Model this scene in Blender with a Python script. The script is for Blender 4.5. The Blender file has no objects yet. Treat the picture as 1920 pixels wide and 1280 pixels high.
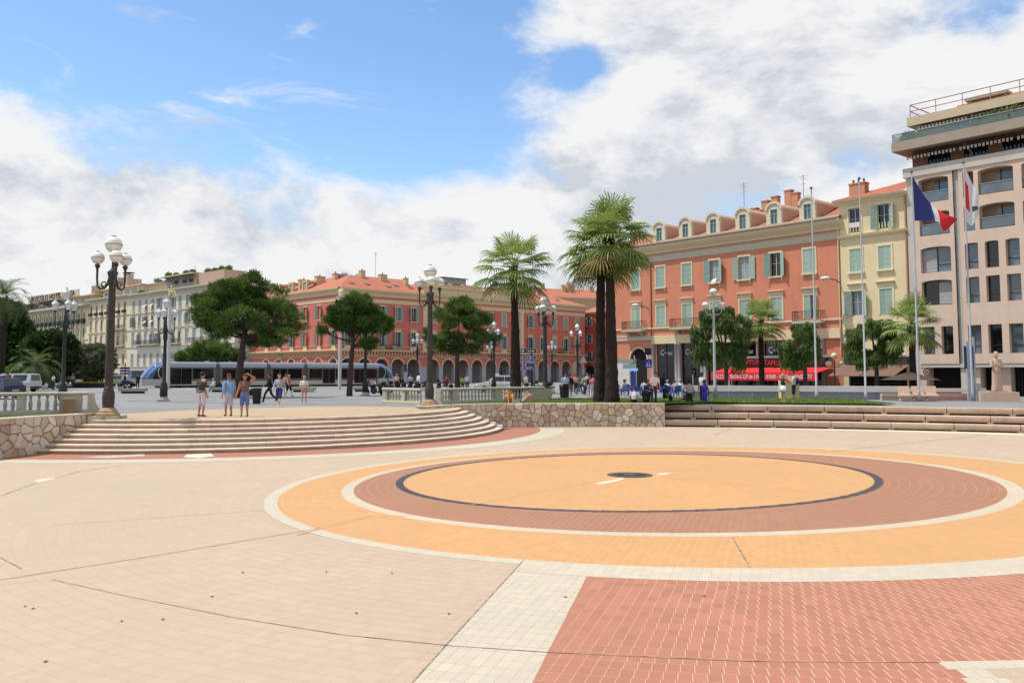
import bpy, bmesh, math, random
import numpy as np
from mathutils import Matrix, Vector
random.seed(7); RNG = np.random.default_rng(11)
R = math.radians; PI = math.pi
scene = bpy.context.scene
COL = scene.collection
# ------------------------------------------------------------------ camera
F, PXC, PYC, EYE = 1650.0, 960.0, 575.0, 2.95        # focal length and principal point for a 1920 x 1280 frame
TH = math.atan((700 - PYC) / F)
cam = bpy.data.cameras.new('camera'); camo = bpy.data.objects.new('camera', cam); COL.objects.link(camo)
cam.sensor_width = 36; cam.lens = F / 1920 * 36; cam.shift_y = -(640 - PYC) / 1920
cam.clip_start = .1; cam.clip_end = 6000
camo.location = (0, 0, EYE); camo.rotation_euler = (PI / 2 + TH, 0, 0)
scene.camera = camo
# ------------------------------------------------------------------ sky
SUN_AZ = math.atan2(-.995, .03); SUN_EL = R(65)
w = bpy.data.worlds.new('World'); scene.world = w; w.use_nodes = True
def build_world():
    nt = w.node_tree; N = nt.nodes; L = nt.links; N.clear()
    def node(t, **k):
        n = N.new(t)
        for a, b in k.items(): setattr(n, a, b)
        return n
    def val(s, v):
        if isinstance(v, (int, float)): s.default_value = v
        elif isinstance(v, tuple): s.default_value = v
        else: L.new(v, s)
    def m(op, a, b=0.0, c=None, clamp=False):
        n = node('ShaderNodeMath', operation=op, use_clamp=clamp); val(n.inputs[0], a); val(n.inputs[1], b)
        if c is not None: val(n.inputs[2], c)
        return n.outputs[0]
    out = node('ShaderNodeOutputWorld')
    sky = node('ShaderNodeTexSky', sky_type='NISHITA'); sky.sun_disc = False
    sky.sun_elevation = SUN_EL; sky.sun_rotation = SUN_AZ; sky.air_density = 1.0; sky.dust_density = .35; sky.ozone_density = 2.2
    bg = node('ShaderNodeBackground'); bg.inputs[1].default_value = .15
    hs = node('ShaderNodeHueSaturation'); hs.inputs['Saturation'].default_value = 1.1; hs.inputs['Value'].default_value = 1.22
    L.new(sky.outputs[0], hs.inputs['Color']); L.new(hs.outputs[0], bg.inputs[0])
    tc = node('ShaderNodeTexCoord'); sep = node('ShaderNodeSeparateXYZ'); L.new(tc.outputs['Generated'], sep.inputs[0])
    x, y, z = sep.outputs
    az = m('ARCTAN2', x, y); el = m('ARCSINE', z)
    def blob(a0, e0, sa, se, amp):       # a thinner or thicker stretch of cloud: azimuth, elevation, spreads in degrees
        da = m('DIVIDE', m('SUBTRACT', az, R(a0)), R(sa)); de = m('DIVIDE', m('SUBTRACT', el, R(e0)), R(se))
        q = m('ADD', m('MULTIPLY', da, da), m('MULTIPLY', de, de))
        return m('MULTIPLY', m('POWER', 2.718, m('MULTIPLY', q, -1.0)), amp)
    # cloud banks: plain directions, a little flattened
    cb = node('ShaderNodeCombineXYZ'); val(cb.inputs[0], m('MULTIPLY', x, 2.5)); val(cb.inputs[1], m('MULTIPLY', y, 2.5)); val(cb.inputs[2], m('MULTIPLY', z, 4.4))
    def noise(vec, scale, detail, rough, dist=0.0):
        n = node('ShaderNodeTexNoise'); n.noise_dimensions = '3D'
        L.new(vec, n.inputs['Vector']); n.inputs['Scale'].default_value = scale; n.inputs['Detail'].default_value = detail
        n.inputs['Roughness'].default_value = rough; n.inputs['Distortion'].default_value = dist
        return n.outputs['Fac']
    def shifted(dx, dy, dz):
        a = node('ShaderNodeVectorMath', operation='ADD'); L.new(cb.outputs[0], a.inputs[0]); a.inputs[1].default_value = (dx, dy, dz); return a.outputs[0]
    base = shifted(3.1, 1.7, 0)
    n1 = noise(base, 1.75, 10, .6, .2)
    n0 = noise(shifted(7.7, 4.2, 2), .7, 2, .5)
    dens = m('ADD', m('MULTIPLY', n1, 1.15), m('MULTIPLY', n0, .5))
    for b in [(-20, 20.5, 12, 6.4, -.64), (-30, 22, 6, 5, -.35), (-8, 16, 6.5, 4.0, -.46), (-4, 23, 5, 3.2, -.12), (4.5, 19.5, 2.2, 2.0, -.16), (24, 23.5, 4, 1.6, -.3), (-27, 9, 12, 7, .16), (16, 14, 14, 9, .14),
              (-5, 4, 30, 6, .2), (1, 11, 5, 3, .05)]:
        dens = m('ADD', dens, blob(*b))
    cov = node('ShaderNodeMapRange'); cov.interpolation_type = 'SMOOTHSTEP'
    val(cov.inputs[0], dens); cov.inputs[1].default_value = .62; cov.inputs[2].default_value = .85
    # thin wisps in the clear part
    cw = node('ShaderNodeCombineXYZ'); val(cw.inputs[0], m('ADD', m('MULTIPLY', x, 5.0), m('MULTIPLY', z, 3.0))); val(cw.inputs[1], m('MULTIPLY', y, 3.0)); val(cw.inputs[2], m('MULTIPLY', z, 15.0))
    wn = noise(cw.outputs[0], 1.3, 8, .62, .6); wf = node('ShaderNodeMapRange'); wf.interpolation_type = 'SMOOTHSTEP'; val(wf.inputs[0], m('ADD', wn, m('MULTIPLY', m('SUBTRACT', n0, .5), .5))); wf.inputs[1].default_value = .57; wf.inputs[2].default_value = .8; wf.inputs[4].default_value = .8
    # lit tops and greyer undersides
    n2 = noise(shifted(3.06, 1.75, .13), 1.75, 8, .58, .2)
    lit = m('MULTIPLY', m('SUBTRACT', n1, n2), 2.5)
    soft = noise(shifted(1.3, 9.2, 4), .95, 4, .5)
    thick = node('ShaderNodeMapRange'); val(thick.inputs[0], dens); thick.inputs[1].default_value = .75; thick.inputs[2].default_value = 1.35
    sh = m('ADD', m('ADD', .9, lit), m('MULTIPLY', m('SUBTRACT', soft, .5), .42))
    sh = m('SUBTRACT', sh, m('MULTIPLY', thick.outputs[0], .10))
    sh = m('MINIMUM', m('MAXIMUM', sh, .62), 1.0)
    ramp = node('ShaderNodeValToRGB'); L.new(sh, ramp.inputs[0])
    ramp.color_ramp.elements[0].position = .5; ramp.color_ramp.elements[0].color = (.53, .58, .66, 1)
    ramp.color_ramp.elements[1].position = .93; ramp.color_ramp.elements[1].color = (.97, .975, .98, 1)
    e = ramp.color_ramp.elements.new(.74); e.color = (.80, .83, .88, 1)
    bc = node('ShaderNodeBackground'); L.new(ramp.outputs[0], bc.inputs[0]); bc.inputs[1].default_value = .86
    mix = node('ShaderNodeMixShader'); val(mix.inputs[0], m('MAXIMUM', cov.outputs[0], wf.outputs[0])); L.new(bg.outputs[0], mix.inputs[1]); L.new(bc.outputs[0], mix.inputs[2])
    L.new(mix.outputs[0], out.inputs[0])
build_world()
w.cycles.sampling_method = 'MANUAL'; w.cycles.sample_map_resolution = 512
# ------------------------------------------------------------------ sun
sl = bpy.data.lights.new('sun', 'SUN'); sl.energy = 4.6; sl.angle = R(.53); sl.color = (1, .955, .88)
so = bpy.data.objects.new('sun', sl); COL.objects.link(so)
sd = Vector((math.sin(SUN_AZ) * math.cos(SUN_EL), math.cos(SUN_AZ) * math.cos(SUN_EL), math.sin(SUN_EL)))
so.rotation_euler = (-sd).to_track_quat('-Z', 'Y').to_euler(); so.location = (-40, 20, 60)
vs = scene.view_settings; vs.view_transform = 'Standard'; vs.look = 'None'; vs.exposure = 0.12; vs.gamma = 1; vs.use_curve_mapping = False
scene.cycles.max_bounces = 6; scene.cycles.diffuse_bounces = 3; scene.cycles.glossy_bounces = 3; scene.cycles.transparent_max_bounces = 6
scene.cycles.caustics_reflective = False; scene.cycles.caustics_refractive = False
scene.cycles.use_denoising = True

# ------------------------------------------------------------------ helpers
def ray(x, y):
    u = (x - PXC) / F; v = -(y - PYC) / F
    return u, math.cos(TH) - v * math.sin(TH), math.sin(TH) + v * math.cos(TH)
def G(x, y, z=0.0):                 # survey: where a level z is met by the sight line of a photograph point
    d = ray(x, y); t = (z - EYE) / d[2]; return Vector((d[0] * t, d[1] * t, z))
def AT(x, y, Y):                    # survey: the point at distance Y on that sight line
    d = ray(x, y); t = Y / d[1]; return Vector((d[0] * t, Y, EYE + d[2] * t))
UP = 1.15                            # level of the upper square
LAWN = 1.24
def lin(c):
    if isinstance(c, str): c = tuple(int(c[i:i + 2], 16) / 255 for i in (0, 2, 4)); c = tuple(v / 12.92 if v <= .04045 else ((v + .055) / 1.055) ** 2.4 for v in c)
    return (c[0], c[1], c[2], 1.0)
MATS = {}
class NT:
    def __init__(s, name):
        s.mat = bpy.data.materials.new(name); s.mat.use_nodes = True; s.nt = s.mat.node_tree; s.N = s.nt.nodes; s.L = s.nt.links
        s.bsdf = s.N['Principled BSDF']
    def node(s, t, **k):
        n = s.N.new(t)
        for a, b in k.items(): setattr(n, a, b)
        return n
    def val(s, sock, v):
        if isinstance(v, (int, float, tuple)): sock.default_value = v
        else: s.L.new(v, sock)
    def m(s, op, a, b=0.0, c=None, clamp=False):
        n = s.node('ShaderNodeMath', operation=op, use_clamp=clamp); s.val(n.inputs[0], a); s.val(n.inputs[1], b)
        if c is not None: s.val(n.inputs[2], c)
        return n.outputs[0]
    def mix(s, fac, a, b, blend='MIX'):
        n = s.node('ShaderNodeMix', data_type='RGBA', blend_type=blend); s.val(n.inputs[0], fac); s.val(n.inputs[6], a); s.val(n.inputs[7], b); return n.outputs[2]
    def noise(s, vec, scale, detail=4, rough=.55, dist=0):
        n = s.node('ShaderNodeTexNoise'); 
        if vec is not None: s.L.new(vec, n.inputs['Vector'])
        n.inputs['Scale'].default_value = scale; n.inputs['Detail'].default_value = detail; n.inputs['Roughness'].default_value = rough; n.inputs['Distortion'].default_value = dist
        return n.outputs['Fac']
    def rng(s, v, a, b, c, d, smooth=False):
        n = s.node('ShaderNodeMapRange'); s.val(n.inputs[0], v)
        if smooth: n.interpolation_type = 'SMOOTHSTEP'
        for i, q in enumerate((a, b, c, d)): n.inputs[i + 1].default_value = q
        return n.outputs[0]
    def bump(s, h, strength=.3, dist=.02):
        n = s.node('ShaderNodeBump'); n.inputs['Strength'].default_value = strength; n.inputs['Distance'].default_value = dist; s.L.new(h, n.inputs['Height']); s.L.new(n.outputs[0], s.bsdf.inputs['Normal'])
def scale(c, k): return tuple(min(1, v * k) for v in c[:3]) + (1.0,)
def mat(name, col, rough=.8, var=.14, sc=2.5, bump=0.0, metal=0.0, spec=.3, fine=14.0, stain=0.0, rnd=0.0, coat=0.0):
    if name in MATS: return MATS[name]
    t = NT(name); c = lin(col)
    tc = t.node('ShaderNodeTexCoord').outputs['Object']
    n1 = t.noise(tc, sc, 5, .6); n2 = t.noise(tc, fine, 3, .6)
    f = t.rng(t.m('ADD', t.m('MULTIPLY', n1, .65), t.m('MULTIPLY', n2, .35)), .3, .7, 0, 1)
    colr = t.mix(f, scale(c, 1 - var), scale(c, 1 + var))
    if stain:
        mp = t.node('ShaderNodeMapping'); t.L.new(tc, mp.inputs[0]); mp.inputs['Scale'].default_value = (1.6, 1.6, .22)
        st = t.rng(t.noise(mp.outputs[0], 1.3, 6, .7), .48, .75, 0, stain, True)
        colr = t.mix(st, colr, scale(c, .45))
    if rnd:
        oi = t.node('ShaderNodeObjectInfo').outputs['Random']
        hs = t.node('ShaderNodeHueSaturation'); t.L.new(t.rng(oi, 0, 1, 1 - rnd, 1 + rnd), hs.inputs['Value']); t.L.new(colr, hs.inputs['Color'])
        t.L.new(t.rng(t.m('FRACT', t.m('MULTIPLY', oi, 7.31)), 0, 1, .5 - rnd * .06, .5 + rnd * .06), hs.inputs['Hue']); colr = hs.outputs[0]
    t.L.new(colr, t.bsdf.inputs['Base Color'])
    t.bsdf.inputs['Roughness'].default_value = rough; t.bsdf.inputs['Metallic'].default_value = metal; t.bsdf.inputs['Specular IOR Level'].default_value = spec
    if coat: t.bsdf.inputs['Coat Weight'].default_value = coat
    if bump: t.bump(n2, bump, .02)
    MATS[name] = t.mat; return t.mat
def glass(name, col, rough=.06, spec=.6):
    if name in MATS: return MATS[name]
    t = NT(name); c = lin(col); tc = t.node('ShaderNodeTexCoord').outputs['Object']
    f = t.noise(tc, .9, 2); t.L.new(t.mix(f, scale(c, .6), scale(c, 1.4)), t.bsdf.inputs['Base Color'])
    t.bsdf.inputs['Roughness'].default_value = rough; t.bsdf.inputs['Specular IOR Level'].default_value = spec
    t.bump(t.noise(tc, .7, 1), .05, .05)
    MATS[name] = t.mat; return t.mat
def leafmat(name, dark, light, trans=.25, rough=.55):
    if name in MATS: return MATS[name]
    t = NT(name); at = t.node('ShaderNodeAttribute'); at.attribute_name = 'tone'
    tc = t.node('ShaderNodeTexCoord').outputs['Object']
    f = t.m('ADD', t.m('MULTIPLY', at.outputs['Fac'], .75), t.m('MULTIPLY', t.noise(tc, 1.4, 3), .3), clamp=True)
    c = t.mix(f, lin(dark), lin(light)); t.L.new(c, t.bsdf.inputs['Base Color'])
    t.bsdf.inputs['Roughness'].default_value = rough; t.bsdf.inputs['Specular IOR Level'].default_value = .3
    tr = t.node('ShaderNodeBsdfTranslucent'); t.L.new(c, tr.inputs[0]); mx = t.node('ShaderNodeMixShader'); mx.inputs[0].default_value = trans
    t.L.new(t.bsdf.outputs[0], mx.inputs[1]); t.L.new(tr.outputs[0], mx.inputs[2]); t.L.new(mx.outputs[0], t.N['Material Output'].inputs[0])
    MATS[name] = t.mat; return t.mat

class MB:
    """collects faces; build() links them as one mesh object"""
    def __init__(s): s.v = []; s.f = []; s.m = []; s.M = None
    def add(s, vs, fs, mi=0):
        o = len(s.v)
        s.v += [tuple(s.M @ Vector(p)) for p in vs] if s.M is not None else [tuple(p) for p in vs]
        s.f += [tuple(i + o for i in q) for q in fs]; s.m += [mi] * len(fs); return s
    def box(s, x0, x1, y0, y1, z0, z1, mi=0):
        return s.add([(x0, y0, z0), (x1, y0, z0), (x1, y1, z0), (x0, y1, z0), (x0, y0, z1), (x1, y0, z1), (x1, y1, z1), (x0, y1, z1)],
                     [(0, 3, 2, 1), (4, 5, 6, 7), (0, 1, 5, 4), (1, 2, 6, 5), (2, 3, 7, 6), (3, 0, 4, 7)], mi)
    def quad(s, a, b, c, d, mi=0): return s.add([a, b, c, d], [(0, 1, 2, 3)], mi)
    def poly(s, pts, mi=0): return s.add(pts, [tuple(range(len(pts)))], mi)
    def prism(s, pts, z0, z1, mi=0, bottom=True):       # pts counter-clockwise in plan
        n = len(pts); vs = [(p[0], p[1], z0) for p in pts] + [(p[0], p[1], z1) for p in pts]
        fs = [tuple(range(n, 2 * n))] + [(i, (i + 1) % n, n + (i + 1) % n, n + i) for i in range(n)]
        if bottom: fs.append(tuple(range(n - 1, -1, -1)))
        return s.add(vs, fs, mi)
    def xprism(s, pts, x0, x1, mi=0):                   # profile in (y, z), extruded along x
        n = len(pts); vs = [(x0, p[0], p[1]) for p in pts] + [(x1, p[0], p[1]) for p in pts]
        return s.add(vs, [tuple(range(n - 1, -1, -1)), tuple(range(n, 2 * n))] + [(i, (i + 1) % n, n + (i + 1) % n, n + i) for i in range(n)], mi)
    def yprism(s, pts, y0, y1, mi=0):                   # profile in (x, z), extruded along y
        n = len(pts); vs = [(p[0], y0, p[1]) for p in pts] + [(p[0], y1, p[1]) for p in pts]
        return s.add(vs, [tuple(range(n)), tuple(range(2 * n - 1, n - 1, -1))] + [((i + 1) % n, i, n + i, n + (i + 1) % n) for i in range(n)], mi)
    def loft(s, rings, mi=0, caps=True, close=True):
        n = len(rings[0]); vs = [p for r in rings for p in r]; fs = []
        for k in range(len(rings) - 1):
            for i in range(n if close else n - 1):
                j = (i + 1) % n; fs.append((k * n + i, k * n + j, (k + 1) * n + j, (k + 1) * n + i))
        if caps: fs += [tuple(range(n - 1, -1, -1)), tuple(range((len(rings) - 1) * n, len(rings) * n))]
        return s.add(vs, fs, mi)
    def lathe(s, prof, n=12, c=(0, 0, 0), mi=0):
        return s.loft([[(c[0] + r * math.cos(2 * PI * i / n), c[1] + r * math.sin(2 * PI * i / n), c[2] + z) for i in range(n)] for r, z in prof], mi)
    def tube(s, pts, rad, n=8, mi=0, caps=True):
        pts = [Vector(p) for p in pts]; k = len(pts)
        if isinstance(rad, (int, float)): rad = [rad] * k
        rings = []; ref = None
        for i, p in enumerate(pts):
            d = (pts[min(i + 1, k - 1)] - pts[max(i - 1, 0)]).normalized()
            if ref is None: ref = Vector((0, 0, 1)) if abs(d.z) < .9 else Vector((1, 0, 0))
            a = (ref - d * ref.dot(d)).normalized(); ref = a; b = d.cross(a)
            rings.append([p + (a * math.cos(2 * PI * j / n) + b * math.sin(2 * PI * j / n)) * rad[i] for j in range(n)])
        return s.loft(rings, mi, caps)
    def ball(s, c, r, n=12, k=8, mi=0, sc=(1, 1, 1)):
        return s.loft([[(c[0] + sc[0] * r * math.sin(PI * (j + .02) / (k + .04)) * math.cos(2 * PI * i / n), c[1] + sc[1] * r * math.sin(PI * (j + .02) / (k + .04)) * math.sin(2 * PI * i / n),
                         c[2] - sc[2] * r * math.cos(PI * (j + .02) / (k + .04))) for i in range(n)] for j in range(k + 1)], mi)
    def mesh(s, name, mats, smooth=False):
        me = bpy.data.meshes.new(name); me.from_pydata(s.v, [], s.f)
        for q in (mats if isinstance(mats, (list, tuple)) else [mats]): me.materials.append(q)
        if any(s.m): me.polygons.foreach_set('material_index', s.m)
        if smooth: me.polygons.foreach_set('use_smooth', [True] * len(me.polygons))
        me.update(); return me
    def build(s, name, mats, parent=None, smooth=False, loc=None, rz=0):
        return link(name, s.mesh(name, mats, smooth), parent, loc, rz)
def link(name, me, parent=None, loc=None, rz=0):
    o = bpy.data.objects.new(name, me); COL.objects.link(o)
    if parent is not None: o.parent = parent
    if loc is not None: o.location = loc
    if rz: o.rotation_euler = (0, 0, rz)
    return o
def auto_smooth(o, ang=40):
    me = o.data; me.polygons.foreach_set('use_smooth', [True] * len(me.polygons))
    bm = bmesh.new(); bm.from_mesh(me)
    for e in bm.edges:
        if len(e.link_faces) == 2 and e.calc_face_angle(0) > R(ang): e.smooth = False
    bm.to_mesh(me); bm.free(); return o
def tag(o, label, cat, group=None):
    o['label'] = label; o['category'] = cat
    if group: o['group'] = group
    return o
def thing(name, label, cat, loc=(0, 0, 0), rz=0, group=None):
    o = bpy.data.objects.new(name, None); COL.objects.link(o); o.location = loc; o.rotation_euler = (0, 0, rz); o.empty_display_size = .3
    return tag(o, label, cat, group)
def struct(o, kind='structure'): o['kind'] = kind; return o
CH = {}
def dup(root, loc, rz=0, label=None, group=None, sc=None):
    """a copy of a thing with copies of its parts and sub-parts (mesh data shared)"""
    kids = {}
    for o in COL.objects:
        if o.parent is not None: kids.setdefault(o.parent.name, []).append(o)
    r = root.copy(); COL.objects.link(r); r.location = loc; r.rotation_euler = (0, 0, rz)
    if label: r['label'] = label
    if group: r['group'] = group
    if sc: r.scale = (sc, sc, sc) if isinstance(sc, (int, float)) else sc
    for ch in kids.get(root.name, []):
        c = ch.copy(); COL.objects.link(c); c.parent = r
        for g in kids.get(ch.name, []):
            d = g.copy(); COL.objects.link(d); d.parent = c
    return r
def npmesh(name, V, Q, mats, tone=None, smooth=False, midx=None):
    """fast mesh from numpy arrays of vertices and quads"""
    me = bpy.data.meshes.new(name); nq, k = Q.shape
    me.vertices.add(len(V)); me.vertices.foreach_set('co', np.ascontiguousarray(V, dtype=np.float32).ravel())
    me.loops.add(nq * k); me.loops.foreach_set('vertex_index', np.ascontiguousarray(Q, dtype=np.int32).ravel())
    me.polygons.add(nq); me.polygons.foreach_set('loop_start', np.arange(0, nq * k, k, dtype=np.int32)); me.polygons.foreach_set('loop_total', np.full(nq, k, dtype=np.int32))
    for q in (mats if isinstance(mats, (list, tuple)) else [mats]): me.materials.append(q)
    if midx is not None: me.polygons.foreach_set('material_index', np.ascontiguousarray(midx, dtype=np.int32))
    me.polygons.foreach_set('use_smooth', np.full(nq, smooth, dtype=bool))
    if tone is not None:
        a = me.attributes.new('tone', 'FLOAT', 'FACE'); a.data.foreach_set('value', np.ascontiguousarray(tone, dtype=np.float32))
    me.update(calc_edges=True); return me
def text(body, size, mt, parent, loc, rot, depth=.01, name='lettering', align='CENTER', sx=1.0):
    c = bpy.data.curves.new(name, 'FONT'); c.body = body; c.size = size; c.extrude = depth; c.align_x = align; c.align_y = 'CENTER'; c.resolution_u = 2
    t = bpy.data.objects.new('tmp', c); COL.objects.link(t)
    dg = bpy.context.evaluated_depsgraph_get(); me = bpy.data.meshes.new_from_object(t.evaluated_get(dg)); bpy.data.objects.remove(t); bpy.data.curves.remove(c)
    me.materials.clear(); me.materials.append(mt)
    o = link(name, me, parent, loc); o.rotation_euler = rot; o.scale = (sx, 1, 1); return o
# ================================================================== the lower square and its paving
KW = .00678
def W(X, Y): q = 1 / (1 - KW * X); return X * q, Y * q
BH, BW = .24, .14                                      # paving brick: radial length, width
C0, C1, C2, C3 = (3.37, 25.26), (3.75, 24.85), (4.45, 24.1), (4.8, 23.9)
BEIGE, RED, CREAM, ORANGE, REDB = 'ab9985', 'a06d59', 'b3aa99', 'b58b60', '936953'
def grime(t, ge, b, c):
    """old stains, scuffs and gum spots"""
    b = t.mix(t.rng(t.noise(ge, .16, 3, .5), .35, .65, 0, .5), b, scale(c, .9)); b = t.mix(t.rng(t.noise(ge, .35, 6, .65), .35, .7, 0, .55), b, scale(c, .88))
    b = t.mix(t.rng(t.noise(ge, 1.3, 7, .72, .4), .55, .8, 0, .5, True), b, scale(c, .78))
    b = t.mix(t.rng(t.noise(ge, .9, 7, .75, 1.2), .6, .78, 0, .4, True), b, scale(c, 1.16))
    vo = t.node('ShaderNodeTexVoronoi'); vo.inputs['Scale'].default_value = 1.7; t.L.new(ge, vo.inputs['Vector'])
    sp = t.node('ShaderNodeSeparateColor'); t.L.new(vo.outputs['Color'], sp.inputs[0])
    b = t.mix(t.m('MULTIPLY', t.m('LESS_THAN', vo.outputs['Distance'], t.m('MULTIPLY', sp.outputs[0], .045)), t.m('MULTIPLY', sp.outputs[1], .4)), b, scale(c, .4))
    return b
def paving(name, col, cen, jcol, jw=.012, jamt=.6, var=.07, warp=True):
    if name in MATS: return MATS[name]
    t = NT(name); c = lin(col)
    ge = t.node('ShaderNodeNewGeometry'); sp = t.node('ShaderNodeSeparateXYZ'); t.L.new(ge.outputs['Position'], sp.inputs[0]); x, y = sp.outputs[0], sp.outputs[1]
    d = t.m('ADD', 1.0, t.m('MULTIPLY', x, KW if warp else 0.0)); X = t.m('SUBTRACT', t.m('DIVIDE', x, d), cen[0]); Y = t.m('SUBTRACT', t.m('DIVIDE', y, d), cen[1])
    r = t.m('SQRT', t.m('ADD', t.m('MULTIPLY', X, X), t.m('MULTIPLY', Y, Y))); a = t.m('ARCTAN2', X, t.m('MULTIPLY', Y, -1.0))
    rr = t.m('DIVIDE', r, BH); row = t.m('FLOOR', rr); fr = t.m('FRACT', rr)
    u = t.m('ADD', t.m('DIVIDE', t.m('MULTIPLY', a, t.m('MULTIPLY', t.m('ADD', row, .5), BH)), BW), t.m('MULTIPLY', t.m('MODULO', row, 2.0), .5))
    fu = t.m('FRACT', u); colm = t.m('FLOOR', u)
    jr = t.m('LESS_THAN', fr, jw / BH); ju = t.m('LESS_THAN', fu, jw / BW); j = t.m('MULTIPLY', t.m('MAXIMUM', jr, ju), jamt)
    cv = t.node('ShaderNodeCombineXYZ'); t.L.new(row, cv.inputs[0]); t.L.new(colm, cv.inputs[1])
    wn = t.node('ShaderNodeTexWhiteNoise'); t.L.new(cv.outputs[0], wn.inputs['Vector'])
    base = t.mix(wn.outputs['Value'], scale(c, 1 - var), scale(c, 1 + var))
    base = grime(t, ge.outputs['Position'], base, c)
    base = t.mix(j, base, lin(jcol)); t.L.new(base, t.bsdf.inputs['Base Color'])
    t.bsdf.inputs['Roughness'].default_value = .82; t.bsdf.inputs['Specular IOR Level'].default_value = .25
    t.bump(t.noise(ge.outputs['Position'], 40, 3), .15, .01)
    MATS[name] = t.mat; return t.mat
def brickmat(name, col, var=.1):
    t = NT(name); c = lin(col); ge = t.node('ShaderNodeNewGeometry').outputs['Position']
    at = t.node('ShaderNodeAttribute'); at.attribute_name = 'tone'
    rnd = t.m('FRACT', t.m('ADD', at.outputs['Fac'], t.node('ShaderNodeObjectInfo').outputs['Random']))
    b = t.mix(rnd, scale(c, 1 - var), scale(c, 1 + var))
    b = grime(t, ge, b, c)
    b = t.mix(t.rng(t.noise(ge, 45, 4, .7), .5, .8, 0, .2), b, scale(c, .75))
    t.L.new(b, t.bsdf.inputs['Base Color']); t.bsdf.inputs['Roughness'].default_value = .8; t.bsdf.inputs['Specular IOR Level'].default_value = .25
    t.bump(t.noise(ge, 60, 3), .2, .01); return t.mat
plaza = struct(MB().quad((-160, -60, 0), (160, -60, 0), (160, 52, 0), (-160, 52, 0)).build('plaza_paving', paving('paving_beige', BEIGE, C3, '8d7a66', .006, .5)))
def annulus(name, cen, r0, r1, a0, a1, z, mt, warp=True, n=160):
    b = MB(); ring = []
    for i in range(n + 1):
        a = a0 + (a1 - a0) * i / n
        p = [(cen[0] + r * math.sin(a), cen[1] - r * math.cos(a)) for r in (r0, r1)]
        ring.append([W(*q) if warp else q for q in p])
    for i in range(n): b.quad(*[(q[0], q[1], z) for q in (ring[i][0], ring[i][1], ring[i + 1][1], ring[i + 1][0])])
    return struct(b.build(name, mt, plaza))
def eccentric(name, ca, ra, cb, rb, z, mt, n=200):
    b = MB(); P = []
    for i in range(n + 1):
        a = 2 * PI * i / n; P.append((W(ca[0] + ra * math.sin(a), ca[1] - ra * math.cos(a)), W(cb[0] + rb * math.sin(a), cb[1] - rb * math.cos(a))))
    for i in range(n): b.quad(*[(q[0], q[1], z) for q in (P[i][0], P[i][1], P[i + 1][1], P[i + 1][0])])
    return struct(b.build(name, mt, plaza))
P_OR = paving('paving_orange', ORANGE, C0, 'c2a070', .008, .4); P_RB = paving('paving_red_band', REDB, C1, 'b59a84', .009, .6)
P_WH = paving('paving_white_ring', 'b3a894', C1, '9a8d78', .006, .4); P_CR = paving('paving_cream_ring', CREAM, C3, '8c8475', .008, .6); P_O2 = paving('paving_orange_band', ORANGE, C2, 'c8a672', .008, .5)
eccentric('paving_disc', C0, .02, C0, 6.4, .0045, P_OR)
eccentric('paving_band_red', C0, 6.62, (4.1, 24.52), 8.33, .0045, P_RB)
eccentric('paving_ring_white', (4.1, 24.52), 8.33, (4.12, 24.49), 8.65, .0045, P_WH)
eccentric('paving_band_orange', (4.12, 24.49), 8.65, (4.68, 23.84), 10.6, .0045, P_O2)
A_SP = -R(24.6)                                          # where the pale spoke leaves the ring
def ring_outer(a):                                       # outer radius of the cream ring round C3
    a = (a + PI) % (2 * PI) - PI
    if A_SP < a < R(75): return 11.52
    if a >= R(75): return 10.62
    return 11.04 if a > -R(150) else 10.62
b = MB(); n = 360; prev = None
for i in range(n + 1):
    a = -PI + 2 * PI * i / n
    q = (W(4.68 + 10.6 * math.sin(a), 23.84 - 10.6 * math.cos(a)), W(C3[0] + max(ring_outer(a), 10.75) * math.sin(a), C3[1] - max(ring_outer(a), 10.75) * math.cos(a)))
    if prev: b.quad(*[(p[0], p[1], .0048) for p in (prev[0], prev[1], q[1], q[0])])
    prev = q
struct(b.build('paving_ring_cream', P_CR, plaza))
# the slotted drain: cast gratings laid end to end in a ring
gm = MB()
gm.box(-.25, .25, -.11, -.09, 0, .02).box(-.25, .25, .09, .11, 0, .02)
for i in range(9): gm.box(-.247 + i * .0575, -.215 + i * .0575, -.09, .09, 0, .018)
drain_iron = mat('drain_iron', '5c595c', .6, .2, 6, metal=.3)
gm = gm.mesh('drain_grate', drain_iron)
eccentric('drain_channel', C0, 6.4, C0, 6.62, .003, mat('drain_dark', '26221f', .9))
for i in range(82):
    a = 2 * PI * (i + .5) / 82; p = W(C0[0] + 6.51 * math.sin(a), C0[1] - 6.51 * math.cos(a))
    link('drain_grate', gm, plaza, (p[0], p[1], -.011), a)
mh = MB(); p = W(*C0); mh.M = Matrix.Translation((p[0] - .02, p[1] + .05, .0055))
mh.lathe([(.66, 0), (.66, .012), (.52, .014), (.5, .004), (.2, .004), (.2, .02), (0.001, .024)], 32)
for i in range(12): mh.M = Matrix.Translation((p[0] - .02, p[1] + .05, .0065)) @ Matrix.Rotation(i * PI / 6, 4, 'Z'); mh.box(.2, .52, -.02, .02, 0, .014)
mh.build('drain_cover', mat('cover_iron', '4a4744', .6, .3, 8, metal=.2), plaza)
def patch(name, pts, z, mt): return struct(MB().poly([(q[0], q[1], z) for q in pts]).build(name, mt, plaza))
scuff = mat('pale_mortar_patch', 'bdb3a0', .9, .15, 4)
gp = lambda l, z=0: [G(x, y, z) for x, y in l]
patch('mortar_patch', gp([(1114, 906), (1150, 899), (1165, 895), (1171, 897), (1158, 902), (1125, 908)]), .0062, scuff)
patch('mortar_patch', gp([(1236, 887), (1262, 885.4), (1250, 889), (1230, 891)]), .0062, scuff)
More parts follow.
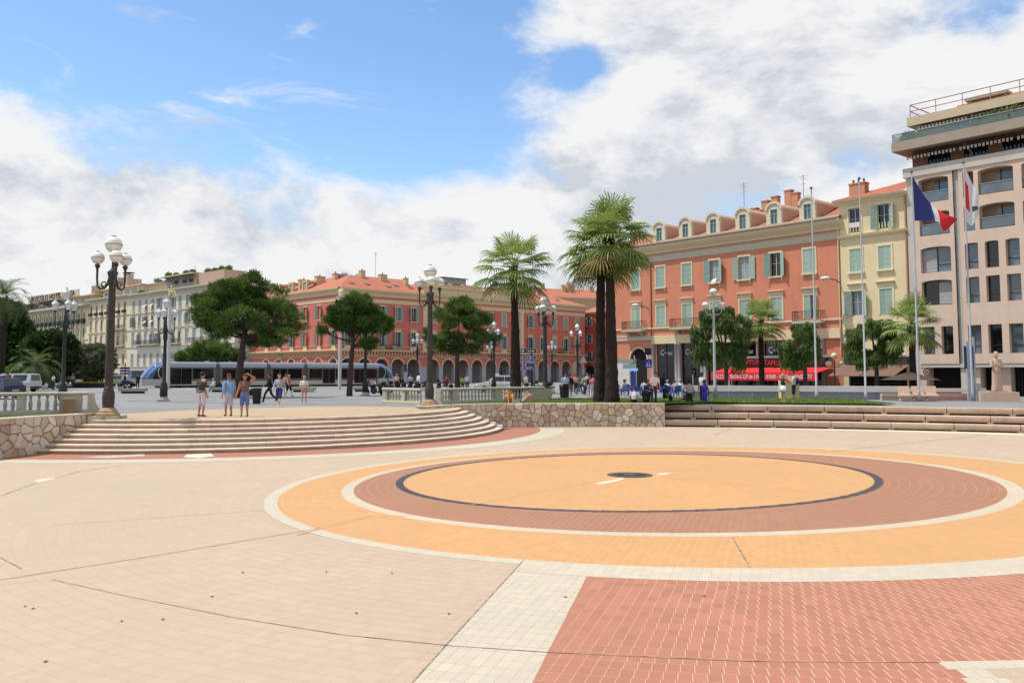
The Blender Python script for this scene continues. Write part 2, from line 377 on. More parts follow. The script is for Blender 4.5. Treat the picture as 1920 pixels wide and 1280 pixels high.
patch('mortar_patch', gp([(150, 857), (270, 851), (272, 855), (200, 859)]), .009, mat('pale_mortar_patch2', 'a79f92', .9, .15, 4))
patch('mortar_patch', gp([(350, 852), (395, 850), (402, 855), (372, 859), (344, 857)]), .009, scuff)
patch('mortar_patch', gp([(62, 900), (100, 895), (106, 898), (72, 905)]), .004, scuff)
# red and pale arcs round the foot of the steps
SC = (-15.0, 47.0)
a_ = lambda d: R(d)
annulus('paving_arc_red', SC, 14.2, 16.5, R(-14), R(99), .004, paving('paving_arc_red', '976653', SC, 'b09584', .01, .5, warp=False), False)
annulus('paving_arc_pale', SC, 16.5, 17.75, R(-16), R(93), .0045, paving('paving_arc_pale', 'b0a998', SC, '8f8675', .008, .4, warp=False), False)
# --- real bricks in the near part
A0, A1, RN0, RN1 = -R(49), R(47), 11.65, 19.8
def side(p, a, b): return (b[0] - a[0]) * (p[1] - a[1]) - (b[1] - a[1]) * (p[0] - a[0])
def zone(X, Y, r):
    l1 = side((X, Y), (-.96, 8.72), (.19, 14.23)); l2 = side((X, Y), (.19, 8.65), (.98, 12.5))
    if l1 > 0: return 0                                    # beige
    if l2 > 0: return 2                                    # pale spoke
    if X > 4.27 and Y < 8.99: return 0 if (X > 4.66 and Y < 8.74) else 2
    return 1
BM = [brickmat('brick_beige', BEIGE, .06), brickmat('brick_red', RED, .13), brickmat('brick_cream', CREAM, .08)]
MBED = [mat('mortar_beige', '998770', .95, .1, 5), mat('mortar_red', 'bda48e', .95, .12, 5), mat('mortar_cream', '968c7a', .95, .12, 5)]
GAP = [.003, .007, .005]
mbs = MB()
for i in range(240):
    for j in range(45):
        a0, a1 = A0 + (A1 - A0) * i / 240, A0 + (A1 - A0) * (i + 1) / 240; r0, r1 = 10.8 + j * .2, 11.0 + j * .2; am, rm = (a0 + a1) / 2, (r0 + r1) / 2
        zn = zone(C3[0] + rm * math.sin(am), C3[1] - rm * math.cos(am), rm)
        mbs.quad(*[(*W(C3[0] + r * math.sin(a), C3[1] - r * math.cos(a)), .002) for r, a in ((r0, a0), (r1, a0), (r1, a1), (r0, a1))], zn)
struct(mbs.build('paving_mortar', MBED, plaza))
LN1, LN2 = ((-.96, 8.72), (.19, 14.23)), ((.19, 8.65), (.98, 12.5))
def line_h(l, sgn):                                       # half plane n.p <= d
    (x0, y0), (x1, y1) = l; nx, ny = (y1 - y0) * sgn, -(x1 - x0) * sgn; q = math.hypot(nx, ny); return nx / q, ny / q, (nx * x0 + ny * y0) / q
def clip(poly, nx, ny, d):
    out = []
    for i in range(len(poly)):
        a, b_ = poly[i], poly[(i + 1) % len(poly)]; da, db = a[0] * nx + a[1] * ny - d, b_[0] * nx + b_[1] * ny - d
        if da <= 0: out.append(a)
        if da * db < 0: t_ = da / (da - db); out.append((a[0] + (b_[0] - a[0]) * t_, a[1] + (b_[1] - a[1]) * t_))
    return out
ZCLIP = {(0, 2): LN1, (2, 1): LN2}
HB = .0012
items = []; cut = []
row0, row1 = int(round(11.04 / BH)), int(RN1 / BH)
for row in range(row0, row1):
    rm = (row + .5) * BH; off = .5 * (row % 2)
    j0, j1 = int(math.floor(A0 * rm / BW)), int(math.ceil(A1 * rm / BW))
    for j in range(j0, j1):
        a = (j + .5 - off) * BW / rm
        if not (A0 < a < A1) or rm < (11.04 if a < A_SP else 11.52): continue
        X, Y = C3[0] + rm * math.sin(a), C3[1] - rm * math.cos(a); ca, sa = math.cos(a), math.sin(a)
        cs = [(X + sx * BW / 2 * ca - sy * BH / 2 * sa, Y + sx * BW / 2 * sa + sy * BH / 2 * ca) for sx, sy in ((-1, -1), (1, -1), (1, 1), (-1, 1))]
        zs = set(zone(q[0], q[1], rm) for q in cs); x, y = W(X, Y)
        if len(zs) == 1: items.append((y, x, a, zs.pop()))
        else: cut.append((cs, X, Y))
def seen(x, y):
    d = Vector((x, y, -EYE)); c = math.cos(TH); s = math.sin(TH); dep = d.y * c + d.z * s; up = -d.y * s + d.z * c
    px = PXC + F * d.x / dep; py = PYC - F * up / dep; return 0 < px < 1920 and py < 1276
items.sort(key=lambda q: q[0])
single = [q for q in items if seen(q[1], q[0])][:300]; ids = set(id(q) for q in single)
bmesh_ = []
for k in range(3):
    g = GAP[k]; hx, hy = (BW - g) / 2, (BH - g * .45) / 2; m_ = MB()
    m_.add([(-hx, -hy, 0), (hx, -hy, 0), (hx, hy, 0), (-hx, hy, 0), (-hx + .0015, -hy + .0015, HB), (hx - .0015, -hy + .0015, HB), (hx - .0015, hy - .0015, HB), (-hx + .0015, hy - .0015, HB)],
           [(4, 5, 6, 7), (0, 1, 5, 4), (1, 2, 6, 5), (2, 3, 7, 6), (3, 0, 4, 7)])
    bmesh_.append(m_.mesh('brick', BM[k]))
for y, x, a, zn in single:
    o = link('brick', bmesh_[zn], plaza, (x, y, .0022 + random.uniform(0, .0003)), a + random.gauss(0, .004))
    s = 1 + KW * x; o.scale = (s, s, 1)
V = []; Q = []; T = []; MI = []
for q in items:
    if id(q) in ids: continue
    y, x, a, zn = q; g = GAP[zn]; s = 1 + KW * x; hx, hy = (BW - g) / 2 * s, (BH - g * .45) / 2 * s; a += random.gauss(0, .004); ca, sa = math.cos(a), math.sin(a); z0 = .0022 + random.uniform(0, .0003); o = len(V)
    for (hx_, hy_, z) in ((hx, hy, z0), (hx - .0008, hy - .0008, z0 + HB)):
        for sx, sy in ((-1, -1), (1, -1), (1, 1), (-1, 1)):
            V.append((x + sx * hx_ * ca - sy * hy_ * sa, y + sx * hx_ * sa + sy * hy_ * ca, z))
    Q += [(o + 4, o + 5, o + 6, o + 7), (o, o + 1, o + 5, o + 4), (o + 1, o + 2, o + 6, o + 5), (o + 2, o + 3, o + 7, o + 6), (o + 3, o, o + 4, o + 7)]; t_ = random.random(); T += [t_] * 5; MI += [zn] * 5
o = link('paving_bricks', npmesh('paving_bricks', np.array(V), np.array(Q), BM, np.array(T), midx=np.array(MI)), plaza); struct(o, 'stuff')
cb_ = MB()                                                # bricks cut along the colour borders
for cs, X, Y in cut:
    for zn, halves in ((0, [line_h(LN1, 1)]), (2, [line_h(LN1, -1), line_h(LN2, 1)]), (1, [line_h(LN2, -1)])):
        pl = cs
        for h in halves:
            if len(pl) >= 3: pl = clip(pl, *h)
        if len(pl) < 3: continue
        if X > 4 and Y < 9.3: zn = zone(X, Y, 0)
        cx, cy = sum(q[0] for q in pl) / len(pl), sum(q[1] for q in pl) / len(pl)
        cb_.prism([W(cx + (q[0] - cx) * .95, cy + (q[1] - cy) * .96) for q in pl], .0022, .0022 + HB, zn, False)
struct(cb_.build('cut_bricks', BM, plaza), 'stuff')
# expansion joints, stains and litter
t = NT('joint_dark'); ge = t.node('ShaderNodeNewGeometry').outputs['Position']
t.L.new(t.mix(t.rng(t.noise(ge, 3.5, 5, .75), .38, .62, 0, 1, True), lin('9c8a75'), lin('574638')), t.bsdf.inputs['Base Color']); t.bsdf.inputs['Roughness'].default_value = .95; joint = t.mat
def strip(name, pts, wd, z, mt, parent=plaza):
    b = MB(); P = [Vector((q[0], q[1], 0)) for q in pts]
    for i in range(len(P) - 1):
        d = (P[i + 1] - P[i]).normalized(); nrm = Vector((-d.y, d.x, 0)) * wd / 2
        b.quad(*[(q.x, q.y, z) for q in (P[i] - nrm, P[i + 1] - nrm, P[i + 1] + nrm, P[i] + nrm)])
    return struct(b.build(name, mt, parent))
strip('expansion_joint', gp([(-200, 1124), (0, 1087), (300, 1040), (600, 990)]), .022, .0075, joint)
strip('expansion_joint', gp([(-60, 1012), (40, 1066)]), .022, .0075, joint)
strip('expansion_joint', gp([(94, 1086), (240, 1118), (440, 1158), (640, 1190), (850, 1211), (1028, 1223), (1400, 1240), (1762, 1242)]), .018, .0075, joint)
strip('expansion_joint', gp([(982, 1050), (870, 1172), (773, 1280)]), .016, .0075, joint)
strip('expansion_joint', gp([(0, 930), (60, 908), (148, 884), (230, 872)]), .03, .0045, joint)
strip('expansion_joint', gp([(1374, 1008), (1406, 1064)]), .03, .0062, joint)
strip('expansion_joint', gp([(100, 984), (330, 968), (520, 955)]), .014, .0045, joint)
for l in ([(885, 946), (1120, 903)], [(1250, 895), (1590, 929)], [(1240, 884), (1480, 865)], [(930, 866), (1160, 886)], [(560, 1002), (690, 968), (760, 968)]):
    strip('dark_trace', gp(l), .1, .0056, mat('trace_dark', 'ab8359', .9, .1, 3))
strip('expansion_joint', gp([(1340, 815), (1378, 801)]), .05, .0045, joint); strip('expansion_joint', gp([(1560, 846), (1850, 815)]), .05, .0045, joint)
lit = mat('dry_leaf', '4a3420', .8)
for i, (x, y) in enumerate([(455, 1074), (612, 1073), (398, 1119), (47, 1137), (62, 1142), (228, 1165), (86, 1241), (642, 1300), (306, 1162), (668, 1150), (842, 1151), (1060, 1120), (735, 1075), (1320, 1118)]):
    c = G(x, y); m_ = MB(); m_.add([(-.03, 0, 0), (0, -.018, .008), (.035, .0, .002), (0, .018, .012)], [(0, 1, 2, 3)])
    m_.build('fallen_leaf', lit, plaza, loc=(c.x, c.y, .008), rz=i * 1.7)

# ================================================================== upper square
def arcp(R_, a0, a1, n): return [(SC[0] + R_ * math.cos(R(a0 + (a1 - a0) * i / n)), SC[1] + R_ * math.sin(R(a0 + (a1 - a0) * i / n))) for i in range(n + 1)]
bench_c = None
def circ3(a, b, c):
    ax, ay, bx, by, cx, cy = *a, *b, *c; d = 2 * (ax * (by - cy) + bx * (cy - ay) + cx * (ay - by))
    ux = ((ax * ax + ay * ay) * (by - cy) + (bx * bx + by * by) * (cy - ay) + (cx * cx + cy * cy) * (ay - by)) / d
    uy = ((ax * ax + ay * ay) * (cx - bx) + (bx * bx + by * by) * (ax - cx) + (cx * cx + cy * cy) * (bx - ax)) / d
    return ux, uy, math.hypot(ax - ux, ay - uy)
BX, BY, BR = circ3((8.6, 49.25), (17.64, 47.1), (25.45, 43.7))
bang = lambda p: math.atan2(p[1] - BY, p[0] - BX)
BA0, BA1 = bang((8.45, 49.25)), bang((25.45, 43.7)); BA1 += (BA1 - BA0) * .35
def bpt(r, t): a = BA0 + (BA1 - BA0) * t; return BX + (BR + r) * math.cos(a), BY + (BR + r) * math.sin(a)
front = [(-400, 12), (-60, 22), (-22, 26.0), (-19.0, 28), (-18.3, 31), (-17.8, 33), (-17.5, 34.9)] + arcp(11.85, -101, -2, 30) + [(-2.9, 47.5), (-1.2, 49.05), (1.2, 49.45), (3.85, 49.6), (8.4, 49.6)] + [bpt(2.1, i / 10) for i in range(1, 11)] + [(60, 28), (400, -50)]
b = MB()
vs_ = [(p[0], p[1], UP) for p in front] + [(p[0] * (8 if abs(p[0]) < 50 else 3), 1500, UP) for p in front]; n = len(front)
b.add(vs_, [(i, i + 1, n + i + 1, n + i) for i in range(n - 1)])
t = NT('asphalt_square'); ge = t.node('ShaderNodeNewGeometry').outputs['Position']
c = t.mix(t.rng(t.noise(ge, .12, 5), .35, .65, 0, 1), lin('6f7073'), lin('7e7f81')); c = t.mix(t.rng(t.noise(ge, 1.1, 6, .7), .5, .8, 0, .5), c, lin('626365'))
c = t.mix(t.rng(t.noise(ge, 25, 3), .4, .7, 0, .35), c, lin('8b8b8b')); t.L.new(c, t.bsdf.inputs['Base Color']); t.bsdf.inputs['Roughness'].default_value = .85; t.bsdf.inputs['Specular IOR Level'].default_value = .25; t.bump(t.noise(ge, 30, 3), .2, .01)
square = struct(b.build('upper_square', t.mat))
def sheet(name, pts, z, mt): return struct(MB().poly([(q[0], q[1], z) for q in pts]).build(name, mt))
sheet('terrace_paving', arcp(12.05, -100, 2, 40) + [(-4.0, 48.4)] + [tuple(G(x, y, UP)[:2]) for x, y in [(790, 763.5), (700, 762), (600, 762), (500, 764), (400, 767), (320, 770.5), (225, 776)]], UP + .005,
      paving('paving_terrace', 'a8937a', SC, '806a52', .008, .5, warp=False))
white_paint = mat('road_paint', 'b8b8b4', .8, .1, 3)
TA, TB = Vector((-44.5, 110.5, 0)), Vector((-17.6, 131, 0)); TD = (TB - TA).normalized(); TN = Vector((TD.y, -TD.x, 0))   # the tram's line; TN points to the camera
tw = mat('tramway_granite', '858480', .8, .12, 2)
sheet('tramway_paving', [tuple((TA - TD * 60 + TN * 3.4)[:2]), tuple((TB + TD * 90 + TN * 3.4)[:2]), tuple((TB + TD * 90 - TN * 4)[:2]), tuple((TA - TD * 60 - TN * 4)[:2])], UP + .004, tw)
for o_ in (-.72, .72):
    P = [TA - TD * 60 + TN * o_, TB + TD * 90 + TN * o_]; strip('tram_rail', [tuple(q[:2]) for q in P], .07, UP + .009, mat('rail_steel', '56565a', .35, .2, 5, metal=.8), None)
for i in range(9):
    q = TA + TD * (1 + i * 1.5) + TN * 4.1; strip('crossing_stripe', [tuple(q[:2]), tuple((q + TN * 6.5)[:2])], .5, UP + .005, white_paint, None)
for l in ([(1000, 738.4), (1110, 738.6)], [(990, 744.6), (1110, 745.2)], [(1015, 741.6), (1075, 741.8)]):
    strip('road_line', [tuple(G(x, y, UP)[:2]) for x, y in l], .22, UP + .005, white_paint, None)
strip('dark_line', [tuple(G(x, y, UP)[:2]) for x, y in [(240, 751.5), (480, 757.5), (735, 758)]], .5, UP + .004, mat('line_dark_grey', '5b5c5f', .9), None)  # thin dark grey line across the upper square

# ================================================================== steps on the left
riser_m = mat('step_riser_shaded', 'b59e8c', .85, .18, 1.6, .25, stain=.5, rnd=.1); step_m = mat('step_limestone', 'cabaa8', .8, .16, 1.6, .25, stain=.3, rnd=.1)  # risers: warmer brown than the treads, with their shade put into the colour
steps = struct(MB().prism([(SC[0], SC[1])] + arcp(11.8, -102, 9, 30), -.05, UP - .01).build('stone_steps', step_m))
RISE = UP / 7
for k in range(1, 8):
    Rk = 14.5 - (k - 1) * .37; top = k * RISE; z0 = top - RISE
    prof = [(Rk - .52, top - .004), (Rk - .01, top), (Rk + .03, top - .01), (Rk + .04, top - .028), (Rk + .036, top - .065), (Rk - .02, top - .075), (Rk - .02, z0 - .02), (Rk - .52, z0 - .02)]
    a = -101.0 + (.8 * random.random()); end = 9.0 if k < 4 else 5.0 if k < 6 else 2.5
    while a < end:
        da = math.degrees((2.3 + random.random() * .7) / Rk); e = min(a + da, end)
        if end - e < 3: e = end
        n = max(3, int((e - a) / 1.6)); g = math.degrees(.006 / Rk)
        jz = random.uniform(-.004, .004); jr = random.uniform(-.006, .006)
        rings = [[(SC[0] + (r + jr) * math.cos(R(a + g + (e - a - 2 * g) * i / n)), SC[1] + (r + jr) * math.sin(R(a + g + (e - a - 2 * g) * i / n)), z + jz) for r, z in prof] for i in range(n + 1)]
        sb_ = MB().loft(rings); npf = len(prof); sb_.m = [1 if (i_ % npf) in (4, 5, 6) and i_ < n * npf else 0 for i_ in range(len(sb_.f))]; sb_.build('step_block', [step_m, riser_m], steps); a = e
# ================================================================== seating tiers on the right
tier_m = mat('tier_limestone', 'b29d8a', .82, .16, 1.2, .25, stain=.45, rnd=.09); tier_core = mat('tier_core', '6d6258', .9, .15)
tiers = struct(MB().loft([[(*bpt(.42, i / 20), -.05), (*bpt(.42, i / 20), .3), (*bpt(1.15, i / 20), .3), (*bpt(1.15, i / 20), .7), (*bpt(1.9, i / 20), .7), (*bpt(1.9, i / 20), 1.08), (*bpt(2.4, i / 20), 1.08), (*bpt(2.4, i / 20), -.05)] for i in range(21)]).build('seating_tiers', tier_core))
LB = abs(BA1 - BA0) * BR
for r0, top, off in ((0.1, .37, 0.0), (.85, .755, .45), (1.6, 1.15, .1)):
    s = -.02 if off == 0 else -2.9 * off
    while s < LB:
        e = s + 2.95; n = 5; t0, t1 = max(s, 0) / LB, min(e - .035, LB) / LB
        if t1 > t0 + .001:
            prof = [(r0 + .85, top - .003), (r0 + .03, top), (r0, top - .03), (r0 + .005, top - .17), (r0 + .03, top - .185), (r0 + .03, top - .22), (r0 + .06, top - .29), (r0 + .85, top - .29)]
            MB().loft([[(*bpt(r, t0 + (t1 - t0) * i / n), z) for r, z in prof] for i in range(n + 1)]).build('bench_block', tier_m, tiers)
            for q in (t1,):
                MB().loft([[(*bpt(r0 + .07, q - .12 / LB), top - .42), (*bpt(r0 + .07, q - .12 / LB), top - .28), (*bpt(r0 + .5, q - .12 / LB), top - .28), (*bpt(r0 + .5, q - .12 / LB), top - .42)],
                           [(*bpt(r0 + .07, q + .15 / LB), top - .42), (*bpt(r0 + .07, q + .15 / LB), top - .28), (*bpt(r0 + .5, q + .15 / LB), top - .28), (*bpt(r0 + .5, q + .15 / LB), top - .42)]]).build('bench_foot', tier_m, tiers)
        s = e
b = MB()
for i in range(20): b.quad(*[(*q, UP + .005) for q in (bpt(2.0, i / 20), bpt(3.6, i / 20), bpt(3.6, (i + 1) / 20), bpt(2.0, (i + 1) / 20))][::-1])
struct(b.build('tier_path', mat('path_granite', '8a8684', .85, .1, 2)))
b = MB()
for i in range(20): b.quad(*[(*q, .005) for q in (bpt(-.02, (i * .85 + 3) / 20), bpt(-1.0 - .05 * i, (i * .85 + 3) / 20), bpt(-1.05 - .05 * i, (i * .85 + 3.85) / 20), bpt(-.02, (i * .85 + 3.85) / 20))])
struct(b.build('paving_strip_pale', mat('strip_pale', 'bdb29c', .85, .08, 2), plaza))
# ================================================================== walls of polygonal stones
def clip(poly, nx, ny, d):
    out = []
    for i in range(len(poly)):
        a, b_ = poly[i], poly[(i + 1) % len(poly)]; da, db = a[0] * nx + a[1] * ny - d, b_[0] * nx + b_[1] * ny - d
        if da <= 0: out.append(a)
        if da * db < 0: t_ = da / (da - db); out.append((a[0] + (b_[0] - a[0]) * t_, a[1] + (b_[1] - a[1]) * t_))
    return out
def shrink(poly, g):
    n = len(poly); ar = sum(poly[i][0] * poly[(i + 1) % n][1] - poly[(i + 1) % n][0] * poly[i][1] for i in range(n)); q = list(poly)
    for i in range(n):
        a, b_ = poly[i], poly[(i + 1) % n]; L_ = math.hypot(b_[0] - a[0], b_[1] - a[1])
        if L_ < 1e-6: continue
        nx, ny = (b_[1] - a[1]) / L_, -(b_[0] - a[0]) / L_
        if ar < 0: nx, ny = -nx, -ny
        q = clip(q, nx, ny, a[0] * nx + a[1] * ny - g)
        if len(q) < 3: return []
    return q
STONES = [mat('stone_buff', 'bcad99', .85, .2, 3, .5, rnd=.16), mat('stone_pink', 'b49e8c', .85, .2, 3, .5, rnd=.16), mat('stone_pale', 'c8bdad', .85, .18, 3, .5, rnd=.12), mat('stone_ochre', 'b89d7c', .85, .2, 3, .5, rnd=.14)]
MORTAR = mat('wall_mortar', '857868', .95, .2, 4, .3)
def polyline(P):
    S = [0]; 
    for i in range(len(P) - 1): S.append(S[-1] + math.hypot(P[i + 1][0] - P[i][0], P[i + 1][1] - P[i][1]))
    def at(s):
        i = max(0, min(len(P) - 2, next((k for k in range(len(P) - 1) if S[k + 1] >= s), len(P) - 2))); t_ = (s - S[i]) / (S[i + 1] - S[i]); d = ((P[i + 1][0] - P[i][0]) / (S[i + 1] - S[i]), (P[i + 1][1] - P[i][1]) / (S[i + 1] - S[i]))
        return (P[i][0] + (P[i + 1][0] - P[i][0]) * t_, P[i][1] + (P[i + 1][1] - P[i][1]) * t_), (d[1], -d[0]), d     # point, outward normal (right of travel), direction
    return S[-1], at
def stone_wall(name, label, P, z0, z1, cell, seed, mortar=.016, smin=0.0, weights=(4, 3, 2, 1.5)):
    rg = random.Random(seed); L_, at = polyline(P)
    def w3(s, z, o): p, nn, d = at(s); return (p[0] + nn[0] * o, p[1] + nn[1] * o, z)
    b = MB(); n = max(8, int(L_ / .4))
    b.loft([[w3(L_ * i / n, z0, 0), w3(L_ * i / n, z1 - .03, 0), w3(L_ * i / n, z1 - .03, -.5), w3(L_ * i / n, z0, -.5)] for i in range(n + 1)])
    wall = tag(b.build(name, MORTAR), label, 'wall')
    pts = []; nx, nz = int(round(L_ / cell)), int(round((z1 - z0) / (cell * .86)))
    for j in range(nz):
        for i in range(nx): pts.append(((i + .5 + .5 * (j % 2) - .25 + rg.uniform(-.48, .48)) * L_ / nx, z0 + (j + .5 + rg.uniform(-.44, .44)) * (z1 - z0) / nz))
    for k, p in enumerate(pts):
        if p[0] < smin: continue
        poly = [(0, z0), (L_, z0), (L_, z1), (0, z1)]
        for m_, q in enumerate(pts):
            if m_ == k or abs(q[0] - p[0]) > cell * 3: continue
            nx_, ny_ = q[0] - p[0], q[1] - p[1]; poly = clip(poly, nx_, ny_, (nx_ * (p[0] + q[0]) + ny_ * (p[1] + q[1])) / 2)
            if len(poly) < 3: break
        poly = shrink(poly, mortar * rg.uniform(.7, 1.3)) if len(poly) >= 3 else []
        if len(poly) < 3: continue
        # chop the corners a little so that the outline is irregular
        cx, cy = sum(q[0] for q in poly) / len(poly), sum(q[1] for q in poly) / len(poly); pr = rg.uniform(.02, .075)
        pl = []
        for i in range(len(poly)):
            a, m1, c_ = poly[i - 1], poly[i], poly[(i + 1) % len(poly)]
            k1, k2 = rg.uniform(.08, .2), rg.uniform(.08, .2); pl += [(m1[0] + (a[0] - m1[0]) * k1, m1[1] + (a[1] - m1[1]) * k1), (m1[0] + (c_[0] - m1[0]) * k2, m1[1] + (c_[1] - m1[1]) * k2)]
        tx, tz = rg.uniform(-.06, .06), rg.uniform(-.06, .06); nn = len(pl)
        r0 = [w3(q[0], q[1], -.01) for q in pl]; r1 = [w3(cx + (q[0] - cx) * .97, cy + (q[1] - cy) * .97, pr * .6 + (q[0] - cx) * tx + (q[1] - cy) * tz) for q in pl]
        r2 = [w3(cx + (q[0] - cx) * .8, cy + (q[1] - cy) * .8, pr + (q[0] - cx) * tx + (q[1] - cy) * tz + rg.uniform(-.004, .004)) for q in pl]
        m_ = MB(); m_.add(r0 + r1 + r2, [(i, (i + 1) % nn, nn + (i + 1) % nn, nn + i) for i in range(nn)] + [(nn + i, nn + (i + 1) % nn, 2 * nn + (i + 1) % nn, 2 * nn + i) for i in range(nn)] + [tuple(range(2 * nn, 3 * nn))])
        m_.build('stone', rg.choices(STONES, weights)[0], wall)
    cp = MB(); cp.loft([[w3(L_ * i / n, z1 - .035, .035), w3(L_ * i / n, z1 + .02, .03), w3(L_ * i / n, z1 + .02, -.5), w3(L_ * i / n, z1 - .035, -.5)] for i in range(n + 1)]); cp.build('coping', mat('coping_pale', 'b8ae9c', .85, .15, 2), wall)
    return wall
stone_wall('stone_wall', 'wall of irregular buff stones below the lawn with the palms', [(-4.3, 44.6), (-3.55, 46.2), (-2.3, 47.75), (-.9, 48.6), (1.2, 49.05), (3.85, 49.2), (8.5, 49.2)], -.05, 1.29, .4, 3, .011, 0, (4, 2.5, 2.5, .7))
stone_wall('stone_wall', 'wall of large pinkish polygonal stones left of the curved steps', [(-18.9, 26.5), (-18.3, 29), (-17.86, 31), (-17.5, 32.9), (-17.0, 34.1), (-16.75, 34.8)], -.05, 1.36, .38, 9, .012, 2.0, (2, 3.5, 3.5, .6))
q = MB(); q.M = Matrix.Translation((-17.0, 35.15, .55)) @ Matrix.Rotation(R(12), 4, 'Z'); q.loft([[(-.42, -.42, 0), (.4, -.42, 0), (.4, .45, 0), (-.42, .45, 0)], [(-.46, -.45, .3), (.43, -.43, .3), (.43, .45, .3), (-.42, .45, .3)], [(-.4, -.4, .82), (.36, -.38, .82), (.38, .4, .82), (-.42, .42, .82)]])
tag(q.build('stone_block', mat('rough_block', '8a7250', .9, .3, 3, .5)), 'rough ochre stone block at the left end of the curved steps', 'stone block')

# ================================================================== lawns
soil = mat('lawn_soil', '3f5420', .95, .25, 3)
grassm = leafmat('grass_blades', '4c6626', '86a048', .3)
def lawn(name, label, pts, z, n, seed):
    o = struct(MB().poly([(q[0], q[1], z) for q in pts]).build(name, soil)); rg = np.random.default_rng(seed)
    xs = [q[0] for q in pts]; ys = [q[1] for q in pts]; P = np.c_[rg.uniform(min(xs), max(xs), n * 3), rg.uniform(min(ys), max(ys), n * 3)]
    ins = np.zeros(len(P), bool); m_ = len(pts)
    for i in range(m_):
        (x1, y1), (x2, y2) = pts[i][:2], pts[(i + 1) % m_][:2]
        if abs(y2 - y1) < 1e-9: continue
        ins ^= ((y1 > P[:, 1]) != (y2 > P[:, 1])) & (P[:, 0] < (x2 - x1) * (P[:, 1] - y1) / (y2 - y1) + x1)
    P = P[ins][:n]; k = len(P); a = rg.uniform(0, PI, k); h = rg.uniform(.03, .07, k); wd = rg.uniform(.02, .05, k); lx, ly = rg.normal(0, .03, (2, k))
    c, s = np.cos(a) * wd, np.sin(a) * wd
    V = np.stack([np.c_[P[:, 0] - c, P[:, 1] - s, np.full(k, z)], np.c_[P[:, 0] + c, P[:, 1] + s, np.full(k, z)], np.c_[P[:, 0] + c * .3 + lx, P[:, 1] + s * .3 + ly, z + h], np.c_[P[:, 0] - c * .3 + lx, P[:, 1] - s * .3 + ly, z + h]], 1).reshape(-1, 3)
    g = link('grass', npmesh('grass', V, np.arange(4 * k).reshape(-1, 4), grassm, rg.random(k))); struct(g, 'stuff'); tag(g, label, 'grass'); g['kind'] = 'stuff'
lawn('lawn', 'mown green grass round the tall palms and behind the tiers', [(-3.3, 48.2), (-.9, 49.1), (1.2, 49.5), (3.85, 49.65), (8.4, 49.65)] + [bpt(3.6, i / 10) for i in range(1, 6)] + [(22.5, 59), (12, 61.5), (3.2, 60.2), (1.9, 57.3), (-1.2, 54)], LAWN, 60000, 1)
lawn('lawn', 'strip of green grass between the left wall and its balustrade', [(-20, 27.0), (-18.75, 29.2), (-18.3, 31.2), (-17.9, 33.1), (-17.6, 34.4), (-18.2, 36.2), (-20.6, 34.6), (-23, 31)], LAWN + .02, 9000, 2)
# ================================================================== balustrades
BAL = mat('balustrade_stone', 'aca796', .85, .18, 2, .2, stain=.5)
balm = MB().lathe([(.075, 0), (.075, .05), (.05, .06), (.06, .1), (.078, .18), (.08, .24), (.06, .34), (.04, .44), (.037, .48), (.055, .5), (.06, .53), (.06, .58)], 10).mesh('baluster', BAL, True)
def balustrade(label, P, spec, z0, plinth=.2, extra=None):
    L_, at = polyline(P); root = thing('balustrade', label, 'balustrade', (P[0][0], P[0][1], z0)); ox, oy = P[0]
    def sweep(name, s0, s1, prof):
        n = max(1, int((s1 - s0) / .5)); rings = []
        for i in range(n + 1):
            p, nn, d = at(s0 + (s1 - s0) * i / n); rings.append([(p[0] - ox + nn[0] * u, p[1] - oy + nn[1] * u, z) for u, z in prof])
        MB().loft(rings).build(name, BAL, root)
    z1 = plinth + .58
    sweep('plinth', 0, L_, [(.24, -.1), (.24, plinth - .04), (.2, plinth), (-.2, plinth), (-.24, plinth - .04), (-.24, -.1)])
    sweep('handrail', 0, L_, [(.17, z1), (.22, z1 + .05), (.22, z1 + .12), (.18, z1 + .15), (-.18, z1 + .15), (-.22, z1 + .12), (-.22, z1 + .05), (-.17, z1)])
    for kind, s0, s1 in spec:
        if kind == 'pier': sweep('pier', s0, s1, [(.165, plinth), (.165, z1), (-.165, z1), (-.165, plinth)])
        else:
            n = max(1, int(round((s1 - s0) / .29)))
            for i in range(n):
                p, nn, d = at(s0 + (s1 - s0) * (i + .5) / n); link('baluster', balm, root, (p[0] - ox, p[1] - oy, plinth), math.atan2(d[1], d[0]))
    if extra: extra(root, at, L_, ox, oy, z1)
    return root
def scroll(root, at, L_, ox, oy, z1):
    p, nn, d = at(L_); m_ = MB(); prof = [(0, 0), (.75, 0), (.75, .1), (.62, .14), (.45, .24), (.33, .42), (.27, .62), (.26, z1 + .1), (0, z1 + .1)]
    m_.add([(p[0] - ox + d[0] * u + nn[0] * .16, p[1] - oy + d[1] * u + nn[1] * .16, z) for u, z in prof] + [(p[0] - ox + d[0] * u - nn[0] * .16, p[1] - oy + d[1] * u - nn[1] * .16, z) for u, z in prof],
           [tuple(range(8, -1, -1)), tuple(range(9, 18))] + [(i, (i + 1) % 9, 9 + (i + 1) % 9, 9 + i) for i in range(9)])
    m_.build('scroll_end', BAL, root)
balustrade('grey stone balustrade with scrolled end at the far left above the lawn', [(-23.6, 33.4), (-22.0, 34.6), (-20.4, 35.7), (-18.9, 36.5), (-17.75, 37.0)],
           [('pier', 0, .5), ('bal', .5, 2.6), ('pier', 2.6, 3.5), ('bal', 3.5, 4.3), ('pier', 4.3, 4.65), ('bal', 4.65, 5.85), ('pier', 5.85, 6.7)], LAWN + .02, .2, scroll)
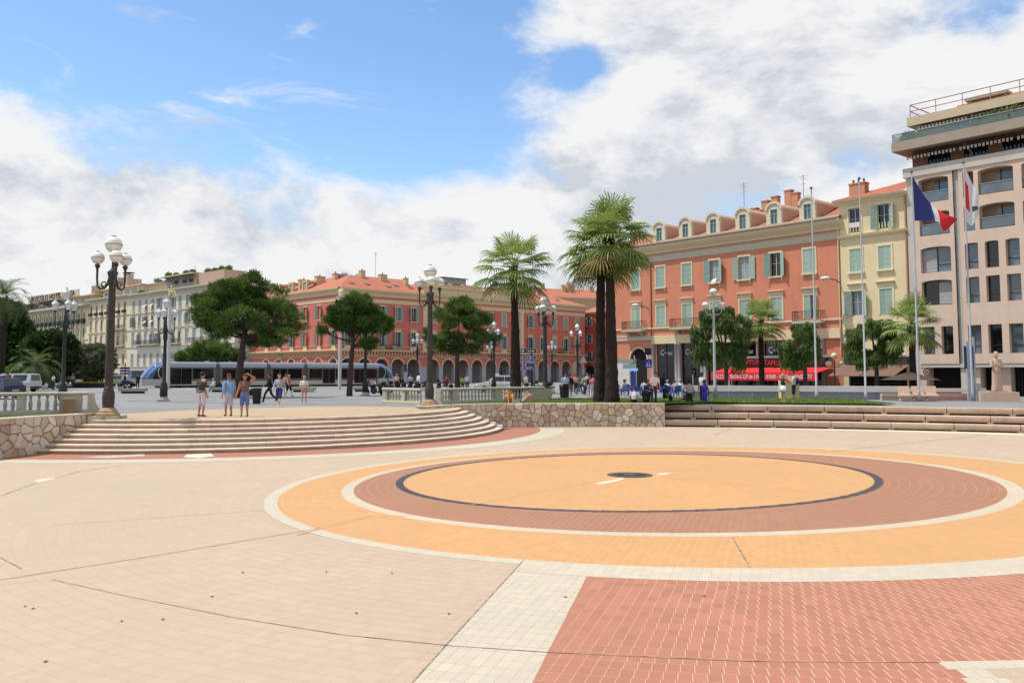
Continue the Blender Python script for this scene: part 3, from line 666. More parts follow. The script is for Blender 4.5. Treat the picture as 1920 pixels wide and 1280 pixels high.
q = MB().box(-.2, .2, -.2, .2, 0, .62).box(-.23, .23, -.23, .23, .62, .68); tag(q.build('stone_post', mat('post_tan', '94775c', .85, .2, 3), loc=(-18.15, 36.2, LAWN + .01), rz=.4), 'short tan square stone post before the left balustrade', 'post')
_bl = balustrade('grey stone balustrade running back from the lamp to the palm', [(-4.15, 49.7), (-2.9, 51.5), (-1.2, 53.6), (.3, 55.3), (1.9, 56.9)],
           [('pier', 0, .3), ('bal', .3, 1.1), ('pier', 1.1, 1.7), ('bal', 1.7, 5.0), ('pier', 5.0, 5.6), ('bal', 5.6, 8.0), ('pier', 8.0, 10.2)], UP, .24, scroll)
balustrade('pale stone balustrade left of the middle globe lamp', [(-7.5, 52.1), (-6.2, 50.65), (-4.95, 49.3)],
           [('pier', 0, .42), ('bal', .42, 1.95), ('pier', 1.95, 2.25), ('bal', 2.25, 3.7)], UP, .24)
# ================================================================== buildings
def facade(b, Wd, H, ops, d=.22, mi=0, z0=0.0, x0=0.0):
    """front wall in the plane y=0 (outside is -y) with openings (xa, xb, za, zb[, 'arch']) and their reveals"""
    xs = sorted(set([x0, Wd] + [o[0] for o in ops] + [o[1] for o in ops])); zs = sorted(set([z0, H] + [o[2] for o in ops] + [o[3] for o in ops]))
    for i in range(len(xs) - 1):
        for j in range(len(zs) - 1):
            cx, cz = (xs[i] + xs[i + 1]) / 2, (zs[j] + zs[j + 1]) / 2
            if any(o[0] < cx < o[1] and o[2] < cz < o[3] for o in ops): continue
            b.quad((xs[i], 0, zs[j]), (xs[i + 1], 0, zs[j]), (xs[i + 1], 0, zs[j + 1]), (xs[i], 0, zs[j + 1]), mi)
    for o in ops:
        xa, xb, za, zb = o[:4]; zt = zb
        if len(o) > 4:
            r = (xb - xa) / 2; zt = zb - r * (1 if o[4] == 'arch' else o[4]); cx = (xa + xb) / 2; k = 10; rz = zb - zt
            A = [(cx - r * math.cos(PI * i / k), zt + rz * math.sin(PI * i / k)) for i in range(k + 1)]
            for i in range(k):
                b.poly([(A[i][0], 0, A[i][1]), (A[i + 1][0], 0, A[i + 1][1]), (A[i + 1][0], 0, zb), (A[i][0], 0, zb)], mi)
                b.quad((A[i][0], 0, A[i][1]), (A[i][0], d, A[i][1]), (A[i + 1][0], d, A[i + 1][1]), (A[i + 1][0], 0, A[i + 1][1]), mi)
        else: b.quad((xa, 0, zb), (xa, d, zb), (xb, d, zb), (xb, 0, zb), mi)
        b.quad((xa, 0, za), (xa, d, za), (xa, d, zt), (xa, 0, zt), mi); b.quad((xb, 0, za), (xb, 0, zt), (xb, d, zt), (xb, d, za), mi)
        b.quad((xa, 0, za), (xb, 0, za), (xb, d, za), (xa, d, za), mi)
    return b
def cornice(b, x0, x1, prof, mi=0, depth=.1):             # prof: (projection, z) from the bottom up
    pts = [(-p, z) for p, z in prof]; pts = [(depth, prof[0][1])] + pts + [(depth, prof[-1][1])]
    return b.xprism(pts, x0, x1, mi)
PANE = glass('window_glass', '58646e', .05, .8); PANE_D = glass('window_glass_dark', '161a1e', .05, .6); PANE_L = glass('window_curtained', '8a949a', .12, .5)
FRAMEW = mat('window_frame_pale', 'b9bcb4', .6, .08, 5)
WM = {}
def shutter_mesh(w_, h, mt):
    k = ('sh', round(w_, 2), round(h, 2), mt.name)
    if k not in WM:
        b = MB().box(-w_ / 2, w_ / 2, -.015, .015, 0, h)
        for x0, x1 in ((-w_ / 2, -w_ / 2 + .07), (w_ / 2 - .07, w_ / 2)): b.box(x0, x1, -.04, -.0155, 0, h)
        for i in range(5): z = (h - .08) * i / 4; b.box(-w_ / 2 + .071, w_ / 2 - .071, -.04, -.0155, z, z + .08)
        n = int(h / .11)
        for i in range(n): z = .05 + (h - .1) * i / n; b.box(-w_ / 2 + .075, w_ / 2 - .075, -.028, -.0156, z, z + .05)
        WM[k] = b.mesh('shutter', mt)
    return WM[k]
def window(parent, x, z, w_, h, surround, shutters=None, state='closed', hood=False, sill=True, pane=PANE, d=.2, sw=.15, brackets=True, arch=False, simple=False):
    """a window: surround + frame (the part), its pane and its shutters (sub-parts)"""
    k = ('w', round(w_, 2), round(h, 2), surround.name, hood, sill, brackets, d, sw, simple)
    if k not in WM:
        b = MB()
        if sw: b.box(-w_ / 2 - sw, -w_ / 2, -.05, .03, 0, h).box(w_ / 2, w_ / 2 + sw, -.05, .03, 0, h).box(-w_ / 2 - sw, w_ / 2 + sw, -.06, .03, h, h + sw * 1.25)
        if hood: b.box(-w_ / 2 - sw, w_ / 2 + sw, -.04, .03, h + sw * 1.25, h + .5); cornice(b, -w_ / 2 - sw - .1, w_ / 2 + sw + .1, [(.06, h + .5), (.22, h + .58), (.26, h + .66), (.24, h + .7)])
        if sill:
            b.box(-w_ / 2 - sw - .06, w_ / 2 + sw + .06, -.2, .03, -.13, 0)
            if brackets:
                for s in (-1, 1): xx = s * (w_ / 2 + sw - .1); b.xprism([(-.16, -.13), (.03, -.13), (.03, -.5), (-.06, -.46), (-.1, -.34)], xx - .07, xx + .07)
        fw = .05; y0, y1 = d - .07, d - .02
        b.box(-w_ / 2, -w_ / 2 + fw, y0, y1, 0, h, 1).box(w_ / 2 - fw, w_ / 2, y0, y1, 0, h, 1).box(-.03, .03, y0, y1, 0, h, 1).box(-w_ / 2, w_ / 2, y0, y1, h - fw, h, 1).box(-w_ / 2, w_ / 2, y0, y1, 0, .08, 1)
        if not simple: b.box(-w_ / 2 + fw, -.03, y0 + .01, y1 - .005, h * .55, h * .55 + .03, 1).box(.03, w_ / 2 - fw, y0 + .01, y1 - .005, h * .55, h * .55 + .03, 1)
        WM[k] = b.mesh('window', [surround, FRAMEW]); p = MB().quad((-w_ / 2, d - .03, 0), (w_ / 2, d - .03, 0), (w_ / 2, d - .03, h), (-w_ / 2, d - .03, h)); WM[k + ('p',)] = p
    o = link('window', WM[k], parent, (x, 0, z))
    kp = ('pane', round(w_, 2), round(h, 2), pane.name, d)
    if kp not in WM: WM[kp] = WM[k + ('p',)].mesh('pane', pane)
    link('pane', WM[kp], o)
    if shutters is not None and state != 'none':
        me = shutter_mesh(w_ / 2 - .01, h - .02, shutters)
        for s in (-1, 1):
            if state == 'closed' or (state == 'half' and s < 0): link('shutter', me, o, (s * w_ / 4, .02, .01))
            elif state == 'open': q = link('shutter', me, o, (s * (w_ * .75 + .06), -.09, .01))
            elif state == 'half': link('shutter', me, o, (s * (w_ / 2 + .02), .1, .01), PI / 2)
            elif state == 'ajar':
                q = link('shutter', me, o, (s * (w_ / 2 + w_ / 4 * .75), -.09 - w_ / 4 * .45, .01)); q.rotation_euler = (0, 0, -s * .55)
    return o
def balcony(parent, x, z, w_, dep, slab, iron, solid=False):
    b = MB().box(-w_ / 2, w_ / 2, -dep, .02, -.16, 0).box(-w_ / 2 + .05, w_ / 2 - .05, -dep + .06, .02, -.24, -.16)
    for s in (-1, 1): b.xprism([(-dep * .8, -.24), (.02, -.24), (.02, -.75), (-.12, -.7), (-.2, -.5)], s * w_ * .32 - .1, s * w_ * .32 + .1)
    o = b.build('balcony', slab, parent, loc=(x, 0, z)); r = MB()
    r.box(-w_ / 2 + .03, w_ / 2 - .03, -dep + .03, -dep + .07, .92, .97).box(-w_ / 2 + .03, w_ / 2 - .03, -dep + .035, -dep + .06, .08, .11)
    for s in (-1, 1): r.box(s * (w_ / 2 - .05) - .02, s * (w_ / 2 - .05) + .02, -dep + .03, .0, .92, .97)
    n = int(w_ / .14)
    for i in range(n + 1): xx = -w_ / 2 + .04 + (w_ - .08) * i / n; r.box(xx - .012, xx + .012, -dep + .04, -dep + .06, 0, .95)
    for s in (-1, 1):
        for i in range(int(dep / .16)): yy = -dep + .1 + i * .16; r.box(s * (w_ / 2 - .05) - .012, s * (w_ / 2 - .05) + .012, yy - .01, yy + .01, 0, .95)
    r.build('railing', iron, o); return o
IRON = mat('wrought_iron', '23262a', .55, .2, 6, metal=.2)
def tiles(name, col):
    if name in MATS: return MATS[name]
    t = NT(name); tc = t.node('ShaderNodeTexCoord').outputs['Object']; c = lin(col); sp = t.node('ShaderNodeSeparateXYZ'); t.L.new(tc, sp.inputs[0])
    wv = t.m('SINE', t.m('MULTIPLY', sp.outputs[0], 2 * PI / .24)); rw = t.m('FRACT', t.m('MULTIPLY', sp.outputs[2], 5.5))
    base = t.mix(t.rng(t.noise(tc, 3, 6, .7), .3, .7, 0, 1), scale(c, .78), scale(c, 1.18)); base = t.mix(t.rng(t.noise(tc, .5, 5), .45, .75, 0, .5), base, scale(c, .7))
    base = t.mix(t.m('MULTIPLY', t.m('LESS_THAN', rw, .16), .3), base, scale(c, .5)); t.L.new(base, t.bsdf.inputs['Base Color']); t.bsdf.inputs['Roughness'].default_value = .85
    t.bump(t.m('ADD', t.m('MULTIPLY', wv, .5), rw), .6, .06); MATS[name] = t.mat; return t.mat
ROOF = tiles('clay_roof_tiles', 'a35c42')
def chimney(parent, x, y, z, w_, d_, h, mt, pots=2):
    b = MB().box(-w_ / 2, w_ / 2, -d_ / 2, d_ / 2, -.8, h).box(-w_ / 2 - .06, w_ / 2 + .06, -d_ / 2 - .06, d_ / 2 + .06, h - .12, h); o = b.build('chimney', mt, parent, loc=(x, y, z))
    for i in range(pots): MB().lathe([(.11, 0), (.09, .3), (.12, .32), (.1, .36)], 8).build('chimney_pot', mat('terracotta_pot', '8c4a32', .85, .2), o, loc=(-w_ / 2 + w_ * (i + .5) / pots, 0, h))
    return o
def antenna(parent, x, y, z, h):
    b = MB().tube([(0, 0, 0), (0, 0, h)], .03, 5)
    for i, zz in enumerate((.95, .85, .7)): b.tube([(-.5 + .1 * i, 0, h * zz), (.5 - .1 * i, .1, h * zz)], .014, 4)
    b.tube([(0, -.5, h * .9), (0, .5, h * .9)], .014, 4); return b.build('antenna', mat('antenna_metal', '6d7074', .5, metal=.6), parent, loc=(x, y, z))

# ------------------------------------------------------------------ the row on the right
RD = Vector((.647, -.762, 0)); RTH = math.atan2(-.762, .647); RC = Vector((30.06, 80, UP))
pinkm = mat('plaster_salmon', 'c07c62', .9, .09, .35, .1, fine=9, stain=.3); creamt = mat('stone_trim_cream', 'c7b898', .85, .08, 3); sagem = mat('shutter_sage', '9bb0a4', .65, .1, 4, rnd=.14); greyband = mat('band_stone_grey', 'b5ac98', .85, .08, 2)
LP = 29.0
pk = thing('salmon_building', 'salmon pink three-storey building with sage shutters and round-topped dormers', 'building', RC - RD * LP, RTH)
wx = [LP - (3.15 + 3.62 * k) for k in range(7)]
ops = []
for i, x in enumerate(wx): ops += [(x - .62, x + .62, 11.2, 13.5), (x - .62, x + .62, 6.95, 9.15)]
shops = [(LP - 21.9, LP - 19.3), (LP - 18.5, LP - 15.9), (LP - 15.1, LP - 12.5), (LP - 11.7, LP - 9.1), (LP - 8.3, LP - 5.7), (LP - 4.7, LP - 2.2)]
ops += [(a, b_, 0.02, 5.0) for a, b_ in shops] + [(LP - 25.8, LP - 23.3, 0.02, 4.6, 'arch')]
b = facade(MB(), LP, 15.0, ops, .25)
b.quad((0, 0, 0), (0, 0, 15), (0, 12, 15), (0, 12, 0)); b.quad((LP, 0, 0), (LP, 12, 0), (LP, 12, 15), (LP, 0, 15)); b.quad((0, 12, 0), (0, 12, 15), (LP, 12, 15), (LP, 12, 0))
b.build('wall', pinkm, pk)
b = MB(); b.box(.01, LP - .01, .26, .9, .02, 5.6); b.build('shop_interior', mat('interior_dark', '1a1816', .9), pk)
b = MB(); cornice(b, -.3, LP + .25, [(.02, 14.95), (.12, 15.0), (.18, 15.2), (.42, 15.4), (.62, 15.6), (.68, 15.75), (.7, 15.95)], 0, 1.0); b.build('cornice', creamt, pk)
b = MB(); b.box(-.02, LP + .02, -.06, .05, 14.1, 14.72); cornice(b, -.02, LP + .02, [(.06, 14.72), (.12, 14.76), (.12, 14.8)]); b.build('frieze_band', greyband, pk)
b = MB(); cornice(b, -.02, LP + .02, [(.06, 6.62), (.14, 6.68), (.14, 6.8), (.08, 6.84)]); cornice(b, -.02, LP - 22.4, [(.04, 5.45), (.14, 5.5), (.14, 5.75), (.2, 5.9), (.08, 5.95)]); b.build('string_course', greyband, pk)
MB().box(-.1, LP + .1, -.82, -.69, 15.9, 16.02).build('gutter', mat('zinc_gutter', '6f6d69', .5, metal=.5), pk)
MB().tube([(LP - 22.6, -.08, 14.1), (LP - 22.6, -.08, 6.0)], .06, 6).build('drainpipe', mat('pipe_salmon', '9c5a46', .7), pk)
MB().tube([(LP - .15, -.08, 15.0), (LP - .15, -.08, 3.5)], .07, 6).build('drainpipe', creamt, pk)
b = MB(); b.add([(-.3, -.7, 16.02), (LP + .2, -.7, 16.02), (LP + .2, 6, 18.5), (-.3, 6, 18.5), (LP + .2, 12.5, 16), (-.3, 12.5, 16)], [(0, 1, 2, 3), (3, 2, 4, 5), (1, 4, 2), (0, 3, 5)])
rf = b.build('roof', ROOF, pk)
MB().box(-.2, LP + .2, -.45, -.15, 16.05, 16.3).build('roof_curb', greyband, rf)
states_u = ['closed', 'ajar', 'open', 'ajar', 'closed', 'closed', 'closed']; states_l = ['half', 'closed', 'closed', 'closed', 'closed', 'closed', 'closed']
for i, x in enumerate(wx):
    window(pk, x, 11.2, 1.24, 2.3, creamt, sagem, states_u[i], False, True, PANE_D if i in (1,) else PANE_L)
    window(pk, x, 6.95, 1.24, 2.2, creamt, sagem, states_l[i], True, False, PANE)
cl = MB().add([(-.35, -.24, .02), (.3, -.24, .05), (.34, -.08, .36), (-.2, -.06, .3), (.3, -.28, -.2), (-.32, -.27, -.24)], [(0, 1, 2, 3), (0, 5, 4, 1)]); cl.build('linen', mat('linen_white', 'c9c4c2', .9), pk, loc=(wx[3], 0, 11.25))
for i, wd in ((0, 3.0), (4, 3.6), (6, 3.0)): balcony(pk, wx[i], 6.6 + .05, wd, .85, greyband, IRON)
for i in range(6):                                          # dormers
    x = wx[i]; b = MB(); A = [(-1.0, 0)] + [(-1.0 * math.cos(PI * j / 10), 1.55 + .85 * math.sin(PI * j / 10)) for j in range(11)] + [(1.0, 0)]
    A = [(q[0], q[1]) for q in A]
    outer = [(1.0 * s[0], s[1]) for s in A]
    # front with window opening
    fr = facade(MB(), 1.0, 1.55, [(-.45, .45, .25, 1.7)], .2, 0, 0, -1.0) if False else MB()
    fr.box(-1.0, -.45, -.05, .25, 0, 1.75).box(.45, 1.0, -.05, .25, 0, 1.75).box(-.45, .45, -.05, .25, 0, .2)
    top = [(-1.0, 1.75)] + [(-1.0 * math.cos(PI * j / 10), 1.75 + .72 * math.sin(PI * j / 10)) for j in range(1, 10)] + [(1.0, 1.75)]
    fr.yprism(top, -.05, .25)
    lip = [(-1.12 * math.cos(PI * j / 10), 1.75 + .84 * math.sin(PI * j / 10)) for j in range(11)]; inn = [(-.86 * math.cos(PI * j / 10), 1.75 + .6 * math.sin(PI * j / 10)) for j in range(11)]
    for j in range(10): fr.yprism([lip[j], lip[j + 1], inn[j + 1], inn[j]][::-1], -.16, -.051)
    d_ = fr.build('dormer', mat('dormer_pale', 'c4baa6', .85, .08, 3), rf, loc=(x, -.1, 16.1))
    sd_ = MB(); arc = [(-.98 * math.cos(PI * j / 10), 1.7 + .72 * math.sin(PI * j / 10)) for j in range(11)]
    prof = [(-.98, 0)] + arc + [(.98, 0)]; back = [(q[0], .251, q[1]) for q in prof]; far = [(q[0], .3 + q[1] * 1.9, q[1]) for q in prof]
    for j in range(len(prof) - 1): sd_.quad(back[j], far[j], far[j + 1], back[j + 1])
    sd_.build('dormer_side', mat('dormer_plaster', 'b59a86', .9, .1), d_ if False else rf, loc=(x, -.1, 16.1))
    MB().quad((-.45, .12, .2), (.45, .12, .2), (.45, .12, 1.75), (-.45, .12, 1.75)).build('dormer_pane', PANE, rf, loc=(x, -.1, 16.1))
    MB().box(-.04, .04, .05, .115, .2, 1.75).box(-.45, -.38, .05, .115, .2, 1.75).box(.38, .45, .05, .115, .2, 1.75).box(-.37, .37, .05, .115, 1.3, 1.36).build('dormer_frame', mat('frame_aqua', '7fa9a4', .6), rf, loc=(x, -.1, 16.1))
chm = mat('chimney_plaster', 'b58468', .9, .15)
for i, (s, h) in enumerate([(13.2, 1.0), (11.8, 1.6), (10.6, 1.9), (9.0, 2.3), (8.2, 1.9), (12.4, .7)]): chimney(rf, LP - s, 6.2, 18.6, .75, .6, h, chm, 0)
for o in list(COL.objects):
    if o.name.startswith('dormer') and o.parent == rf: o.scale = (.84, 1, .95)
antenna(rf, LP - 14.4, 6, 19, 3.6); antenna(rf, LP - 7.2, 6, 19, 3.2)
# shop fronts: dark glass, grey columns, cream lintel
colm_ = mat('column_grey', '8f8f8e', .6, .12, 2)
MB().box(LP - 22.4, LP - .1, -.28, -.01, 5.02, 5.95).build('shop_lintel', mat('lintel_cream', 'c9b996', .8, .06, 2), pk)
for i, (a, b_) in enumerate(shops):
    g = MB().quad((a, .12, .05), (b_, .12, .05), (b_, .12, 5.0), (a, .12, 5.0)).build('shop_window', glass('shop_glass', '0e1013', .04, .5), pk)
    MB().box((a + b_) / 2 - .03, (a + b_) / 2 + .03, .06, .115, .05, 5.0).box(a, b_, .06, .115, 2.5, 2.56).build('glazing_bar', IRON, g)
    if i < 5:
        lg = MB(); cx = (a + b_) / 2 - .55
        for j in range(7): ang = R(60 + j * 38); lg.box(cx + .26 * math.cos(ang) - .05, cx + .26 * math.cos(ang) + .05, .1, .117, 4.1 + .26 * math.sin(ang) - .05, 4.1 + .26 * math.sin(ang) + .05)
        lg.box(cx + .2, cx + 1.35, .1, .117, 4.02, 4.08).box(cx + .75, cx + 1.3, .1, .117, 3.84, 3.88); lg.build('emblem', mat('letter_white', 'd8d8d8', .6), g)
for s in (22.3, 19.1, 18.7, 15.7, 15.3, 12.3, 11.9, 8.9, 8.5, 5.5, 4.95, 1.95): MB().lathe([(.24, 0), (.24, .1), (.2, .14), (.2, 4.85), (.24, 4.9), (.24, 5.01)], 12).build('column', colm_, pk, True, (LP - s, -.1, 0))
b = MB(); A = [(-1.42 * math.cos(PI * j / 12), 3.35 + 1.42 * math.sin(PI * j / 12)) for j in range(13)]; B_ = [(-1.25 * math.cos(PI * j / 12), 3.35 + 1.25 * math.sin(PI * j / 12)) for j in range(13)]
for j in range(12): b.yprism([A[j], A[j + 1], B_[j + 1], B_[j]][::-1], -.08, .02)
b.build('arch_trim', creamt, pk, loc=(LP - 24.55, 0, 0))
MB().box(.0, 2.5, 0, .02, 0, 3.4).build('pale_dado', mat('dado_white', 'bfbcb6', .8), pk, loc=(LP - 28.4, -.03, 0))
# ------------------------------------------------------------------ yellow building
yelm = mat('plaster_yellow', 'd0c09c', .9, .06, .6, .1, fine=30, stain=.12); trimy = mat('trim_pale_yellow', 'd2c6a4', .85, .06, 3)
LY = 6.3
yb = thing('yellow_building', 'narrow pale yellow building between the salmon and the concrete one', 'building', RC, RTH)
ops = []
for x in (1.5, 4.2): ops += [(x - .58, x + .58, 14.5, 16.7), (x - .58, x + .58, 10.9, 13.0), (x - .58, x + .58, 6.95, 9.2)]
b = facade(MB(), LY, 17.3, ops + [(.5, 5.8, .02, 3.2)], .25); b.quad((0, 0, 15), (0, 0, 17.3), (0, 12, 17.3), (0, 12, 15)); b.quad((LY, 0, 0), (LY, 12, 0), (LY, 12, 17.3), (LY, 0, 17.3)); b.quad((0, 12, 0), (0, 12, 17.3), (LY, 12, 17.3), (LY, 12, 0)); b.build('wall', yelm, yb)
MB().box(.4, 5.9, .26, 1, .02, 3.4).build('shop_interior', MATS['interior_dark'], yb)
for i, x in enumerate((1.5, 4.2)):
    window(yb, x, 14.5, 1.16, 2.2, trimy, sagem, ['none', 'ajar'][i], False, False, PANE_D); window(yb, x, 10.9, 1.16, 2.1, trimy, sagem, 'closed'); window(yb, x, 6.95, 1.16, 2.25, trimy, sagem, ['ajar', 'closed'][i], True, False, PANE)
    for j in range(4): MB().lathe([(.06, 0), (.05, .1), (.075, .25), (.04, .5), (.06, .55)], 8).build('window_baluster', trimy, yb, True, (x - .42 + j * .28, -.02, 14.52))
MB().box(-.5, .5, -.12, .02, .0, .45).build('linen', MATS['linen_white'], yb, loc=(1.5, -.03, 14.95))
b = MB(); cornice(b, -.1, LY + .02, [(.02, 13.95), (.18, 14.05), (.3, 14.15), (.34, 14.3)]); cornice(b, -.4, LY + .02, [(.05, 17.1), (.2, 17.25), (.5, 17.4), (.6, 17.55)], 0, .6); b.build('cornice', trimy, yb)
b = MB(); b.add([(-.4, -.6, 17.56), (LY, -.6, 17.56), (LY, 6, 20.0), (2.2, 6, 19.6), (-.4, 5, 17.56)], [(0, 1, 2, 3), (0, 3, 4)]); ry = b.build('roof', ROOF, yb); chimney(ry, 1.35, 1.2, 18.1, 1.5, .8, 1.1, chm, 3)
MB().tube([(LY - .12, -.1, 17.2), (LY - .12, -.1, 3)], .09, 6).build('drainpipe', mat('pipe_pink', 'a87a68', .7), yb)
# ------------------------------------------------------------------ concrete apartment block
conm = mat('concrete_pink', 'c4ae9d', .85, .1, .8, .2, stain=.2); cong = mat('concrete_pale', 'b3ada4', .85, .08, .8, .15, stain=.15); LMD = 24.0
mb_ = thing('apartment_block', 'modern beige concrete apartment block with loggias and roof terraces', 'building', RC + RD * 6.34, RTH)
rows = [(16.2, 18.3), (13.4, 15.4)]; rows2 = [(10.25, 12.4), (7.5, 9.6)]
opsA = [(1.1, 3.6, z0, z1, .16) for z0, z1 in rows + rows2] + [(1.1, 2.05, 3.4, 5.7), (2.6, 3.55, 3.4, 5.7)]
opsB = []
for z0, z1 in rows: opsB += [(4.75, 5.6, z0, z1, .16), (5.95, 8.6, z0, z1, .16), (9.2, 11.8, z0, z1, .16), (12.4, 15.0, z0, z1, .16)]
for z0, z1 in rows2 + [(3.4, 5.7)]: opsB += [(4.72 + i * 1.55, 5.75 + i * 1.55, z0, z1) + ((.18,) if z0 > 10 else ()) for i in range(8)]
b = facade(MB(), 3.95, 18.6, opsA, .75, 0, 2.6, .75); b.build('frame_bay', conm, mb_, loc=(0, -.25, 0))
b = facade(MB(), LMD, 18.6, opsB, .75, 0, 2.6, 4.4); b.build('frame_bay', conm, mb_, loc=(0, -.25, 0))
b = MB().box(0, .75, -.1, 12, 0, 18.6).box(3.95, 4.4, -.05, 12, 0, 18.6).box(.75, LMD, 1.3, 12, 0, 18.6).box(.75, LMD, -.2, 1.3, 2.3, 2.6).box(LMD, LMD + .2, -.25, 12, 0, 18.6); b.build('wall', cong, mb_)
MB().box(-.15, LMD, -.35, 12, 18.6, 19.4).build('parapet', cong, mb_)
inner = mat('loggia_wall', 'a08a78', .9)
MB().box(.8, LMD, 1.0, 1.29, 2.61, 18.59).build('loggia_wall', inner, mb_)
for z in (5.9, 9.75, 12.6, 15.6): MB().box(.76, LMD, .51, .99, z - .05, z + .25).build('floor_slab', conm, mb_)
railg = glass('rail_glass', '5d666c', .08, .6)
for n_, (xa, xb, za, zb) in enumerate([o[:4] for o in opsA + opsB]):
    pn = MB().quad((xa - .1, .2, za), (xb + .1, .2, za), (xb + .1, .2, zb + .05), (xa - .1, .2, zb + .05)) if za < 12.5 else MB().quad((xa + (xb - xa) * .35, .95, za), (xb, .95, za), (xb, .95, zb - .2), (xa + (xb - xa) * .35, .95, zb - .2))
    wn_ = pn.build('window_pane', [PANE, PANE_D][n_ % 2] if za < 12.5 else PANE, mb_); cx = (xa + xb) / 2
    y_ = .14 if za < 12.5 else .89
    fb = MB().box(xa, xb, y_, y_ + .05, za + .62, za + .67)
    if xb - xa > 1.5: fb.box(cx - .03, cx + .03, y_, y_ + .05, za, zb)
    fb.build('glazing_bar', mat('bar_bronze', '3c3a38', .5, metal=.4), wn_)
    if za >= 12.5:
        MB().box(xa, xb, -.1, -.07, za + .08, za + .88).build('balustrade_glass', railg, wn_); MB().box(xa, xb, -.13, -.05, za + .9, za + .95).build('rail', mat('rail_alu', '9a9c9e', .4, metal=.6), wn_)
    elif za > 7 and xb - xa > 1.5:
        bl = MB(); k = 22; x0_, x1_ = (xa + .05, cx - .05) if za > 10 else (cx + .05, xb - .05)
        for i in range(k): bl.box(x0_, x1_, .11, .13, za + .1 + (zb - za - .3) * i / k, za + .15 + (zb - za - .3) * i / k)
        bl.build('blind', mat('blind_white', 'b6b8ba', .7), wn_)
lt = mat('sign_letter_grey', '8c8178', .7)
text('OMNI  DO', .6, lt, mb_, (2.4, -.12, 6.7), (PI / 2, 0, 0), .02) if False else None
MB().box(.76, 3.94, -.08, .5, 6.2, 7.15).build('sign_band', mat('band_taupe', '8d7868', .85), mb_); MB().box(4.41, LMD - .1, -.08, .5, 6.2, 7.15).build('sign_band', mat('band_taupe', '8d7868', .85), mb_)
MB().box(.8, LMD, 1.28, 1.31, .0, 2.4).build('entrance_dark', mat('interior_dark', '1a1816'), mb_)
for x0, x1, y0 in ((.76, 1.2, -.15), (4.5, 5.4, .1), (6.3, 7.6, .3)): MB().box(x0, x1, y0, 1.2, 0, 2.3).build('entrance_pier', conm, mb_)
gr = MB()
for i in range(40): gr.box(7.9 + i * .22, 7.98 + i * .22, .95, 1.0, .1, 2.25)
gr.build('grille', IRON, mb_)
# roof terraces
def clear_glass():
    if 'terrace_glass' in MATS: return MATS['terrace_glass']
    t = NT('terrace_glass'); t.bsdf.inputs['Base Color'].default_value = lin('8a9a9a'); t.bsdf.inputs['Roughness'].default_value = .05; t.bsdf.inputs['Specular IOR Level'].default_value = .6
    tr = t.node('ShaderNodeBsdfTransparent'); tr.inputs[0].default_value = (.88, .93, .92, 1); mx = t.node('ShaderNodeMixShader'); mx.inputs[0].default_value = .28; t.L.new(tr.outputs[0], mx.inputs[1]); t.L.new(t.bsdf.outputs[0], mx.inputs[2]); t.L.new(mx.outputs[0], t.N['Material Output'].inputs[0]); MATS['terrace_glass'] = t.mat; return t.mat
MB().box(.15, LMD, .9, 12, 19.41, 20.9).build('penthouse_wall', mat('penthouse_brown', '7d5f50', .9), mb_)
for i in range(7): MB().quad((1.5 + i * 3, .88, 19.45), (3.4 + i * 3, .88, 19.45), (3.4 + i * 3, .88, 20.6), (1.5 + i * 3, .88, 20.6)).build('window_pane', PANE_D, mb_)
MB().box(-.75, LMD, -1.0, 12, 20.9, 21.7).build('terrace_slab', mat('slab_taupe', '94877a', .85, .1, 1), mb_)
awn = mat('awning_striped', '4a433d', .9)
def awning_strip(z, y, n, x0, x1, c):
    a = MB().xprism([(y, z), (y + 1.3, z + .42), (y + 1.3, z + .45), (y, z + .04)], x0, x1); r_ = a.build('awning', c, mb_); v = MB()
    k = int((x1 - x0) / .3)
    for i in range(k): v.box(x0 + i * .3, x0 + i * .3 + .16, y - .03, y, z - .26 + .05 * (i % 2), z + .02)
    v.build('valance', mat('valance_pale', 'a89f92', .9), r_)
for i in range(3): awning_strip(20.35, -.45, 8, .3 + i * 4.4, 4.5 + i * 4.4, awn)
for i in range(3): awning_strip(23.0, .35, 8, 1.0 + i * 4.4, 5.2 + i * 4.4, mat('awning_sand', '6d5a48', .9))
MB().box(.5, LMD, 1.5, 12, 21.71, 23.2).build('penthouse_wall', mat('penthouse_pale', 'a08c7c', .9), mb_)
for i in range(6): MB().quad((2.8 + i * 2.6, 1.48, 21.75), (4.9 + i * 2.6, 1.48, 21.75), (4.9 + i * 2.6, 1.48, 22.9), (2.8 + i * 2.6, 1.48, 22.9)).build('window_pane', glass('glass_blue', '3c5a94', .05, .7), mb_)
MB().box(-.7, LMD, -.95, -.92, 21.72, 22.35).box(-.7, -.67, -.92, 8, 21.72, 22.35).build('terrace_glass', clear_glass(), mb_); MB().box(-.72, LMD, -.99, -.9, 22.36, 22.42).build('rail', MATS['rail_alu'], mb_)
MB().box(.1, LMD, .2, 12, 23.2, 23.95).build('roof_slab', mat('slab_sand', 'b5a78f', .85, .1, 1), mb_)
MB().box(3.2, 10, 3, 8, 23.96, 24.9).build('plant_room', mat('plant_room_orange', 'b8845c', .9), mb_); MB().box(4.0, 7.4, 2.6, 6, 25.0, 25.2).box(4.2, 4.4, 3, 3.2, 24.9, 25.0).box(7, 7.2, 3, 3.2, 24.9, 25.0).build('canopy', mat('canopy_grey', '8d877e', .8), mb_)
rl = MB()
for i in range(9): rl.box(.3 + i * 2.2, .35 + i * 2.2, .4, .45, 23.95, 25.1)
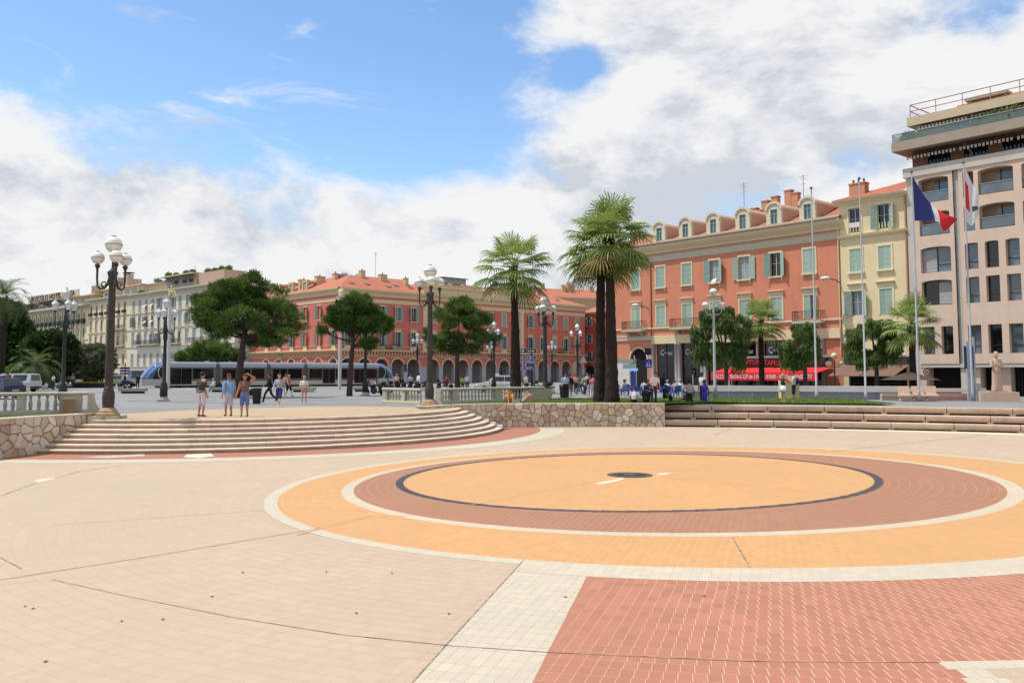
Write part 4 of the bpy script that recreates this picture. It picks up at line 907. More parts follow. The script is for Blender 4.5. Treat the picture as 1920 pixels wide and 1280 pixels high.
rl.box(.3, 22, .4, .45, 25.05, 25.12).box(.3, 22, .4, .45, 24.5, 24.56).box(.3, .36, .4, 6, 25.05, 25.12).box(.3, .36, .4, 6, 24.5, 24.56); rl.build('roof_railing', mat('railing_rust', '9a6a5e', .7), mb_)
# ------------------------------------------------------------------ red arcaded building in the middle
redm = mat('plaster_red', 'bf6a5c', .9, .08, .5, .1, fine=25, stain=.3); trimr = mat('trim_ochre_cream', 'cab490', .85, .08, 2); shutg = mat('shutter_grey_green', '879c94', .7, .08, 4); piers = mat('pier_blue_grey', 'a7a6ab', .85, .08, 1.5); arcw = mat('arcade_inside', '8f8a86', .9, .1)
QC = Vector((-29.4, 150, UP)); QTH = R(43.4); LQ = 62.5; LS = 32.0
rb = thing('arcaded_building', 'long red building with arcades, cream trim and a terracotta roof', 'building', QC, QTH)
bays = [1.6, 5.1, 8.7, 12.2, 15.7] + [20.3 + 3.6 * i for i in range(7)] + [45.7, 49.3, 52.9, 56.4, 59.9]
def red_front(root, L_, bays, lo, hi, pick=lambda i: 'open', attic=None):
    """one front in the frame of root: walls, bands, windows, arches between local x = lo and hi"""
    ops = []
    for x in bays: ops += [(x - .55, x + .55, 11.2, 13.7), (x - .55, x + .55, 6.6, 9.2), (x - 1.35, x + 1.35, .02, 4.4, 'arch')]
    b = facade(MB(), hi, 14.2, [o for o in ops if o[3] > 5], .2, 0, 5.0, lo); b.build('wall', redm, root)
    b = facade(MB(), hi, 5.0, [o for o in ops if o[3] < 5], .7, 0, 0, lo); wl = b.build('arcade_wall', redm, root)
    xs = [lo] + [v for x in bays for v in (x - 1.35, x + 1.35)] + [hi]
    for i in range(0, len(xs), 2):
        if xs[i + 1] - xs[i] < .1: continue
        c_ = (xs[i] + xs[i + 1]) / 2; h_ = (xs[i + 1] - xs[i]) / 2; MB().box(-h_ - .03, h_ + .03, -.06, .72, 0, 2.75).box(-h_ - .1, h_ + .1, -.12, .78, 2.75, 3.0).build('arcade_pier', piers, root, loc=(c_, 0, 0))
    tr = MB()
    A = [(-1.62 * math.cos(PI * j / 12), 3.05 + 1.62 * math.sin(PI * j / 12)) for j in range(13)]; B_ = [(-1.36 * math.cos(PI * j / 12), 3.05 + 1.36 * math.sin(PI * j / 12)) for j in range(13)]
    for j in range(12): tr.yprism([A[j], A[j + 1], B_[j + 1], B_[j]][::-1], -.07, .02)
    tm = tr.mesh('arch_trim', trimr)
    for x in bays: link('arch_trim', tm, root, (x, 0, 0))
    MB().box(lo, hi, 3.6, 3.7, 0, 5.0).box(lo, hi, .71, 3.6, 4.6, 4.75).build('arcade_back', arcw, root)
    b = MB(); cornice(b, lo, hi, [(.05, 4.72), (.12, 4.76), (.12, 4.86)]); cornice(b, lo, hi, [(.3, 5.62), (.55, 5.68), (.58, 5.86), (.5, 5.9)]); b.build('string_course', trimr, root)
    k = int((hi - lo) / .62); br = MB().xprism([(-.36, 5.62), (.0, 5.62), (.0, 4.95), (-.1, 5.0), (-.2, 5.3)], -.1, .1).mesh('bracket', trimr)
    for i in range(k): link('bracket', br, root, (lo + (i + .5) * (hi - lo) / k, -.002, 0))
    b = MB(); b.box(lo, hi, -.05, .02, 14.2, 14.9); b.build('frieze_band', trimr, root); MB().box(lo, hi, .0, .03, 14.9, 15.3).build('frieze_red', redm, root)
    b = MB(); cornice(b, lo - .05, hi + .05, [(.03, 15.3), (.14, 15.4), (.2, 15.8), (.5, 16.1), (.62, 16.3), (.64, 16.5)], 0, .6); b.build('cornice', trimr, root)
    for i, x in enumerate(bays):
        window(root, x, 11.2, 1.1, 2.5, trimr, shutg, pick(i), False, True, PANE_D if i % 3 else PANE, .18, .16); window(root, x, 6.6, 1.1, 2.6, trimr, shutg, 'open' if pick(i) == 'closed' and i % 2 else pick(i), True, False, PANE_D, .18, .16)
        MB().box(-.7, .7, -.05, .02, 5.92, 6.55).build('panel', trimr, root, loc=(x, 0, 0))
    MB().box(lo, hi, -.08, .02, 6.56, 6.66).build('sill_band', trimr, root)
red_front(rb, LQ, bays[:5], 0, 18.1, lambda i: 'ajar')
red_front(rb, LQ, bays[5:12], 18.1, 43.4, lambda i: 'closed')
red_front(rb, LQ, bays[12:], 43.4, LQ, lambda i: ['ajar', 'closed', 'closed', 'closed', 'closed'][i])
for x in (18.3, 43.2): MB().box(x - .5, x + .5, -.14, .02, 5.95, 14.2).box(x - .58, x + .58, -.18, .0, 13.9, 14.19).box(x - .58, x + .58, -.18, .0, 5.95, 6.3).build('pilaster', trimr, rb)
at_ = MB().box(17.7, 43.9, -.35, 2.0, 16.5, 17.7).box(17.5, 44.1, -.5, .6, 17.7, 17.85); at_.build('attic', trimr, rb)
for i in range(9): x = 17.9 + i * 3.2; MB().box(x - .3, x + .3, -.3, .3, 17.86, 18.75).box(x - .36, x + .36, -.36, .36, 18.75, 18.85).build('attic_post', trimr, rb)
for i in range(8):
    x = 17.9 + i * 3.2; bal = MB().box(x + .31, x + 2.89, -.12, .12, 18.5, 18.65)
    for j in range(7): bal.box(x + .45 + j * .36, x + .6 + j * .36, -.08, .08, 17.86, 18.5)
    bal.build('attic_balustrade', trimr, rb)
urn = MB().lathe([(.16, 0), (.1, .15), (.28, .45), (.3, .6), (.14, .75), (.16, .85), (.03, 1.0)], 10).mesh('urn', trimr, True)
for i in (1, 4, 7): link('urn', urn, rb, (17.9 + i * 3.2, 0, 18.86))
roofm = tiles('clay_roof_tiles_soft', 'a8644c')
b = MB(); b.add([(-.6, -.6, 16.5), (18, -.6, 16.5), (18, 7, 19.7), (6.5, 7, 19.7), (-.6, LS, 16.5), (6.5, LS, 19.7), (18, 14.5, 16.5), (13.5, 14.5, 16.5), (13.5, LS, 16.5)], [(0, 1, 2, 3), (0, 3, 5, 4), (3, 2, 6, 7), (3, 7, 8, 5)])
r1 = b.build('roof', roofm, rb)
b = MB(); b.add([(43.6, -.6, 16.5), (LQ + .3, -.6, 16.5), (LQ - 3.5, 6.5, 18.9), (43.6, 6.5, 19.2), (43.6, 14, 16.5), (LQ + .3, 14, 16.5)], [(0, 1, 2, 3), (3, 2, 5, 4), (1, 5, 2)]); r2 = b.build('roof', roofm, rb)
b = MB(); b.add([(18, 4, 16.6), (43.6, 4, 16.6), (38, 9, 20.0), (24, 9, 20.0), (18, 14, 16.6), (43.6, 14, 16.6)], [(0, 1, 2, 3), (3, 2, 5, 4), (1, 5, 2), (0, 3, 4)]); r3 = b.build('roof', roofm, rb)
chr_ = mat('chimney_cream', 'c2a780', .9, .12)
for x, y, z, w_ in [(3.2, 12, 18.2, 1.8), (4.6, 9.0, 18.6, .8), (8.5, 6.2, 19.2, .9), (12.5, 5.4, 18.7, 1.5), (2.2, 16, 17.8, 2.0), (16.6, 3.8, 18.2, .7)]: chimney(r1, x, y, z, w_, .9, 1.4, chr_, 1)
for x, y, z in [(47, 8, 18.8), (55, 7, 18.4), (59, 9, 17.8)]: chimney(r2, x, y, z, 1.1, .8, 1.4, chr_, 2)
MB().box(29, 35, 8, 11, 19.9, 21.0).box(28.6, 35.4, 7.6, 11.4, 21.0, 21.15).build('roof_lantern', mat('lantern_glass_grey', '8b949c', .4), rb)
MB().lathe([(1.6, 0), (1.6, .7), (1.3, 1.1), (.05, 1.25)], 14).build('roof_dome', mat('zinc_roof', '9aa3ab', .5, metal=.2), r1, True, (9.5, 9.5, 19.2)); MB().lathe([(1.2, 0), (1.2, .6), (.9, .9), (.05, 1.0)], 14).build('roof_dome', mat('zinc_roof', '9aa3ab'), r1, True, (6.3, 9.5, 19.4))
antenna(r1, 12.0, 7, 19.6, 4.8)
sk = MB().box(-.45, .45, -.4, .4, 0, .12).mesh('skylight', mat('skylight_frame', '6f6660', .4))
for x, y in [(3.5, 2), (7, 2.2), (11.2, 1.6), (13.6, 2.6), (16.4, 2.0), (47, 2.5), (51, 2.0), (56, 2.2)]: o = link('skylight', sk, r1 if x < 20 else r2, (x, y, 16.5 + (y + .6) * .42 + .05)); o.rotation_euler = (R(22), 0, 0)
lf = bpy.data.objects.new('side_front', None); COL.objects.link(lf); lf.parent = rb; lf.rotation_euler = (0, 0, -PI / 2); lf.location = (0, LS, 0)
class _: pass
# the side front turns the corner: same pieces, in the frame of the building, rotated a quarter turn
n_before = set(COL.objects)
red_front(rb, LS, [LS - (1.9 + 4.75 * k) for k in range(6)][::-1], 0, LS, lambda i: 'ajar')
Mq = Matrix.Translation((0, LS, 0)) @ Matrix.Rotation(-PI / 2, 4, 'Z')
for o in list(COL.objects):
    if o not in n_before and o.parent == rb:
        loc = Mq @ o.location; o.location = loc; o.rotation_euler = (0, 0, o.rotation_euler.z - PI / 2)
bpy.data.objects.remove(lf)
for y in (12.5, 17.5, 22.5):
    d_ = MB().box(-.05, .3, -.9, -.5, 0, 1.6).box(-.05, .3, .5, .9, 0, 1.6).box(-.05, .3, -.9, .9, 1.6, 2.0).box(.1, 2.6, -.85, .85, 1.5, 1.9); d_.build('dormer', chr_, r1, loc=(.4, y, 16.7)); MB().box(0, .2, -.5, .5, 0, 1.6).build('dormer_pane', mat('shutter_grey_green', '879c94'), r1, loc=(.45, y, 16.7))
MB().box(-.05, -.02, -.4, .4, 0, .8).build('notice', mat('notice_white', 'b9bcc8', .7), rb, loc=(11.0, -.62, 5.95)).rotation_euler = (0, 0, PI / 2)
for x in (10.2, 30.0, 54.0): balcony(rb, x, 5.95, 4.2, .8, trimr, IRON)
MB().box(.1, LQ - .1, 3.71, 14, 0, 16.4).build('core', redm, rb)
# ------------------------------------------------------------------ farther buildings round the street in the middle
def block(name, label, loc, th, Wd, H, dep, wallm, rows, cols, trim, shut, roof=None, pane=PANE_D, w_=1.0, h=2.0, state='closed', cor=.4, base=0):
    o = thing(name, label, 'building', loc, th); ops = [(x - w_ / 2, x + w_ / 2, z, z + h) for z in rows for x in cols]
    b = facade(MB(), Wd, H, ops, .2); b.quad((0, 0, 0), (0, 0, H), (0, dep, H), (0, dep, 0)); b.quad((Wd, 0, 0), (Wd, dep, 0), (Wd, dep, H), (Wd, 0, H)); b.quad((0, 0, H), (Wd, 0, H), (Wd, dep, H), (0, dep, H)); b.build('wall', wallm, o)
    for z in rows:
        for i, x in enumerate(cols): window(o, x, z, w_, h, trim, shut, state if shut else 'none', False, True, pane, .18, .12, False, simple=True)
    b = MB(); cornice(b, -.05, Wd + .05, [(.03, H - .5), (.2, H - .3), (cor, H - .1), (cor, H + .05)], 0, .5); b.build('cornice', trim, o)
    if roof: b = MB(); b.add([(-.3, -cor, H + .06), (Wd + .3, -cor, H + .06), (Wd - 2, dep / 2, H + roof), (2, dep / 2, H + roof), (-.3, dep, H), (Wd + .3, dep, H)], [(0, 1, 2, 3), (3, 2, 5, 4), (1, 5, 2), (0, 3, 4)]); b.build('roof', roofm, o)
    return o
f1 = block('red_house', 'dark red house with balconies beyond the arcaded building', Vector((15.9, 195, UP)), R(-46.6), 22, 15.2, 10, mat('plaster_dark_red', 'b0443c', .9, .08, .6), (12.2, 8.4, 4.6), [1.6, 4.8, 8.2, 11.6, 15, 18.4], mat('trim_rose', 'b58a78', .85), shutg, 2.4, state='open')
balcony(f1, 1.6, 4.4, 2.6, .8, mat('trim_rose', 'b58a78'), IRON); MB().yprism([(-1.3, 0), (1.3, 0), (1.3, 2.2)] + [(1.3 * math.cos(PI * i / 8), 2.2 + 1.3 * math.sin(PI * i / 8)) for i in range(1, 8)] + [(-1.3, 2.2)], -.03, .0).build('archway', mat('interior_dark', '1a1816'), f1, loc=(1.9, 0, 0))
f2 = block('roofscape_house', 'far house with orange roof and chimneys above the arcades', Vector((2, 235, UP)), R(20), 30, 22.5, 14, mat('plaster_sand', 'b79a78', .9), (18.5,), [4, 9, 14, 19, 24], trimr, None, 3.0)
for i, (x, y, h) in enumerate([(4, 5, 2.2), (9, 6, 2.6), (15, 5, 2.2), (16.5, 5, 3.0), (18, 6, 2.4), (24, 6, 2)]): chimney(f2, x, y, 24, 1.2, 1.0, h, chr_, 3)
# ------------------------------------------------------------------ long pale street front on the left
LD = Vector((.726, -.6876, 0)); LTH = math.atan2(-.6876, .726); LA = Vector((-62.6, 180, UP))
greym = mat('plaster_pale_grey', 'c6c0b2', .9, .08, .4, .1, fine=20, stain=.2); crm = mat('plaster_cream', 'cfc1a2', .9, .08, .4, .1, fine=20, stain=.15); trimw = mat('trim_offwhite', 'b9b09c', .85, .07, 2); shutb = mat('shutter_blue_grey', '8b929a', .7, .08, 4)
def street(name, label, s0, s1, H, wallm, rows, pitch, trim, shut, states, w_=1.15, h=2.2, first=1.6, balc=()):
    o = thing(name, label, 'building', LA - LD * s1, LTH); Wd = s1 - s0; n = int((Wd - first) / pitch) + 1; cols = [first + pitch * i for i in range(n) if first + pitch * i < Wd - .9]
    ops = [(x - w_ / 2, x + w_ / 2, z, z + h) for z in rows for x in cols]
    b = facade(MB(), Wd, H, ops, .25); b.quad((0, 0, 0), (0, 0, H), (0, 9, H), (0, 9, 0)); b.quad((Wd, 0, 0), (Wd, 9, 0), (Wd, 9, H), (Wd, 0, H)); b.quad((0, 0, H), (Wd, 0, H), (Wd, 9, H), (0, 9, H)); b.build('wall', wallm, o)
    for r_, z in enumerate(rows):
        for i, x in enumerate(cols): window(o, x, z, w_, h, trim, shut, states[(i * 3 + r_ * 5 + i // 4) % len(states)], r_ in (1, 2), True, (PANE_D, PANE, PANE_L)[(i + r_) % 3], .22, .16, False, simple=True)
        b = MB(); cornice(b, -.02, Wd + .02, [(.04, z - .65), (.16, z - .6), (.16, z - .5), (.05, z - .45)]); b.build('string_course', trim, o)
    b = MB(); cornice(b, -.1, Wd + .1, [(.05, H - 1.0), (.14, H - .9), (.2, H - .5), (.6, H - .25), (.8, H - .1), (.8, H + .1)], 0, .5); b.build('cornice', trim, o)
    k = int(Wd / .7); dm = MB().box(-.12, .12, -.5, 0, H - .5, H - .26).mesh('dentil', trim)
    for i in range(k): link('dentil', dm, o, ((i + .5) * Wd / k, -.12, 0))
    for (c0, c1, r_) in balc: balcony(o, (cols[c0] + cols[c1]) / 2, rows[r_] - .1, cols[c1] - cols[c0] + 2.2, .9, trim, IRON)
    return o, cols
g1, c1 = street('grey_apartment_house', 'pale grey apartment house with blue-grey shutters behind the tram', -11.6, 36.5, 20.0, greym, (16.1, 12.4, 8.4, 3.9), 3.3, trimw, shutb, ['closed', 'open', 'none', 'closed', 'closed', 'ajar'], 1.15, 2.3, 1.6, ((1, 4, 2), (9, 12, 2), (6, 7, 2)))
awnm = mat('blind_cream', 'b7b2a2', .85)
for i in (2, 3): 
    for z in (16.1, 12.4): MB().add([(-.6, -.05, 1.3), (.6, -.05, 1.3), (.6, -.7, .7), (-.6, -.7, .7)], [(0, 1, 2, 3)]).build('window_awning', awnm, g1, loc=(c1[i], 0, z))
ph = mat('penthouse_cream', 'b5a68c', .9, .08, .6)
MB().box(10.5, 25.3, 3.2, 14, 20.0, 23.4).box(10.3, 25.6, 2.2, 14, 23.4, 23.7).box(1.5, 10.5, 3.6, 14, 20, 22.6).box(1.3, 10.5, 3, 14, 22.6, 22.8).build('penthouse', ph, g1)
MB().box(25.61, 37, 3.4, 8, 20.0, 23.45).build('penthouse', mat('penthouse_rose', 'a88f80', .9, .06), g1)
for x0, x1 in ((11, 17.8), (18.3, 25)): MB().xprism([(.9, 22.2), (3.2, 23.0), (3.2, 23.06), (.9, 22.28)], x0, x1).build('awning', mat('awning_navy', '1e2440', .9), g1)
for x in (12, 15, 19, 22): MB().quad((x, 3.18, 20.3), (x + 2, 3.18, 20.3), (x + 2, 3.18, 22.5), (x, 3.18, 22.5)).build('window_pane', PANE, g1)
antenna(g1, 15, 8, 23.4, 3)
g2, c2 = street('cream_apartment_house', 'cream apartment house with dark window boxes beside the grey one', 36.5, 61.1, 20.2, crm, (16.2, 12.4, 8.4, 3.9), 3.3, trimw, None, ['none'], 1.1, 2.4, 1.5, ((0, 2, 2), (4, 6, 2), (4, 6, 1)))
bxm = MB().box(-.75, .75, -.5, -.02, -.1, .6).mesh('window_box', mat('box_dark_green', '2c3632', .8))
for x in c2: link('window_box', bxm, g2, (x, 0, 16.2))
MB().box(1, 24, 3, 14, 20.2, 22.8).box(.8, 24.2, 2.4, 14, 22.8, 23.05).build('penthouse', ph, g2)
for x in (2, 6, 10, 14, 18): MB().quad((x, 2.98, 20.4), (x + 2.4, 2.98, 20.4), (x + 2.4, 2.98, 22.4), (x, 2.98, 22.4)).build('window_pane', PANE, g2)
MB().box(4.5, 9.5, 3, 9, 23.06, 25.6).build('stair_tower', mat('tower_cream', 'b3aa9c', .9), g2); chimney(g2, 11, 5, 23, 2.2, 1.6, 3.4, mat('chimney_rose', 'b09a8c', .9), 0); MB().box(9.5, 12.4, 4, 6, 26.7, 26.85).build('chimney_cowl', mat('cowl_dark', '3c3a3a', .7), g2)
g3, c3 = street('hotel', 'long cream hotel with dark balconies and rooftop lettering on the far left', 61.1, 121, 19.0, crm, (14.8, 11.0, 7.2, 3.4), 3.25, trimw, None, ['none'], 1.3, 2.4, 1.6)
bm_ = MB().box(-.95, .95, -.8, -.74, -.05, .85).box(-.95, -.9, -.74, 0, -.05, .85).box(.9, .95, -.74, 0, -.05, .85).box(-.97, .97, -.82, 0, -.2, -.06).mesh('window_balcony', mat('balcony_dark_green', '2e3a38', .7))
for x in c3: link('window_balcony', bm_, g3, (x, 0, 14.8))
plm = MB().box(-.28, .28, -.35, 0, 7, 18.0).mesh('pilaster', trimw)
for i in range(len(c3) - 1): link('pilaster', plm, g3, ((c3[i] + c3[i + 1]) / 2, 0, 0))
MB().box(-.5, 60.2, -1.6, .4, 19.0, 19.35).build('projecting_eave', mat('eave_white', 'bfb8a8', .8), g3)
MB().box(.5, 59, 2.4, 14, 19.0, 21.9).build('attic_storey', mat('attic_ochre', 'a3906e', .9, .1), g3); MB().box(.2, 59.5, 1.4, 14, 21.9, 22.2).build('attic_roof', ph, g3)
for i in range(14): MB().quad((2 + i * 4, 2.37, 19.4), (4.4 + i * 4, 2.37, 19.4), (4.4 + i * 4, 2.37, 21.6), (2 + i * 4, 2.37, 21.6)).build('window_pane', PANE, g3)
for x0, x1 in ((3, 14), (18, 34)): MB().xprism([(.2, 21.0), (2.3, 21.7), (2.3, 21.76), (.2, 21.08)], x0, x1).build('awning', MATS['awning_navy'], g3)
MB().box(12, 50, 1.0, 1.2, 22.2, 23.9).build('sign_parapet', mat('sign_board_pale', 'b7aea0', .8), g3)
text('BOSCOLO HOTEL PLAZA', 2.0, mat('sign_letters_brown', '5c342c', .7), g3, (31, .93, 23.0), (PI / 2, 0, 0), .06, sx=1.45)
MB().box(1, 13, 5, 14, 22.2, 24.6).box(.6, 13.4, 4.4, 14, 24.6, 24.9).build('roof_pavilion', mat('pavilion_grey', '7f8288', .7), g3)
MB().lathe([(1.6, 0), (1.6, 1.6), (1.8, 1.7), (1.2, 2.4), (.4, 2.9), (.05, 3.6)], 12).build('roof_turret', trimw, g3, True, (57.5, 3, 22.2))
# ================================================================== trees and plants
def quads(cen, u, v):                                     # centres and two half-axes -> vertices, faces
    k = len(cen); V = np.stack([cen - u - v, cen + u - v, cen + u + v, cen - u + v], 1).reshape(-1, 3); return V, np.arange(4 * k).reshape(-1, 4)
def unit(a): return a / np.maximum(np.linalg.norm(a, axis=1, keepdims=True), 1e-6)
def clump_leaves(clumps, n, size, rg, up=.35, shell=.55, aspect=.3, droop=0.0):
    """small narrow leaf faces spread through a set of ellipsoid clumps (cx, cy, cz, rx, ry, rz)"""
    C = np.array(clumps); vol = (C[:, 3] * C[:, 4] * C[:, 5]) ** .67; ci = rg.choice(len(C), n, p=vol / vol.sum())
    d = unit(rg.normal(size=(n, 3))); r = rg.uniform(shell ** 3, 1, n) ** (1 / 3); lump = 1 + .18 * np.sin(d[:, 0] * 7 + ci) * np.cos(d[:, 2] * 6 + ci * 2)
    p = C[ci, :3] + d * (r * lump)[:, None] * C[ci, 3:6]
    ax = unit(d + rg.normal(0, .55, (n, 3)) + np.array([0, 0, up])); ax[:, 2] -= droop; ax = unit(ax)
    sd_ = unit(np.cross(ax, rg.normal(size=(n, 3)))); L_ = size * rg.uniform(.6, 1.3, n)
    V, Q = quads(p + ax * (L_ / 2)[:, None], sd_ * (L_ * aspect / 2)[:, None], ax * (L_ / 2)[:, None])
    tone = np.clip(.45 + .28 * (C[ci, 6] if C.shape[1] > 6 else 0) + rg.normal(0, .2, n), 0, 1)
    return V, Q, tone
BARK = mat('pine_bark', '463a34', .95, .3, 5, .8); BARKD = mat('palm_bark', '2c231d', .95, .45, 7, .9)
def bark_limb(b, pts, r0, r1, n=7):
    k = len(pts); b.tube(pts, [r0 + (r1 - r0) * i / (k - 1) for i in range(k)], n)
def bez(a, c, b_, n=6): return [tuple((1 - t) ** 2 * np.array(a) + 2 * t * (1 - t) * np.array(c) + t * t * np.array(b_)) for t in np.linspace(0, 1, n)]
PINE = leafmat('pine_needles', '1b2f12', '6a8a36', .2)
def pine(label, loc, trunk_h, lean, clumps, n, seed, tr=.22, size=.27):
    """umbrella pine: trunk, limbs to the clumps, needles"""
    rg = np.random.default_rng(seed); o = thing('pine_tree', label, 'tree', loc, 0, 'pines on the square'); b = MB(); top = np.array([lean, 0, trunk_h])
    bark_limb(b, bez((0, 0, -.1), (lean * .2, 0, trunk_h * .5), top, 8), tr * 1.15, tr * .72, 9)
    for c in clumps:
        st = np.array([lean * .9, 0, trunk_h * rg.uniform(.82, 1.0)]); e = np.array(c[:3]); mid = (st + e) / 2 + np.array([0, 0, -.25 * abs(e[0] - st[0]) * .6 + .1]); bark_limb(b, bez(st, mid, e, 6), tr * .42, tr * .1, 6)
        for _i in range(3): f = e + rg.normal(0, .5, 3) * np.array(c[3:6]); bark_limb(b, bez(e * .7 + st * .3, (e + f) / 2, f, 4), tr * .14, tr * .05, 4)
    t_ = b.build('trunk', BARK, o, True)
    cl = []
    for c in clumps:
        for _i in range(22): dd = unit(rg.normal(size=(1, 3)))[0] * rg.uniform(.55, 1.0); k = rg.uniform(.2, .34); cl.append((c[0] + dd[0] * c[3] * .9, c[1] + dd[1] * c[4] * .9, c[2] + dd[2] * c[5] * .9, c[3] * k, c[4] * k, c[5] * k * .85, rg.uniform(-1.2, 1.2)))
    V, Q, T = clump_leaves(cl, n, size, rg, .9, .15, .11)
    link('crown', npmesh('crown', V, Q, PINE, T), o); return o
# crown clumps in metres, read off the photograph at each tree's distance
def px_clumps(base, Y, lst):
    k = Y / F; out = []
    for x, y, rx, ry, dy in lst: p = AT(x, y, Y); out.append((p.x - base.x, dy, p.z - base.z, rx * k, min(rx, ry * 1.6) * k * .95, ry * k))
    return out
Y1 = 66.0; p1 = G(445, 700 + 1.8 * F / Y1, UP)
pine('large spreading umbrella pine behind the three men', p1, 5.2, .5, px_clumps(p1, Y1, [(445, 545, 62, 32, 0), (470, 530, 40, 22, .3), (420, 550, 40, 28, -.3), (395, 580, 48, 32, -.6), (500, 565, 50, 34, .5), (450, 600, 60, 30, -1.2), (535, 605, 38, 22, .4), (520, 628, 40, 20, -.8), (400, 618, 32, 20, .8), (470, 640, 34, 18, 1.2), (375, 595, 26, 20, .6)]), 52000, 1, .27)
Y2 = 70.0; p2 = G(655, 700 + 1.8 * F / Y2, UP)
pine('slender leaning pine with two crowns beside the lantern lamp', p2, 4.6, .25, px_clumps(p2, Y2, [(650, 582, 36, 26, 0), (690, 595, 36, 30, .4), (672, 570, 30, 22, -.4), (718, 608, 20, 22, .2), (630, 600, 26, 20, .5), (602, 620, 11, 11, 0), (690, 645, 20, 12, -.3), (655, 612, 36, 14, .3)]), 32000, 2, .22)
Y3 = 84.0; p3 = G(857, 700 + 1.8 * F / Y3, UP)
pine('round bushy pine in front of the arcades left of the palm', p3, 4.4, 0, px_clumps(p3, Y3, [(862, 575, 32, 20, 0), (890, 600, 36, 22, .5), (835, 598, 30, 22, -.4), (845, 640, 38, 20, .2), (905, 632, 34, 14, -.5), (930, 632, 12, 10, .2), (868, 655, 36, 14, .6), (798, 622, 10, 9, 0), (800, 636, 9, 7, .2), (820, 652, 20, 14, -.3)]), 32000, 3, .24)
for i, (x, y, Y, rx, ry, lab) in enumerate([(395, 655, 118, 34, 20, 'small low pine behind the tram left of the big pine'), (355, 668, 122, 22, 15, 'dark round bush tree behind the tram front'), (425, 668, 125, 28, 14, 'light green bush tree behind the tram roof')]):
    bp = AT(x, 700, Y); bp.z = UP; pine(lab, bp, 4.2, 0, px_clumps(bp, Y, [(x, y, rx, ry, 0), (x + rx * .6, y + ry * .3, rx * .6, ry * .7, .5), (x - rx * .6, y + ry * .4, rx * .55, ry * .7, -.4)]), 6000, 20 + i, .2, .5)
# --- fan palms
PALMG = leafmat('palm_fan', '35501e', '9fb262', .3); PALMD = leafmat('palm_fan_dry', '6a5a34', '968450', .2)
def fan_palm(label, loc, H, r0, r1, nl, Lf, seed, lean=0.0, group='tall fan palms on the lawn', spread=1.0, dry=.12):
    rg = np.random.default_rng(seed); rr = random.Random(seed); o = thing('fan_palm', label, 'palm tree', loc, 0, group)
    b = MB(); k = 26; n = 14; rings = []
    for i in range(k + 1):
        t = i / k; r = r1 + (r0 - r1) * (1 - t) ** 1.6 + (.16 * r0 * max(0, 1 - t * 9)); r *= 1 + .035 * ((i % 2) * 2 - 1)
        rings.append([(lean * t * t + r * (1 + rr.uniform(-.04, .04)) * math.cos(2 * PI * j / n), r * (1 + rr.uniform(-.04, .04)) * math.sin(2 * PI * j / n), -.1 + (H + .1) * t) for j in range(n)])
    b.loft(rings); b.build('trunk', BARKD, o)
    V = []; Q = []; T = []; MI = []; pb = MB()
    boots = MB()
    for i in range(26):
        a = rr.uniform(0, 2 * PI); z = H - rr.uniform(0, 1.0); boots.tube([(lean + r1 * .9 * math.cos(a), r1 * .9 * math.sin(a), z), (lean + r1 * 1.5 * math.cos(a), r1 * 1.5 * math.sin(a), z + .35)], [.07, .03], 5)
    boots.build('leaf_base', BARKD, o)
    for i in range(nl):
        az = i * 2.399963 + rr.uniform(-.2, .2); t = (i + .5) / nl; el = R(76 - 118 * t + rr.uniform(-14, 14))       # from upright to hanging
        d = np.array([math.cos(az) * math.cos(el), math.sin(az) * math.cos(el), math.sin(el)]); base = np.array([lean, 0, H + .15 - .35 * t]); pl = Lf * rr.uniform(.55, .95) * spread
        sag = np.array([0, 0, -.18 * pl * math.cos(el)]); tip = base + d * pl + sag
        pb.tube([base, base + d * pl * .5 + sag * .25, tip], [.035, .025, .015], 4)
        dd = (tip - (base + d * pl * .5)); dd = dd / np.linalg.norm(dd); side = np.cross(dd, [0, 0, 1.0]); side = side / max(np.linalg.norm(side), .05); side /= np.linalg.norm(side); nor = np.cross(side, dd)
        m_ = 24; fl = Lf * rr.uniform(.62, .82); isdry = t > 1 - dry and rr.random() < .7
        for j in range(m_):
            a = R(-105 + 210 * (j + .5) / m_); dr = dd * math.cos(a) + side * math.sin(a) + nor * (.12 * math.cos(a * 1.3)); dr /= np.linalg.norm(dr); ln = fl * (1 - .3 * (abs(a) / R(118)) ** 2) * rr.uniform(.9, 1.08)
            w0 = fl * .034; perp = np.cross(dr, nor); perp /= np.linalg.norm(perp); tw = perp * .8 + nor * (.35 if j % 2 else -.35)
            p0 = tip; p1_ = tip + dr * ln * .55; p2_ = p1_ + (dr * .95 + np.array([0, 0, -.15 - .35 * rr.random()])) * ln * .3; p3_ = p2_ + (dr * .6 + np.array([0, 0, -.4 - .7 * rr.random()])) * ln * .22
            s0 = len(V); V += [p0 - tw * w0 * .2, p0 + tw * w0 * .2, p1_ + tw * w0, p1_ - tw * w0, p2_ + tw * w0 * .7, p2_ - tw * w0 * .7, p3_ + tw * w0 * .12, p3_ - tw * w0 * .12]
            Q += [(s0, s0 + 1, s0 + 2, s0 + 3), (s0 + 3, s0 + 2, s0 + 4, s0 + 5), (s0 + 5, s0 + 4, s0 + 6, s0 + 7)]; tn = min(1, max(0, .55 - .35 * (t - .4) + rr.gauss(0, .12))); T += [tn] * 3; MI += [1 if isdry else 0] * 3
    pb.build('leaf_stalk', mat('palm_stalk', '8a9a58', .6, .15), o)
    link('crown', npmesh('crown', np.array(V), np.array(Q), [PALMG, PALMD], np.array(T), midx=np.array(MI)), o); return o
pp = G(967, 748, 1.24); fan_palm('tall fan palm left of the pair, standing behind the stone wall', (pp.x, pp.y, LAWN), 8.9, .42, .21, 38, 1.95, 5, -.15)
